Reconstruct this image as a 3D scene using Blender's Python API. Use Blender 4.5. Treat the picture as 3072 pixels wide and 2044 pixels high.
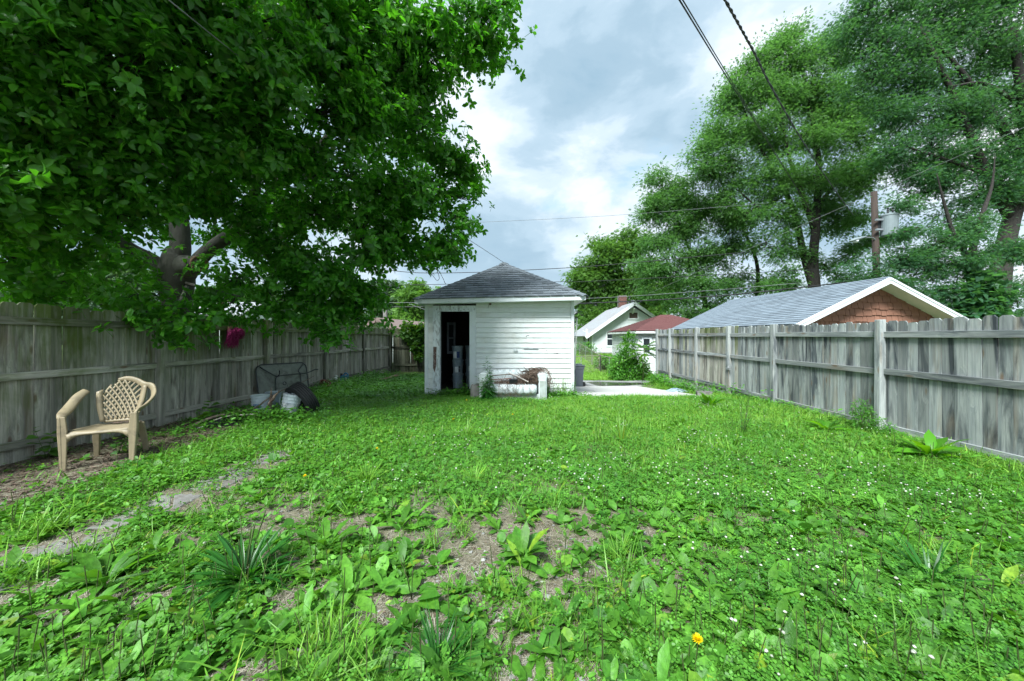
import bpy, bmesh, math, random
import numpy as np
from mathutils import Vector, Matrix

for o in list(bpy.data.objects):
    bpy.data.objects.remove(o)
R = math.radians
scene = bpy.context.scene
COL = scene.collection

# ------------------------------------------------------------------ camera
F, CX, CY, EYE = 1100.0, 1552.0, 1013.0, 1.4      # focal length and vanishing point of the photograph, in its pixels
cam_data = bpy.data.cameras.new('camera')
cam = bpy.data.objects.new('camera', cam_data)
COL.objects.link(cam)
cam.location = (0, 0, EYE)
cam.rotation_euler = (R(90), 0, 0)
cam_data.sensor_width = 36
cam_data.lens = 36 * F / 3072
cam_data.shift_x = (1536 - CX) / 3072
cam_data.shift_y = -(1022 - CY) / 3072
cam_data.clip_start = 0.05
cam_data.clip_end = 2000
scene.camera = cam

# ------------------------------------------------------------------ sky, sun, exposure
SUN_EL, SUN_AZ = R(50), R(204)        # azimuth clockwise from +Y (the viewing direction): behind the camera, to its left
world = bpy.data.worlds.new('World')
scene.world = world
world.use_nodes = True
nt = world.node_tree
nt.nodes.clear()
def N(t, tree=None, **kw):
    n = (tree or nt).nodes.new(t)
    for k, v in kw.items():
        setattr(n, k, v)
    return n
def L(a, b, tree=None):
    (tree or nt).links.new(a, b)
def math_node(op, a, b=None, tree=None, clamp=False):
    n = N('ShaderNodeMath', tree, operation=op)
    n.use_clamp = clamp
    for i, v in enumerate((a, b)):
        if v is None: continue
        if isinstance(v, (int, float)): n.inputs[i].default_value = v
        else: L(v, n.inputs[i], tree)
    return n.outputs[0]
def ramp(fac, stops, tree=None, interp='LINEAR'):
    n = N('ShaderNodeValToRGB', tree)
    n.color_ramp.interpolation = interp
    el = n.color_ramp.elements
    while len(el) > 1: el.remove(el[-1])
    for i, (p, c) in enumerate(stops):
        e = el[0] if i == 0 else el.new(p)
        e.position = p
        e.color = (c, c, c, 1) if isinstance(c, (int, float)) else (*c, 1)
    L(fac, n.inputs[0], tree)
    return n.outputs[0]
def mixcol(fac, a, b, tree=None, blend='MIX'):
    n = N('ShaderNodeMix', tree, data_type='RGBA', blend_type=blend)
    for i, v in ((0, fac), (6, a), (7, b)):
        if isinstance(v, (int, float)) and i == 0: n.inputs[0].default_value = v
        elif isinstance(v, (tuple, list)): n.inputs[i].default_value = (*v[:3], 1)
        else: L(v, n.inputs[i], tree)
    return n.outputs[2]
def noise(vec, scale, detail=4, rough=.55, dist=0, tree=None):
    n = N('ShaderNodeTexNoise', tree)
    n.inputs['Scale'].default_value = scale
    n.inputs['Detail'].default_value = detail
    n.inputs['Roughness'].default_value = rough
    n.inputs['Distortion'].default_value = dist
    if vec is not None: L(vec, n.inputs['Vector'], tree)
    return n.outputs['Fac']
def mapping(vec, loc=(0,0,0), scale=(1,1,1), rot=(0,0,0), tree=None):
    n = N('ShaderNodeMapping', tree)
    n.inputs['Location'].default_value = loc
    n.inputs['Scale'].default_value = scale
    n.inputs['Rotation'].default_value = rot
    L(vec, n.inputs['Vector'], tree)
    return n.outputs[0]

SKY_OFF = (2.3, 9.1, 2.7)
sky = N('ShaderNodeTexSky', sky_type='NISHITA')
sky.sun_disc = False
sky.sun_elevation = SUN_EL
sky.sun_rotation = SUN_AZ
sky.air_density = 1.4
sky.dust_density = 2.0
tc = N('ShaderNodeTexCoord')
sep = N('ShaderNodeSeparateXYZ'); L(tc.outputs['Generated'], sep.inputs[0])
CV = mapping(tc.outputs['Generated'], scale=(1.0, 1.0, 1.9))
big = noise(mapping(CV, loc=(3.1, 1.7, 0.4)), 1.7, 8, .5, .25)            # cloud masses
lump = noise(mapping(CV, loc=(8.2, 4.4, 2.0)), 4.6, 10, .58, .25)         # billows and broken edges
under = noise(mapping(CV, loc=SKY_OFF), 2.5, 4, .45, .2)                  # thick grey undersides
f1 = math_node('ADD', math_node('MULTIPLY', big, .7), math_node('MULTIPLY', lump, .3))
cloud_cover = ramp(f1, [(.34, 0.0), (.44, 1.0)])
bright = math_node('ADD', math_node('MULTIPLY', under, .60), math_node('MULTIPLY', lump, .40))
cloud_col = ramp(bright, [(.30, (1.9, 3.0, 3.9)), (.41, (2.5, 3.55, 4.4)), (.47, (3.1, 4.15, 5.0)), (.525, (4.2, 5.1, 5.8)), (.575, (5.3, 5.95, 6.5)), (.64, (6.6, 6.95, 7.2))], interp='EASE')
blue_gap = mixcol(.75, sky.outputs[0], (3.2, 5.2, 6.9))
skycol = mixcol(cloud_cover, blue_gap, cloud_col)
hor = ramp(sep.outputs[2], [(0.0, 1.0), (.22, 0.0)])
skycol = mixcol(math_node('MULTIPLY', hor, .35), skycol, (5.4, 6.3, 6.9))
bg = N('ShaderNodeBackground'); bg.inputs['Strength'].default_value = 0.07
L(skycol, bg.inputs['Color'])
wo = N('ShaderNodeOutputWorld'); L(bg.outputs[0], wo.inputs['Surface'])

sun_data = bpy.data.lights.new('sun', 'SUN')
sun = bpy.data.objects.new('sun', sun_data)
COL.objects.link(sun)
sun_data.energy = 3.6
sun_data.angle = R(20)
sun_data.color = (0.95, 1.0, 0.985)
sd = Vector((math.sin(SUN_AZ) * math.cos(SUN_EL), math.cos(SUN_AZ) * math.cos(SUN_EL), math.sin(SUN_EL)))
sun.rotation_euler = sd.to_track_quat('Z', 'Y').to_euler()
sun.location = (0, -10, 30)

scene.render.engine = 'CYCLES'
vs = scene.view_settings
vs.view_transform = 'Standard'
vs.look = 'None'
vs.exposure = 1.4
vs.gamma = 1.0
vs.use_curve_mapping = False
cy = scene.cycles
cy.use_denoising = True
try: cy.denoiser = 'OPENIMAGEDENOISE'
except Exception: pass
cy.max_bounces = 5
cy.diffuse_bounces = 3
cy.glossy_bounces = 2
cy.transmission_bounces = 5
cy.transparent_max_bounces = 6
cy.use_adaptive_sampling = True
cy.adaptive_threshold = 0.03
cy.sample_clamp_indirect = 6

# ------------------------------------------------------------------ materials
def new_mat(name):
    m = bpy.data.materials.new(name)
    m.use_nodes = True
    t = m.node_tree
    t.nodes.clear()
    out = N('ShaderNodeOutputMaterial', t)
    return m, t, out
def principled(t, rough=.7, spec=.4, metal=0.0):
    b = N('ShaderNodeBsdfPrincipled', t)
    b.inputs['Roughness'].default_value = rough
    b.inputs['Specular IOR Level'].default_value = spec
    b.inputs['Metallic'].default_value = metal
    return b
def bump(t, height, strength, dist=.01):
    b = N('ShaderNodeBump', t)
    b.inputs['Strength'].default_value = strength
    b.inputs['Distance'].default_value = dist
    L(height, b.inputs['Height'], t)
    return b.outputs[0]
def M(name, c1, c2=None, scale=6, rough=.7, spec=.4, metal=0.0, bmp=0.0, bscale=40, stretch=(1,1,1), objrand=.0,
      c3=None, scale3=2.0, amt3=.5, bdist=.01):
    """plain procedural surface: two colours mixed by noise, optional third colour as larger stains, fine relief"""
    m, t, out = new_mat(name)
    co = N('ShaderNodeTexCoord', t).outputs['Object']
    oi = N('ShaderNodeObjectInfo', t)
    off = N('ShaderNodeCombineXYZ', t)
    rnd = math_node('MULTIPLY', oi.outputs['Random'], 37.0, t)
    for i in range(3): L(rnd, off.inputs[i], t)
    va = N('ShaderNodeVectorMath', t, operation='ADD'); L(co, va.inputs[0], t); L(off.outputs[0], va.inputs[1], t)
    v = mapping(va.outputs[0], scale=stretch, tree=t)
    c2 = c2 or tuple(x * .75 for x in c1)
    fac = ramp(noise(v, scale, 6, .6, .2, t), [(.36, 0.0), (.64, 1.0)], t)
    col = mixcol(fac, c1, c2, t)
    if c3:
        f3 = ramp(noise(v, scale3, 7, .62, .4, t), [(.5, 0.0), (.66, amt3)], t)
        col = mixcol(f3, col, c3, t)
    if objrand:
        hs = N('ShaderNodeHueSaturation', t)
        L(math_node('ADD', math_node('MULTIPLY', oi.outputs['Random'], 2 * objrand, t), 1 - objrand, t), hs.inputs['Value'], t)
        L(col, hs.inputs['Color'], t)
        col = hs.outputs[0]
    b = principled(t, rough, spec, metal)
    L(col, b.inputs['Base Color'], t)
    if bmp:
        L(bump(t, noise(v, bscale, 5, .6, 0, t), bmp, bdist), b.inputs['Normal'], t)
    L(b.outputs[0], out.inputs['Surface'], t)
    return m
def leafmat(name, dark, light, trans, tamt=.35, rough=.45, patch=.6, yellow=0.0, vary=.28, pscale=.8, detail=0.0, spec=.3):
    """leaf blade: colour varies leaf by leaf and patch by patch, light passes through the blade"""
    m, t, out = new_mat(name)
    geo = N('ShaderNodeNewGeometry', t)
    oi_ = N('ShaderNodeObjectInfo', t)
    rnd = math_node('FRACT', math_node('ADD', geo.outputs['Random Per Island'], math_node('MULTIPLY', oi_.outputs['Random'], 7.13, t), t), None, t)
    n1 = noise(geo.outputs['Position'], pscale, 3, .5, 0, t)
    f = math_node('ADD', math_node('MULTIPLY', rnd, 1 - patch, t), math_node('MULTIPLY', ramp(n1, [(.35, 0.0), (.65, 1.0)], t), patch, t), t)
    col = mixcol(f, dark, light, t)
    if yellow:
        yf = ramp(rnd, [(1 - yellow, 0.0), (1 - yellow * .5, .8)], t)
        col = mixcol(yf, col, (light[0] * 1.7, light[1] * 1.0, light[2] * .9), t)
    hs = N('ShaderNodeHueSaturation', t)
    r2 = math_node('FRACT', math_node('MULTIPLY', rnd, 17.31, t), None, t)
    L(math_node('ADD', math_node('MULTIPLY', r2, 2 * vary, t), 1 - vary, t), hs.inputs['Value'], t)
    L(col, hs.inputs['Color'], t)
    b = principled(t, rough, spec)
    lc = hs.outputs[0]
    if detail:
        fine = noise(geo.outputs['Position'], detail, 3, .6, .3, t)
        lc = mixcol(ramp(fine, [(.38, .42), (.62, 0.0)], t), lc, tuple(x * .45 for x in dark), t)
        L(bump(t, fine, .35, .012), b.inputs['Normal'], t)
    L(lc, b.inputs['Base Color'], t)
    tr = N('ShaderNodeBsdfTranslucent', t)
    hs2 = N('ShaderNodeHueSaturation', t)
    L(math_node('ADD', math_node('MULTIPLY', r2, .5, t), .75, t), hs2.inputs['Value'], t)
    hs2.inputs['Color'].default_value = (*trans, 1)
    L(hs2.outputs[0], tr.inputs['Color'], t)
    mx = N('ShaderNodeMixShader', t)
    mx.inputs[0].default_value = tamt
    L(b.outputs[0], mx.inputs[1], t); L(tr.outputs[0], mx.inputs[2], t)
    L(mx.outputs[0], out.inputs['Surface'], t)
    return m
def woodmat(name, pale, grey, dark, algae=None, algae_amt=0.0, stain=.8, red=(.16, .10, .07)):
    """weathered fence board: long grain, knots, dark run marks, algae"""
    m, t, out = new_mat(name)
    co = N('ShaderNodeTexCoord', t).outputs['Object']
    geo = N('ShaderNodeNewGeometry', t)
    oi = N('ShaderNodeObjectInfo', t)
    off = N('ShaderNodeCombineXYZ', t)
    rnd = math_node('MULTIPLY', oi.outputs['Random'], 53.0, t)
    for i in range(3): L(rnd, off.inputs[i], t)
    va = N('ShaderNodeVectorMath', t, operation='ADD'); L(co, va.inputs[0], t); L(off.outputs[0], va.inputs[1], t)
    v = va.outputs[0]
    # knots bend the grain
    knot = N('ShaderNodeTexVoronoi', t, feature='F1')
    knot.inputs['Scale'].default_value = 1.0
    L(mapping(v, scale=(7, 7, 2.1), tree=t), knot.inputs['Vector'], t)
    kd = knot.outputs['Distance']
    kmask = ramp(kd, [(.07, 1.0), (.17, 0.0)], t)
    kring = ramp(kd, [(.0, 1.0), (.42, 0.0)], t)
    gv = N('ShaderNodeVectorMath', t, operation='ADD')
    L(mapping(v, scale=(26, 26, .9), tree=t), gv.inputs[0], t)
    kr = N('ShaderNodeCombineXYZ', t); L(math_node('MULTIPLY', kring, 2.5, t), kr.inputs[0], t); L(math_node('MULTIPLY', kring, 2.5, t), kr.inputs[1], t)
    L(kr.outputs[0], gv.inputs[1], t)
    g1 = noise(gv.outputs[0], 1.0, 6, .65, .6, t)
    g2 = noise(mapping(v, scale=(130, 130, 3.0), tree=t), 1.0, 4, .6, 0, t)
    run = noise(mapping(v, scale=(9, 9, 1.15), tree=t), 1.0, 5, .6, .7, t)
    col = mixcol(ramp(g1, [(.35, 0.0), (.62, 1.0)], t), pale, grey, t)
    r2 = math_node('FRACT', math_node('MULTIPLY', oi.outputs['Random'], 13.7, t), None, t)
    amt = math_node('MULTIPLY', math_node('ADD', math_node('MULTIPLY', r2, 1.3, t), .25, t), stain, t, clamp=True)
    col = mixcol(math_node('MULTIPLY', ramp(run, [(.44, 0.0), (.62, 1.0)], t), amt, t, clamp=True), col, dark, t)
    col = mixcol(math_node('MULTIPLY', ramp(g2, [(.5, 0.0), (.72, 1.0)], t), .45, t), col, dark, t)
    redf = ramp(noise(mapping(v, scale=(5, 5, .7), loc=(4, 4, 4), tree=t), 1.0, 4, .6, .4, t), [(.56, 0.0), (.70, .55)], t)
    col = mixcol(redf, col, red, t)
    col = mixcol(math_node('MULTIPLY', kmask, .75, t), col, (red[0] * .7, red[1] * .6, red[2] * .5), t)
    if algae:
        an = noise(mapping(geo.outputs['Position'], scale=(1.6, 1.6, .9), tree=t), 1.0, 6, .62, .5, t)
        an2 = noise(mapping(v, scale=(22, 22, 1.3), tree=t), 1.0, 4, .6, .3, t)
        az = N('ShaderNodeSeparateXYZ', t); L(geo.outputs['Position'], az.inputs[0], t)
        hi = ramp(math_node('DIVIDE', az.outputs[2], 2.0, t), [(.1, .0), (.5, .12), (.72, .30), (.9, .42)], t)
        af = ramp(math_node('ADD', math_node('ADD', math_node('MULTIPLY', an, .6, t), math_node('MULTIPLY', an2, .4, t), t), math_node('MULTIPLY', hi, .5, t), t),
                  [(.54, 0.0), (.74, algae_amt)], t)
        col = mixcol(af, col, algae, t)
    hs = N('ShaderNodeHueSaturation', t)
    L(math_node('ADD', math_node('MULTIPLY', oi.outputs['Random'], .62, t), .66, t), hs.inputs['Value'], t)
    L(col, hs.inputs['Color'], t)
    b = principled(t, .85, .25)
    L(hs.outputs[0], b.inputs['Base Color'], t)
    hgt = math_node('ADD', math_node('MULTIPLY', g1, .6, t), math_node('MULTIPLY', g2, .4, t), t)
    L(bump(t, hgt, .5, .006), b.inputs['Normal'], t)
    L(b.outputs[0], out.inputs['Surface'], t)
    return m

MAT = {}
MAT['wood_left'] = woodmat('weathered_wood_algae', (.44, .42, .36), (.30, .295, .26), (.095, .092, .078), algae=(.085, .12, .025), algae_amt=.95)  # warm grey boards with green algae
MAT['wood_back'] = woodmat('mossy_wood_painted_shade', (.15, .155, .115), (.09, .10, .07), (.03, .034, .022), algae=(.035, .055, .012), algae_amt=.95)  # mossy wood; the shade of overhead trees is put into its dark colour
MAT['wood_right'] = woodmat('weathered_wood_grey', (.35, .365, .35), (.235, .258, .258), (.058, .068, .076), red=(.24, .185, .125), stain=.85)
MAT['siding'] = M('white_vinyl_siding', (.70, .725, .72), (.65, .68, .67), scale=2.2, rough=.5, c3=(.45, .45, .38), scale3=1.6, amt3=.5, bmp=.08, bscale=30, objrand=.03)
MAT['white_trim'] = M('white_painted_metal', (.70, .735, .745), (.63, .67, .69), scale=3, rough=.45, c3=(.50, .52, .50), scale3=2.6, amt3=.3, bmp=.05)
MAT['peeling'] = M('peeling_white_paint', (.70, .74, .76), (.60, .65, .68), scale=9, rough=.7, c3=(.25, .25, .25), scale3=14, amt3=.95, stretch=(1.6, 1.6, .5), bmp=.3, bscale=30)
MAT['rust_paint'] = M('bare_brown_primer', (.10, .055, .045), (.14, .08, .065), scale=14, rough=.85, c3=(.5, .5, .5), scale3=20, amt3=.5)
MAT['shingle_dark'] = M('charcoal_asphalt_shingle', (.125, .145, .165), (.165, .185, .205), scale=60, rough=.95, spec=.15, bmp=.5, bscale=220, objrand=.24, c3=(.075, .088, .09), scale3=3, amt3=.7)
MAT['shingle_grey'] = M('blue_grey_asphalt_shingle', (.15, .185, .22), (.195, .23, .265), scale=40, rough=.95, spec=.15, bmp=.4, bscale=160, objrand=.17)
MAT['shingle_red'] = M('maroon_asphalt_shingle', (.115, .05, .05), (.15, .07, .068), scale=30, rough=.95, spec=.15, bmp=.4, bscale=120, objrand=.12)
MAT['shingle_brown'] = M('brown_asphalt_shingle', (.17, .125, .115), (.21, .16, .15), scale=30, rough=.95, spec=.15, bmp=.4, bscale=120)
MAT['shingle_pale'] = M('pale_worn_shingle', (.32, .34, .36), (.24, .25, .27), scale=9, rough=.95, spec=.15, c3=(.25, .21, .2), scale3=2, amt3=.7)
MAT['shake'] = M('terracotta_painted_shake', (.25, .12, .08), (.22, .105, .07), scale=5, rough=.75, stretch=(3, 3, 1), bmp=.25, bscale=50, objrand=.10)
MAT['black'] = M('painted_recess_shade', (.012, .012, .013), (.02, .019, .018), scale=4, rough=.9)
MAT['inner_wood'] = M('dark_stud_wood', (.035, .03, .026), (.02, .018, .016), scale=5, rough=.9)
MAT['concrete'] = M('pale_concrete', (.44, .435, .415), (.385, .38, .36), scale=1.6, rough=.9, spec=.2, c3=(.36, .34, .31), scale3=.9, amt3=.4, bmp=.25, bscale=60)
MAT['old_concrete'] = M('dirty_old_concrete', (.21, .205, .195), (.145, .14, .13), scale=7, rough=.95, spec=.2, c3=(.09, .07, .055), scale3=5.5, amt3=.95, bmp=.5, bscale=35)
MAT['alley'] = M('patched_alley_asphalt', (.30, .30, .295), (.21, .21, .21), scale=2.2, rough=.9, c3=(.10, .105, .11), scale3=.6, amt3=.8, bmp=.4, bscale=50)
MAT['puddle'] = M('muddy_puddle_water', (.05, .055, .045), (.065, .07, .05), scale=3, rough=.06, spec=.6)
MAT['chair'] = M('tan_resin_plastic', (.29, .235, .15), (.25, .205, .13), scale=3, rough=.48, c3=(.13, .105, .075), scale3=6.5, amt3=.7, bmp=.15, bscale=90)
MAT['bucket_white'] = M('white_bucket_plastic', (.66, .72, .76), (.57, .63, .68), scale=5, rough=.4, c3=(.3, .32, .33), scale3=5, amt3=.5)
MAT['bucket_grey'] = M('blue_grey_bucket_plastic', (.20, .255, .30), (.16, .21, .25), scale=5, rough=.42, c3=(.42, .45, .46), scale3=9, amt3=.35)
MAT['label_white'] = M('worn_paper_label', (.70, .73, .74), (.60, .63, .64), scale=10, rough=.7, c3=(.35, .36, .36), scale3=8, amt3=.5)
MAT['label_blue'] = M('blue_label_print', (.02, .15, .38), (.03, .19, .45), scale=12, rough=.6)
MAT['label_navy'] = M('navy_label_print', (.015, .03, .14), (.03, .06, .2), scale=12, rough=.6)
MAT['ink'] = M('dark_label_ink', (.05, .05, .06), rough=.6)
MAT['metal'] = M('galvanised_metal', (.48, .50, .52), (.38, .40, .42), scale=12, rough=.42, metal=.8)
MAT['rusty_metal'] = M('rusty_chain_metal', (.25, .20, .15), (.36, .33, .30), scale=30, rough=.6, metal=.5)
MAT['dark_frame'] = M('dark_blue_enamel_tube', (.016, .022, .028), (.028, .034, .04), scale=14, rough=.38, spec=.5)
MAT['tyre'] = M('black_tyre_rubber', (.018, .019, .021), (.028, .029, .031), scale=20, rough=.75, spec=.3, bmp=.2, bscale=60)
MAT['bag'] = M('black_plastic_bag', (.008, .009, .012), (.014, .015, .018), scale=8, rough=.28, spec=.5, bmp=.6, bscale=12, bdist=.02)
MAT['terracotta'] = M('old_terracotta', (.20, .085, .06), (.15, .065, .05), scale=9, rough=.8, c3=(.3, .22, .2), scale3=8, amt3=.4)
MAT['blue_plastic'] = M('blue_jug_plastic', (.02, .17, .36), (.03, .2, .42), scale=8, rough=.35)
MAT['pale_pipe'] = M('pale_plastic_pipe', (.55, .57, .55), (.42, .44, .42), scale=12, rough=.5)
MAT['plank'] = M('bare_brown_plank', (.24, .155, .09), (.18, .12, .075), scale=6, rough=.85, stretch=(1, 8, 8), bmp=.3)
MAT['stick'] = M('dry_branch_bark', (.19, .15, .12), (.12, .095, .075), scale=20, rough=.9, bmp=.4)
MAT['dead'] = M('dead_brush', (.15, .105, .08), (.085, .058, .045), scale=6, rough=.95, c3=(.33, .25, .19), scale3=9, amt3=.7)
MAT['dead_pale'] = M('bleached_stick', (.46, .42, .38), (.36, .32, .29), scale=14, rough=.9)
MAT['sofa'] = M('weathered_white_vinyl', (.60, .65, .66), (.50, .555, .56), scale=4, rough=.42, c3=(.30, .33, .31), scale3=3.2, amt3=.55, bmp=.25, bscale=9, bdist=.02)
MAT['sofa_frame'] = M('stained_sofa_frame', (.43, .475, .465), (.34, .38, .365), scale=5, rough=.6, c3=(.22, .24, .2), scale3=4, amt3=.6)
MAT['magenta'] = M('magenta_fibre', (.20, .006, .075), (.30, .012, .12), scale=30, rough=.75)
MAT['mask'] = M('tan_cloth_patch', (.24, .12, .08), rough=.8)
MAT['denim'] = M('faded_blue_cloth', (.10, .15, .22), (.30, .38, .44), scale=7, rough=.9, c3=(.55, .62, .62), scale3=4, amt3=.7, bmp=.4, bscale=30)
MAT['bin'] = M('grey_bin_plastic', (.085, .10, .12), (.105, .12, .14), scale=4, rough=.5, bmp=.06)
MAT['bark_mag'] = M('smooth_grey_bark', (.095, .093, .08), (.055, .056, .048), scale=5, rough=.9, c3=(.055, .06, .04), scale3=3.5, amt3=.7, bmp=.6, bscale=22, stretch=(1, 1, .7), bdist=.02)
MAT['bark_dark'] = M('dark_furrowed_bark', (.048, .043, .037), (.022, .02, .018), scale=7, rough=.95, stretch=(3, 3, .6), bmp=1.0, bscale=10, bdist=.05)
MAT['cut_wood'] = M('cut_limb_wood', (.22, .14, .09), (.10, .06, .045), scale=20, rough=.9)
MAT['pole_wood'] = M('creosote_pole_wood', (.055, .038, .031), (.032, .024, .02), scale=5, rough=.9, stretch=(4, 4, .4), bmp=.4)
MAT['transformer'] = M('grey_transformer_paint', (.20, .24, .25), (.17, .205, .215), scale=3, rough=.45)
MAT['wire'] = M('black_cable_sheath', (.014, .015, .017), rough=.5)
MAT['wire_grey'] = M('grey_cable', (.16, .17, .18), rough=.5)
MAT['house_white'] = M('white_clapboard_paint', (.58, .63, .63), (.52, .565, .56), scale=1.4, rough=.7, c3=(.45, .47, .44), scale3=1.2, amt3=.4)
MAT['peel_wall'] = M('flaking_white_boards', (.62, .65, .63), (.52, .55, .53), scale=5, rough=.85, c3=(.23, .21, .19), scale3=4.5, amt3=.95, stretch=(.5, .5, 3))
MAT['glass'] = M('dark_window_glass', (.02, .025, .03), (.03, .036, .04), scale=2, rough=.08, spec=.6)
MAT['curtain'] = M('brown_curtain', (.10, .07, .06), (.07, .05, .045), scale=14, rough=.9, stretch=(6, 6, .4))
MAT['brick'] = M('red_brick', (.17, .08, .065), (.13, .062, .052), scale=20, rough=.9, objrand=.2)
MAT['soil'] = None
MAT['mag_leaf'] = leafmat('magnolia_leaf', (.023, .092, .014), (.080, .24, .022), (.13, .50, .016), .44, .34, .35, yellow=.03, pscale=1.3, vary=.42)
MAT['locust_leaf'] = leafmat('fine_tree_leaf', (.036, .105, .034), (.098, .21, .055), (.18, .44, .07), .42, .5, .6, pscale=.35)
MAT['locust_dark'] = leafmat('fine_dark_tree_leaf', (.022, .078, .038), (.058, .145, .058), (.13, .36, .07), .40, .5, .6, pscale=.35)
MAT['maple_leaf'] = leafmat('bright_tree_leaf', (.045, .120, .024), (.105, .22, .035), (.20, .42, .05), .36, .5, .65, pscale=.3)
MAT['far_leaf'] = leafmat('far_tree_leaf', (.040, .085, .048), (.085, .155, .065), (.14, .27, .07), .3, .6, .7, pscale=.15)
MAT['vine_leaf'] = leafmat('climbing_vine_leaf', (.030, .095, .022), (.085, .20, .03), (.18, .42, .02), .36, .4, .4)
MAT['weed_leaf'] = leafmat('broad_weed_leaf', (.034, .138, .016), (.120, .305, .028), (.20, .54, .025), .24, .48, .45, yellow=.05, pscale=1.3, detail=42, vary=.38)
MAT['clover_leaf'] = leafmat('clover_leaf', (.032, .132, .016), (.108, .295, .030), (.18, .50, .025), .26, .45, .5, pscale=1.8)
MAT['grass_blade'] = leafmat('grass_blade', (.050, .17, .020), (.18, .37, .04), (.24, .54, .04), .28, .42, .6, yellow=.05, pscale=.7)
MAT['grass_light'] = leafmat('pale_lawn_blade', (.105, .265, .03), (.23, .42, .06), (.30, .56, .05), .36, .45, .5, yellow=.03, pscale=.8)  # pale yellow-green blades
MAT['dark_weed'] = leafmat('dark_strap_leaf', (.014, .075, .014), (.034, .14, .02), (.08, .34, .015), .3, .33, .3)
MAT['dock_leaf'] = leafmat('dock_leaf', (.045, .17, .012), (.10, .29, .018), (.24, .60, .01), .38, .35, .3)
MAT['stalk'] = leafmat('seed_stalk', (.055, .09, .025), (.10, .13, .045), (.1, .15, .03), .1, .6, .3)
MAT['petal_white'] = leafmat('white_clover_head', (.36, .38, .30), (.62, .63, .56), (.6, .6, .5), .2, .6, .2, vary=.15)
MAT['petal_yellow'] = leafmat('dandelion_petal', (.88, .62, .0), (.95, .74, .01), (.9, .7, .0), .25, .5, .2, vary=.12)
MAT['litter'] = leafmat('dry_leaf_litter', (.055, .036, .026), (.17, .125, .095), (.15, .1, .05), .08, .85, .3, vary=.4)
MAT['straw'] = leafmat('dry_straw', (.25, .22, .17), (.46, .42, .35), (.3, .25, .15), .12, .8, .3, vary=.35)
MAT['stone'] = leafmat('gravel_stone', (.13, .13, .125), (.28, .28, .27), (.1, .1, .1), .0, .85, .3, vary=.3)
MAT['pink_bud'] = M('pink_bud', (.5, .2, .28), rough=.6)

# ------------------------------------------------------------------ building helpers
rng = np.random.default_rng(11)
rnd = random.Random(5)

def W(px, py, Y):
    """a point of the place: the photograph's pixel (px, py) at a distance of Y metres"""
    return Vector(((px - CX) * Y / F, Y, EYE - (py - CY) * Y / F))

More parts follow.
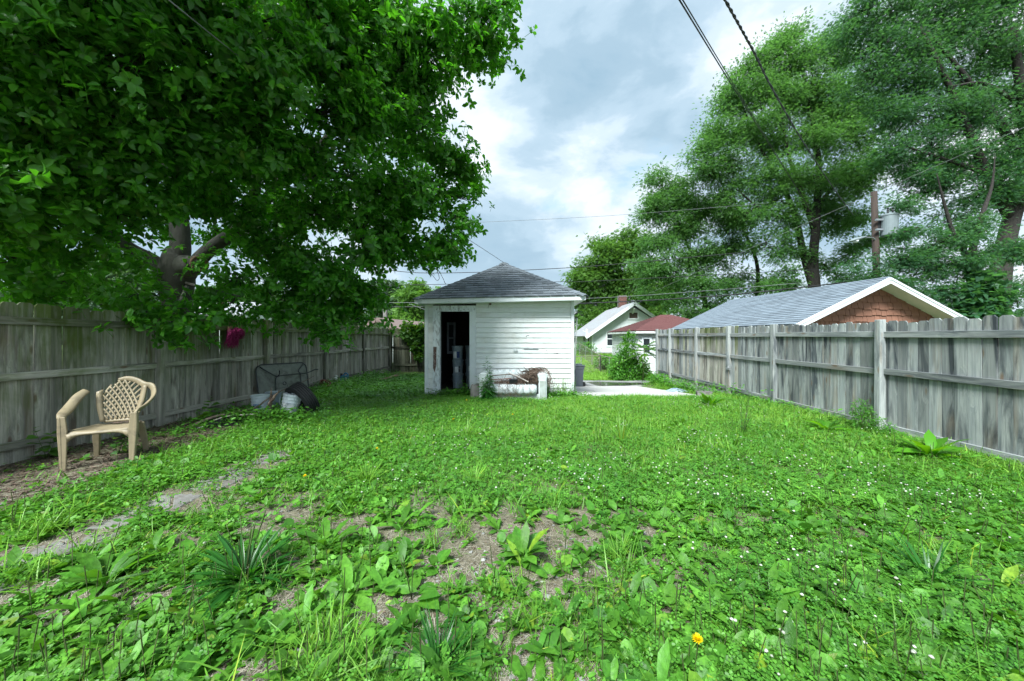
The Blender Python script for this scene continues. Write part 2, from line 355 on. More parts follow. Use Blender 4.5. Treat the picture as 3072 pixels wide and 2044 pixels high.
LEAFY = {k for k in MAT if k.endswith('_leaf') or k in ('locust_dark', 'grass_blade', 'grass_light', 'dark_weed', 'petal_white', 'stalk')}
class Geo:
    """collects vertices and faces; build() links them as ONE mesh object"""
    def __init__(s):
        s.V = []; s.nv = 0; s.faces = []          # faces: list of (k, array n x k)
    def add(s, V, *facesets):
        V = np.asarray(V, dtype=np.float64).reshape(-1, 3)
        for f in facesets:
            f = np.asarray(f, dtype=np.int64)
            if f.size: s.faces.append(f + s.nv)
        s.V.append(V); s.nv += len(V)
        return s
    def box(s, c, size, rot=None, taper=None):
        x, y, z = (d / 2 for d in size)
        V = np.array([(-x,-y,-z),(x,-y,-z),(x,y,-z),(-x,y,-z),(-x,-y,z),(x,-y,z),(x,y,z),(-x,y,z)])
        if taper is not None: V[4:, :2] *= np.asarray(taper)
        if rot is not None: V = V @ np.array(rot.to_3x3()).T
        return s.add(V + np.asarray(c), [(0,3,2,1),(4,5,6,7),(0,1,5,4),(1,2,6,5),(2,3,7,6),(3,0,4,7)])
    def bar(s, a, b, w, h, up=(0,0,1)):
        """rectangular bar from a to b, w across, h along 'up'"""
        a, b = Vector(a), Vector(b)
        d = (b - a).normalized(); side = d.cross(Vector(up)).normalized(); u = side.cross(d)
        V = []
        for p in (a, b):
            for i, j in ((-1,-1),(1,-1),(1,1),(-1,1)):
                V.append(p + side * (i * w / 2) + u * (j * h / 2))
        return s.add(V, [(0,1,2,3),(7,6,5,4),(0,4,5,1),(1,5,6,2),(2,6,7,3),(3,7,4,0)])
    def prism(s, poly, z0, z1, axis=2):
        """polygon (counter-clockwise in the plane) pushed along an axis"""
        n = len(poly)
        def p3(p, h):
            return (p[0], p[1], h) if axis == 2 else ((p[0], h, p[1]) if axis == 1 else (h, p[0], p[1]))
        V = [p3(p, z0) for p in poly] + [p3(p, z1) for p in poly]
        s.add(V, [tuple(range(n))[::-1]], [tuple(range(n, 2 * n))], [(i, (i + 1) % n, n + (i + 1) % n, n + i) for i in range(n)])
        return s
    def tube(s, pts, radii, sides=6, cap=True, flat=1.0, closed=False, up=None):
        P = np.array([tuple(p) for p in pts], dtype=float); n = len(P)
        r = np.full(n, radii) if np.isscalar(radii) else np.asarray(radii, float)
        T = np.zeros_like(P)
        if closed:
            T = np.roll(P, -1, 0) - np.roll(P, 1, 0)
        else:
            T[1:-1] = P[2:] - P[:-2]; T[0] = P[1] - P[0]; T[-1] = P[-1] - P[-2]
        T /= np.linalg.norm(T, axis=1)[:, None] + 1e-12
        ref = np.array(up if up is not None else ((0, 0, 1.0) if abs(T[0][2]) < .9 else (1.0, 0, 0)))
        A = np.cross(T[0], ref); A /= np.linalg.norm(A) + 1e-12
        V = []
        for i in range(n):
            A = A - T[i] * A.dot(T[i]); A /= np.linalg.norm(A) + 1e-12
            B = np.cross(T[i], A)
            th = np.arange(sides) * 2 * np.pi / sides
            V.append(P[i] + r[i] * (np.cos(th)[:, None] * A + flat * np.sin(th)[:, None] * B))
        V = np.vstack(V)
        Q = []
        m = n if closed else n - 1
        for i in range(m):
            a, b = i * sides, ((i + 1) % n) * sides
            for j in range(sides):
                k = (j + 1) % sides
                Q.append((a + j, a + k, b + k, b + j))
        fs = [Q]
        if cap and not closed:
            fs += [[tuple(range(sides))[::-1]], [tuple(range((n - 1) * sides, n * sides))]]
        return s.add(V, *fs)
    def lathe(s, prof, sides=20, mat=None, close=False):
        """profile [(radius, height)...] turned about z, then moved by the 4x4 matrix"""
        n = len(prof)
        th = np.arange(sides) * 2 * np.pi / sides
        V = np.vstack([np.stack([r * np.cos(th), r * np.sin(th), np.full(sides, z)], 1) for r, z in prof])
        Q = []
        m = n if close else n - 1
        for i in range(m):
            a, b = i * sides, ((i + 1) % n) * sides
            for j in range(sides):
                k = (j + 1) % sides
                Q.append((a + j, a + k, b + k, b + j))
        fs = [Q]
        if not close:
            if prof[0][0] > 1e-6: fs.append([tuple(range(sides))[::-1]])
            if prof[-1][0] > 1e-6: fs.append([tuple(range((n - 1) * sides, n * sides))])
        if mat is not None:
            m4 = np.array(mat); V = V @ m4[:3, :3].T + m4[:3, 3]
        return s.add(V, *fs)
    def grid(s, P):
        """P: array n x m x 3 -> sheet"""
        n, m = P.shape[:2]
        idx = np.arange(n * m).reshape(n, m)
        Q = np.stack([idx[:-1, :-1], idx[1:, :-1], idx[1:, 1:], idx[:-1, 1:]], -1).reshape(-1, 4)
        return s.add(P.reshape(-1, 3), Q)
    def copies(s, tmpl, Rm, T, S):
        """tmpl = (V k x 3, [facesets]); Rm n x 3 x 3, T n x 3, S n or n x 3"""
        V, fsets = tmpl
        V = np.asarray(V, float); k = len(V); n = len(T)
        if n == 0: return s
        S = np.asarray(S, float)
        VV = V[None] * (S[:, None, None] if S.ndim == 1 else S[:, None, :])
        out = np.einsum('nij,nkj->nki', Rm, VV) + np.asarray(T)[:, None, :]
        base = (np.arange(n) * k)[:, None, None]
        return s.add(out.reshape(-1, 3), *[(np.asarray(f, np.int64)[None] + base).reshape(-1, len(f[0])) for f in fsets if len(f)])
    def build(s, name, mat=None, parent=None, smooth=False, loc=None, kind=None):
        me = bpy.data.meshes.new(name)
        V = np.vstack(s.V) if s.V else np.zeros((0, 3))
        me.vertices.add(len(V)); me.vertices.foreach_set('co', V.astype(np.float32).ravel())
        loops = np.concatenate([f.ravel() for f in s.faces]); tot = np.concatenate([np.full(len(f), f.shape[1]) for f in s.faces])
        me.loops.add(len(loops)); me.loops.foreach_set('vertex_index', loops.astype(np.int32))
        me.polygons.add(len(tot)); me.polygons.foreach_set('loop_start', (np.cumsum(tot) - tot).astype(np.int32))
        if isinstance(mat, str) and mat in LEAFY: smooth = True
        me.polygons.foreach_set('use_smooth', np.full(len(tot), bool(smooth)))
        me.update(calc_edges=True)
        return link(name, me, mat, parent, loc, kind)

def link(name, me, mat=None, parent=None, loc=None, kind=None):
    o = bpy.data.objects.new(name, me)
    COL.objects.link(o)
    if mat is not None and len(me.materials) == 0: me.materials.append(MAT[mat] if isinstance(mat, str) else mat)
    if parent is not None: o.parent = parent
    if loc is not None: o.location = loc
    if kind: o['kind'] = kind
    return o
def thing(name, label, cat, loc=(0,0,0), rz=0.0, group=None):
    o = bpy.data.objects.new(name, None)
    COL.objects.link(o)
    o.empty_display_size = .1
    o.location = loc; o.rotation_euler = (0, 0, rz)
    return tag(o, label, cat, group)
def tag(o, label, cat, group=None):
    o['label'] = label; o['category'] = cat
    if group: o['group'] = group
    return o
def copy_tree(o, parent=None):
    c = o.copy(); COL.objects.link(c); c.parent = parent
    for ch in o.children: copy_tree(ch, c)
    return c
def bevel(o, w=.004, seg=1):
    m = o.modifiers.new('bevel', 'BEVEL'); m.width = w; m.segments = seg; m.limit_method = 'ANGLE'
    return o
def ss(a, b, x):
    t = np.clip((np.asarray(x, float) - a) / (b - a), 0, 1)
    return t * t * (3 - 2 * t)
_perm = np.random.default_rng(3).random((64, 64))
def vnoise(x, y, f=1.0):
    """smooth value noise in 0..1, vectorised"""
    x = np.asarray(x, float) * f + 100.3; y = np.asarray(y, float) * f + 57.7
    xi, yi = np.floor(x).astype(int), np.floor(y).astype(int)
    u, v = x - xi, y - yi
    u, v = u * u * (3 - 2 * u), v * v * (3 - 2 * v)
    g = lambda i, j: _perm[i % 64, j % 64]
    return (g(xi, yi) * (1-u) + g(xi+1, yi) * u) * (1-v) + (g(xi, yi+1) * (1-u) + g(xi+1, yi+1) * u) * v
def fbm(x, y, f=1.0, n=3):
    a, s, t = 1.0, 0.0, 0.0
    for i in range(n):
        s = s + a * vnoise(x, y, f * 2**i); t += a; a *= .5
    return s / t
def dirs(az, el):
    return np.stack([np.cos(el) * np.sin(az), np.cos(el) * np.cos(az), np.sin(el)], -1)
def frames(d, roll=None, upv=(0, 0, 1)):
    """rotation matrices whose columns are (side, along d, normal); normal leans to upv, then rolled"""
    d = d / (np.linalg.norm(d, axis=-1, keepdims=True) + 1e-12)
    u = np.broadcast_to(np.asarray(upv, float), d.shape)
    side = np.cross(d, u); ln = np.linalg.norm(side, axis=-1, keepdims=True)
    side = np.where(ln < 1e-3, np.array([1.0, 0, 0]), side / (ln + 1e-12))
    nrm = np.cross(side, d)
    if roll is not None:
        c, s = np.cos(roll)[:, None], np.sin(roll)[:, None]
        side, nrm = side * c + nrm * s, nrm * c - side * s
    return np.stack([side, d, nrm], -1)
# leaf templates: length along +y (0..1), width along x, face up +z
def leaf_t(w=.5, fold=.12, droop=.25, base=.0, stations=((.3, .82), (.65, .9))):
    """pointed oval blade: base, stations (place, share of the half width), tip"""
    h = w / 2
    z = lambda y: -droop * y * y
    V = [(0, base, z(base))]
    for y, k in stations:
        yy = base + (1 - base) * y
        V += [(-h * k, yy, z(yy) + fold * h), (0, yy, z(yy)), (h * k, yy, z(yy) + fold * h)]
    V.append((0, 1, z(1)))
    n = len(stations); T, Q = [(0, 2, 1), (0, 3, 2)], []
    for i in range(n - 1):
        a = 1 + 3 * i; b = a + 3
        Q += [(a, a+1, b+1, b), (a+1, a+2, b+2, b+1)]
    a = 1 + 3 * (n - 1); tip = 1 + 3 * n
    T += [(a, a+1, tip), (a+1, a+2, tip)]
    return np.array(V), [T, Q]
def blade_t(w=.08, curl=.35, k=3):
    V, T, Q = [], [], []
    for i in range(k):
        y = i / k
        ww = w * (1 - .75 * y) / 2
        V += [(-ww, y - curl * .25 * y * y, -curl * y * y), (ww, y - curl * .25 * y * y, -curl * y * y)]
    V.append((0, 1 - curl * .25, -curl))
    for i in range(k - 1): Q.append((2*i, 2*i+1, 2*i+3, 2*i+2))
    T.append((2*k-2, 2*k-1, 2*k))
    return np.array(V), [T, Q]
def template(name, g, mat):
    """a small mesh kept outside the scene, for the scattered ground cover and foliage"""
    o = g.build(name, mat); COL.objects.unlink(o)
    return o
_colls = {}
def scatter(name, T, rot, scl, pick, temps, root=None, kind='stuff'):
    """uncountable leaves: one object whose points carry small clusters (geometry nodes)"""
    me = bpy.data.meshes.new(name); n = len(T)
    me.vertices.add(n); me.vertices.foreach_set('co', np.asarray(T, np.float32).ravel())
    a = me.attributes.new('rot', 'FLOAT_VECTOR', 'POINT'); a.data.foreach_set('vector', np.asarray(rot, np.float32).ravel())
    a = me.attributes.new('scl', 'FLOAT_VECTOR', 'POINT'); s3 = np.asarray(scl, np.float32); s3 = np.repeat(s3[:, None], 3, 1) if s3.ndim == 1 else s3; a.data.foreach_set('vector', s3.ravel())
    a = me.attributes.new('pick', 'INT', 'POINT'); a.data.foreach_set('value', np.asarray(pick, np.int32))
    o = link(name, me, None, root); o['kind'] = kind
    key = tuple(t.name for t in temps)
    if key not in _colls:
        c = bpy.data.collections.new('leaf_clusters')
        for t in temps: c.objects.link(t)
        _colls[key] = c
    t = bpy.data.node_groups.new(name + '_scatter', 'GeometryNodeTree')
    t.interface.new_socket('Geometry', in_out='INPUT', socket_type='NodeSocketGeometry')
    t.interface.new_socket('Geometry', in_out='OUTPUT', socket_type='NodeSocketGeometry')
    gi, go = t.nodes.new('NodeGroupInput'), t.nodes.new('NodeGroupOutput')
    ci = t.nodes.new('GeometryNodeCollectionInfo'); ci.inputs['Collection'].default_value = _colls[key]
    ci.inputs['Separate Children'].default_value = True; ci.inputs['Reset Children'].default_value = True
    ip = t.nodes.new('GeometryNodeInstanceOnPoints'); ip.inputs['Pick Instance'].default_value = True
    def attr(nm, ty):
        q = t.nodes.new('GeometryNodeInputNamedAttribute'); q.data_type = ty; q.inputs['Name'].default_value = nm
        return q.outputs['Attribute']
    er = t.nodes.new('FunctionNodeEulerToRotation')
    t.links.new(attr('rot', 'FLOAT_VECTOR'), er.inputs[0])
    t.links.new(gi.outputs[0], ip.inputs['Points']); t.links.new(ci.outputs[0], ip.inputs['Instance'])
    t.links.new(attr('pick', 'INT'), ip.inputs['Instance Index']); t.links.new(er.outputs[0], ip.inputs['Rotation']); t.links.new(attr('scl', 'FLOAT_VECTOR'), ip.inputs['Scale'])
    t.links.new(ip.outputs[0], go.inputs[0])
    md = o.modifiers.new('scatter', 'NODES'); md.node_group = t
    return o

# ------------------------------------------------------------------ the lie of the land
def ground_z(x, y):
    x = np.asarray(x, float); y = np.asarray(y, float)
    left = -.13 * ss(4, 16, y)
    pad = -.0857 * np.clip(y - 8.3, 0, 6.3)
    beyond = -.54 - .17 * ss(14.6, 18, y) + .72 * ss(18.2, 32, y) 
    padz = np.where(y > 14.6, beyond, pad)
    fen = -.10 * ss(7.2, 9.4, y) - .18 * ss(9.2, 11.2, y)
    fen = np.where(y > 14.0, fen + (beyond - fen) * ss(14.0, 15.0, y), fen)
    right = padz + (fen - padz) * ss(4.75, 5.25, x)
    far = np.where(y > 18.2, beyond, right)
    right = np.where(x > 7, np.where(y > 18.2, beyond, -.1 * ss(7, 9.4, y) - .35 * ss(9, 14, y) - .2 * ss(14, 18.2, y)), right)
    z = left + (right - left) * ss(1.0, 1.9, x)
    z = np.where(y < -1, 0 * z, z)
    return z
def lumps(x, y):
    return .05 * (fbm(x, y, .55, 3) - .5) + .022 * (vnoise(x, y, 3.1) - .5)
def gz(x, y):
    k = 1.0
    pad_mask = (ss(1.2, 1.5, x) * (1 - ss(4.7, 5.0, x)) * ss(8.6, 9.0, y)) + ss(14.2, 14.5, y) * (1 - ss(18.2, 18.6, y)) * ss(1.2, 1.5, x)
    pm = np.clip(pad_mask, 0, 1)
    return ground_z(x, y) + lumps(x, y) * (1 - pm) - .05 * pm
def gzf(x, y): return float(gz(np.array([x]), np.array([y]))[0])

# soil: brown earth with gravel and straw tones; green film of moss and tiny weeds far from the bare patches
def soilmat():
    m, t, out = new_mat('yard_soil')
    pos = N('ShaderNodeNewGeometry', t).outputs['Position']
    a = noise(pos, 9, 8, .68, .3, t); b2 = noise(pos, 55, 4, .6, 0, t); c = noise(pos, 1.1, 4, .55, .3, t)
    col = mixcol(ramp(a, [(.35, 0.0), (.65, 1.0)], t), (.075, .055, .042), (.20, .17, .14), t)
    vor = N('ShaderNodeTexVoronoi', t); vor.inputs['Scale'].default_value = 48; L(pos, vor.inputs['Vector'], t)
    peb = ramp(vor.outputs['Distance'], [(.12, 1.0), (.28, 0.0)], t)
    pm = math_node('MULTIPLY', peb, ramp(noise(pos, 6, 2, .5, 0, t), [(.5, 0.0), (.62, .8)], t), t)
    col = mixcol(pm, col, (.36, .355, .35), t)
    col = mixcol(ramp(b2, [(.48, 0.0), (.7, .5)], t), col, (.30, .25, .18), t)
    sy = N('ShaderNodeSeparateXYZ', t); L(pos, sy.inputs[0], t)
    farf = ramp(math_node('DIVIDE', sy.outputs[1], 40.0, t), [(.10, .12), (.20, .75), (.48, .92)], t)
    grn = mixcol(a, (.05, .115, .02), (.11, .21, .03), t)
    gm = math_node('MULTIPLY', farf, ramp(c, [(.32, .45), (.55, 1.0)], t), t)
    col = mixcol(gm, col, grn, t)
    b = principled(t, .95, .15)
    L(col, b.inputs['Base Color'], t)
    L(bump(t, math_node('ADD', a, math_node('MULTIPLY', b2, .5, t), t), .9, .03), b.inputs['Normal'], t)
    L(b.outputs[0], out.inputs['Surface'], t)
    return m
MAT['soil'] = soilmat()

xs = np.concatenate([[-600, -300, -150, -80, -45, -28, -18, -13], np.arange(-10, 10.01, .11), [11, 12.5, 15, 19, 25, 34, 50, 80, 150, 300, 600]])
ys = np.concatenate([[-60, -20, -8, -4, -2], np.arange(-1, 20.01, .11), [20.5, 21, 22, 23.5, 25, 27, 29, 31, 33, 36, 40, 50, 70, 110, 180, 320, 700]])
X, Y = np.meshgrid(xs, ys, indexing='ij')
Z = np.where((np.abs(X) < 11) & (Y < 21), gz(X, Y), ground_z(X, Y))
g = Geo().grid(np.stack([X, Y, Z], -1))
ground = g.build('ground', 'soil', smooth=True, kind='structure')
ground['label'] = 'brown yard soil with gravel and dry straw under the weeds'

def sheet(name, x0, x1, y0, y1, lift, mat, nx=8, ny=24, thick=.09, jag=0.0):
    xx = np.linspace(x0, x1, nx); yy = np.linspace(y0, y1, ny)
    Xg, Yg = np.meshgrid(xx, yy, indexing='ij')
    Zg = ground_z(Xg, Yg) + lift
    Pt = np.stack([Xg, Yg, Zg], -1)
    g = Geo().grid(Pt)
    ring = [(i, 0) for i in range(nx)] + [(nx-1, j) for j in range(1, ny)] + [(i, ny-1) for i in range(nx-2, -1, -1)] + [(0, j) for j in range(ny-2, 0, -1)]
    top = np.array([Pt[i, j] for i, j in ring]); bot = top - np.array([0, 0, thick])
    k = len(ring)
    g.add(np.vstack([top, bot]), [(i, k + i, k + (i+1) % k, (i+1) % k) for i in range(k)])
    return g.build(name, mat, kind='structure')
pad = bpy.data.objects.new('parking_pad', None); COL.objects.link(pad); pad['kind'] = 'structure'
pad['label'] = 'pale concrete parking pad beside the shed'
for (a, b) in ((9.0, 11.78), (11.8, 14.55)):
    s_ = sheet('concrete_slab', 1.52, 4.72, a, b, .012, 'concrete', 6, 14)
    s_.parent = pad; del s_['kind']
al = sheet('alley', 1.3, 60, 14.57, 18.2, -.02, 'alley', 30, 10)
al['label'] = 'narrow patched asphalt alley behind the shed'
g = Geo()
ang = np.linspace(0, 2 * np.pi, 40, endpoint=False)
rad = 1 + .18 * np.sin(3 * ang + 1) + .1 * np.sin(5 * ang)
pz = float(ground_z(3.5, 15.4)) + .004
g.add(np.stack([3.6 + 2.2 * rad * np.cos(ang), 15.5 + .62 * rad * np.sin(ang), np.full(40, pz + .012)], 1), [tuple(range(40))])
pud = g.build('puddle', 'puddle', kind='structure'); pud['label'] = 'shallow muddy puddle along the alley edge'
# ------------------------------------------------------------------ board fences
PICKETS = {}
def picket_mesh(w, h):
    key = (round(w, 3), round(h, 2))
    if key not in PICKETS:
        e = .028
        g = Geo().prism([(-w/2, 0), (w/2, 0), (w/2, h - e), (w/2 - e, h), (-w/2 + e, h), (-w/2, h - e)], -.009, .009, axis=1)
        me = bpy.data.meshes.new('picket')
        g2 = g.build('picket_source'); me = g2.data; bpy.data.objects.remove(g2)
        me.name = 'picket'
        PICKETS[key] = me
    return PICKETS[key]
def fence(name, label, a, b, top, rails, posts, wood, side, post_top, base=None, gap_at=(), widths=(.127, .133, .139, .145), kick=None):
    """boards from a to b (x, y); top(s), rails [z(s)...] and posts as distances along; 'side' +1/-1: which side carries the rails"""
    a, b = Vector((*a, 0)), Vector((*b, 0))
    d = (b - a); Ln = d.length; d.normalize()
    nrm = Vector((-d.y, d.x, 0)) * side
    th = math.atan2(d.y, d.x)
    root = thing(name, label, 'fence', a, 0)
    s = 0.0; i = 0
    while s < Ln:
        w = rnd.choice(widths)
        c = a + d * (s + w / 2)
        z0 = (base(s) if base else float(ground_z(c.x, c.y))) + rnd.uniform(-.05, .0)
        h = round((top(s) - z0 + rnd.uniform(-.02, .02)) / .02) * .02
        o = link('picket', picket_mesh(w, h), wood, root)
        o.location = (c - a).to_tuple()[:2] + (z0,)
        o.rotation_euler = (R(rnd.uniform(-.3, .3)), R(rnd.uniform(-.4, .4)), th + R(rnd.uniform(-1.0, 1.0)))
        s += w + rnd.uniform(.001, .006)
        if any(abs(s - q) < .07 for q in gap_at): s += .03
        i += 1
    ends = [0.0] + [p for p in posts if 0 < p < Ln] + [Ln]
    for k in range(len(ends) - 1):
        s0, s1 = ends[k], ends[k + 1]
        if s1 - s0 < .2: continue
        for rz in rails:
            p0 = a + d * (s0 + .03) + nrm * .031; p1 = a + d * (s1 - .03) + nrm * .031
            z0, z1 = rz(s0) + rnd.uniform(-.008, .008), rz(s1) + rnd.uniform(-.008, .008)
            ln = (p1 - p0).length
            # the rail's length lies along its own z so the grain follows it
            g = Geo().box((0, 0, ln / 2), (.038, .088, ln))
            o = bevel(g.build('rail', wood, root), .004)
            v = Vector((p1.x - p0.x, p1.y - p0.y, z1 - z0)).normalized()
            o.rotation_mode = 'QUATERNION'
            up = Vector((0, 0, 1)); ya = (up - v * up.dot(v)).normalized(); xa = ya.cross(v)
            o.rotation_quaternion = Matrix((xa, ya, v)).transposed().to_quaternion()
            o.location = (p0.x - a.x, p0.y - a.y, z0)
    for q in posts:
        c = a + d * q + nrm * .054
        z0 = float(ground_z(c.x, c.y)) - .05
        pt = post_top(q)
        g = Geo().box((0, 0, (pt - z0) / 2), (.092, .092, pt - z0))
        o = bevel(g.build('post', wood, root), .006)
        o.location = (c.x - a.x, c.y - a.y, z0); o.rotation_euler = (R(rnd.uniform(-.4, .4)), R(rnd.uniform(-.4, .4)), th)
    if kick:
        for (s0, s1, z0, z1, hh) in kick:
            p0 = a + d * s0 + nrm * .022; p1 = a + d * s1 + nrm * .022
            g = Geo().bar((p0.x - a.x, p0.y - a.y, z0), (p1.x - a.x, p1.y - a.y, z1), .03, hh)
            g.build('kickboard', wood, root)
    return root
LX, RX = -5.71, 5.46
LY0 = 1.2
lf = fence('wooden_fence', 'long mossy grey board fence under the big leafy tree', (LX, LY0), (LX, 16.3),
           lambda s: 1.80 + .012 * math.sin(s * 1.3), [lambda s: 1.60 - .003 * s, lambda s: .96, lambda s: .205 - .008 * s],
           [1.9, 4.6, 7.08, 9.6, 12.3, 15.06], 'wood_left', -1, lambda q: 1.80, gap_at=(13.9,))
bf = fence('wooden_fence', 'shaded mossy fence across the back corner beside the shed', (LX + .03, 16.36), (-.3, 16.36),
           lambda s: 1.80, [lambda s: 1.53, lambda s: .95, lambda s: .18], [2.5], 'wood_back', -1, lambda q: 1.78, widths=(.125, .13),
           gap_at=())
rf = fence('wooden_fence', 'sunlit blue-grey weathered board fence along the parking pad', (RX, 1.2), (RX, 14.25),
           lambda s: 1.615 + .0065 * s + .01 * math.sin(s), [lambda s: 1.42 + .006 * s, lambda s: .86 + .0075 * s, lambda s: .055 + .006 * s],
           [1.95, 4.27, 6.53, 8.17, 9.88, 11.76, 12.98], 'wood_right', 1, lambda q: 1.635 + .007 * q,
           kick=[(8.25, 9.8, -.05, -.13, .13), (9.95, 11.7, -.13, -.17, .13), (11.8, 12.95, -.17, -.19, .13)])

# ------------------------------------------------------------------ roofs and boards
def clip_poly(poly, p, q):
    """keep what lies to the left of the line p -> q"""
    out = []
    f = lambda a: (q[0]-p[0]) * (a[1]-p[1]) - (q[1]-p[1]) * (a[0]-p[0])
    for i in range(len(poly)):
        a, b = poly[i], poly[(i+1) % len(poly)]
        fa, fb = f(a), f(b)
        if fa >= 0: out.append(a)
        if (fa >= 0) != (fb >= 0):
            t = fa / (fa - fb)
            out.append((a[0] + (b[0]-a[0]) * t, a[1] + (b[1]-a[1]) * t))
    return out
def area2(p): return .5 * abs(sum(p[i][0]*p[(i+1)%len(p)][1] - p[(i+1)%len(p)][0]*p[i][1] for i in range(len(p))))
def slab(g, poly, o, u, v, n, base, top):
    """polygon (s, t) in the plane o + s u + t v, from height base to height top(s, t) along n"""
    k = len(poly)
    B = [o + u * s + v * t + n * base for s, t in poly]
    T = [o + u * s + v * t + n * top(s, t) for s, t in poly]
    g.add([tuple(p) for p in B + T], [tuple(range(k))[::-1]], [tuple(range(k, 2*k))], [(i, (i+1) % k, k + (i+1) % k, k + i) for i in range(k)])
def shingles(root, o, u, v, poly, tab, expo, mat, name='shingle', limit=300, thick=.011, jit=.004, order=None, rows=True, joined=False, stag=.5, gap=.009):
    n = u.cross(v).normalized()
    smin, smax = min(p[0] for p in poly), max(p[0] for p in poly); tmax = max(p[1] for p in poly)
    pieces = []
    k = 0; t = 0.0
    while t < tmax - .01:
        s = smin - tab * ((k * stag) % 1.0) - rnd.uniform(0, .02)
        while s < smax:
            w = tab if not callable(jit) else tab * jit()
            g_ = gap
            q = [(s + g_, t), (s + w - g_, t), (s + w - g_, t + expo * 1.06), (s + g_, t + expo * 1.06)]
            for i in range(len(poly)):
                if not q: break
                q = clip_poly(q, poly[i], poly[(i+1) % len(poly)])
            if len(q) > 2 and area2(q) > 1e-4: pieces.append((t, q))
            s += w
        t += expo; k += 1
    if order: pieces.sort(key=order)
    rest = Geo(); nrest = 0
    for i, (t0, q) in enumerate(pieces):
        dz = rnd.uniform(-.002, .003)
        top = lambda s, t_, t0=t0: .003 + (thick + dz) * max(0.0, 1 - (t_ - t0) / (expo * 1.06))
        if i < limit and not joined:
            g = Geo(); slab(g, q, o, u, v, n, -.004, top)
            c = sum((Vector((0, 0, 0)) + o + u * a + v * b for a, b in q), Vector()) / len(q)
            for arr in g.V: arr -= np.array(c)
            g.build(name, mat, root).location = c
        else:
            slab(rest, q, o, u, v, n, -.004, top); nrest += 1
    if nrest: rest.build(name + '_field', mat, root, kind='stuff')
def caps(root, a, b, fdir, gdir, n, mat, w=.13, name='ridge_cap', lift=.012):
    """bent cap pieces along a hip or ridge from a up to b"""
    for i in range(n):
        p, q = a.lerp(b, i / n), a.lerp(b, min(1.0, (i + 1.12) / n))
        nn = ((p - p) + (-(fdir + gdir))).normalized()
        lo, hi = lift + .014, lift
        V = []
        for pt, h in ((p, lo), (q, hi)):
            for d_ in (fdir * w, Vector(), gdir * w):
                V.append(pt + d_ + nn * h)
            for d_ in (fdir * w, Vector(), gdir * w):
                V.append(pt + d_ + nn * (h - .012))
        g = Geo().add([tuple(x) for x in V], [(0,1,7,6),(1,2,8,7),(3,9,10,4),(4,10,11,5),(0,3,4,1),(1,4,5,2),(6,7,10,9),(7,8,11,10),(0,6,9,3),(2,5,11,8)])
        g.build(name, mat, root)

# ------------------------------------------------------------------ the shed
SY = 9.33
shed = thing('shed', 'small white clapboard shed with charcoal hipped roof and open doorway', 'shed')
x0, x1, yb = -2.35, 1.44, 12.85
wallg = Geo()
def wall_box(xa, xb, ya, yb_, za, zb): return ((xa+xb)/2, (ya+yb_)/2, (za+zb)/2), (xb-xa, yb_-ya, zb-za)
for bx in ((x0+.02, -1.98, SY+.02, SY+.11, -.15, 2.33), (-1.20, x1-.02, SY+.02, SY+.11, -.15, 2.33), (-1.98, -1.20, SY+.02, SY+.11, 2.10, 2.33)):
    wallg.box(*wall_box(*bx))
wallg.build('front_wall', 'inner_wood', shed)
Geo().box(*wall_box(x0, x0+.1, SY+.12, yb, -.2, 2.34)).build('side_wall', 'siding', shed)
Geo().box(*wall_box(x1-.1, x1, SY+.12, yb, -.2, 2.40)).build('side_wall', 'siding', shed)
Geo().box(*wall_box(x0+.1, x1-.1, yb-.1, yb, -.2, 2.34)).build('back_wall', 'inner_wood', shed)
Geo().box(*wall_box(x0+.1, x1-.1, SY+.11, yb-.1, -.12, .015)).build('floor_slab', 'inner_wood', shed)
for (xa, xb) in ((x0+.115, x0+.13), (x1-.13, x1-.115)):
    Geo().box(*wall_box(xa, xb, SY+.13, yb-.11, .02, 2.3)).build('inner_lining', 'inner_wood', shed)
# siding boards, one by one
PITCH = .129
def siding_board(xa, xb, z, h, name='siding_board'):
    ln = xb - xa
    g = Geo().prism([(0, 0), (.004, 0), (.004, h + .01), (.0, h + .01), (-.024, .004), (-.024, 0)][::-1], -ln/2, ln/2, axis=0)
    o = g.build(name, 'siding', shed, loc=((xa+xb)/2, SY + .012, z))
    o.rotation_euler = (0, R(rnd.uniform(-.06, .06)), 0)
    return o
zrow = [2.172 - PITCH * k for k in range(0, 18)]
for k, z in enumerate(zrow):
    h = PITCH if k else .15
    siding_board(-1.047, 1.362, z, h)
    siding_board(-2.268, -2.150, z, h)
# corner posts and casings
bevel(Geo().box(*wall_box(1.366, x1+.005, SY-.022, SY+.07, -.06, 2.335)).build('corner_trim', 'white_trim', shed), .006)
bevel(Geo().box(*wall_box(x0-.005, -2.272, SY-.022, SY+.07, -.06, 2.30)).build('corner_trim', 'white_trim', shed), .006)
door = Geo().box(*wall_box(-2.146, -1.968, SY-.03, SY+.12, -.08, 2.09)).build('door_casing', 'peeling', shed)
o = Geo().add([(-2.13, SY-.033, 1.17), (-2.05, SY-.033, 1.16), (-2.055, SY-.033, .72), (-2.09, SY-.033, .5), (-2.135, SY-.033, .62)], [(0, 4, 3, 2, 1)]).build('bare_patch', 'rust_paint', door)
o['label'] = 'brown patch where the paint is gone'
Geo().box(*wall_box(-1.213, -1.052, SY-.03, SY+.05, -.05, 2.09)).build('door_casing', 'white_trim', shed)
Geo().box(*wall_box(-1.2128, -1.195, SY+.052, SY+.12, .0, 2.09)).build('door_stop', 'rust_paint', shed)
Geo().box(*wall_box(-2.15, -1.05, SY-.034, SY+.05, 2.093, 2.21)).build('door_header', 'peeling', shed)
Geo().box(*wall_box(-2.02, -1.10, SY-.05, SY+.03, 2.06, 2.091)).build('header_strip', 'peeling', shed)
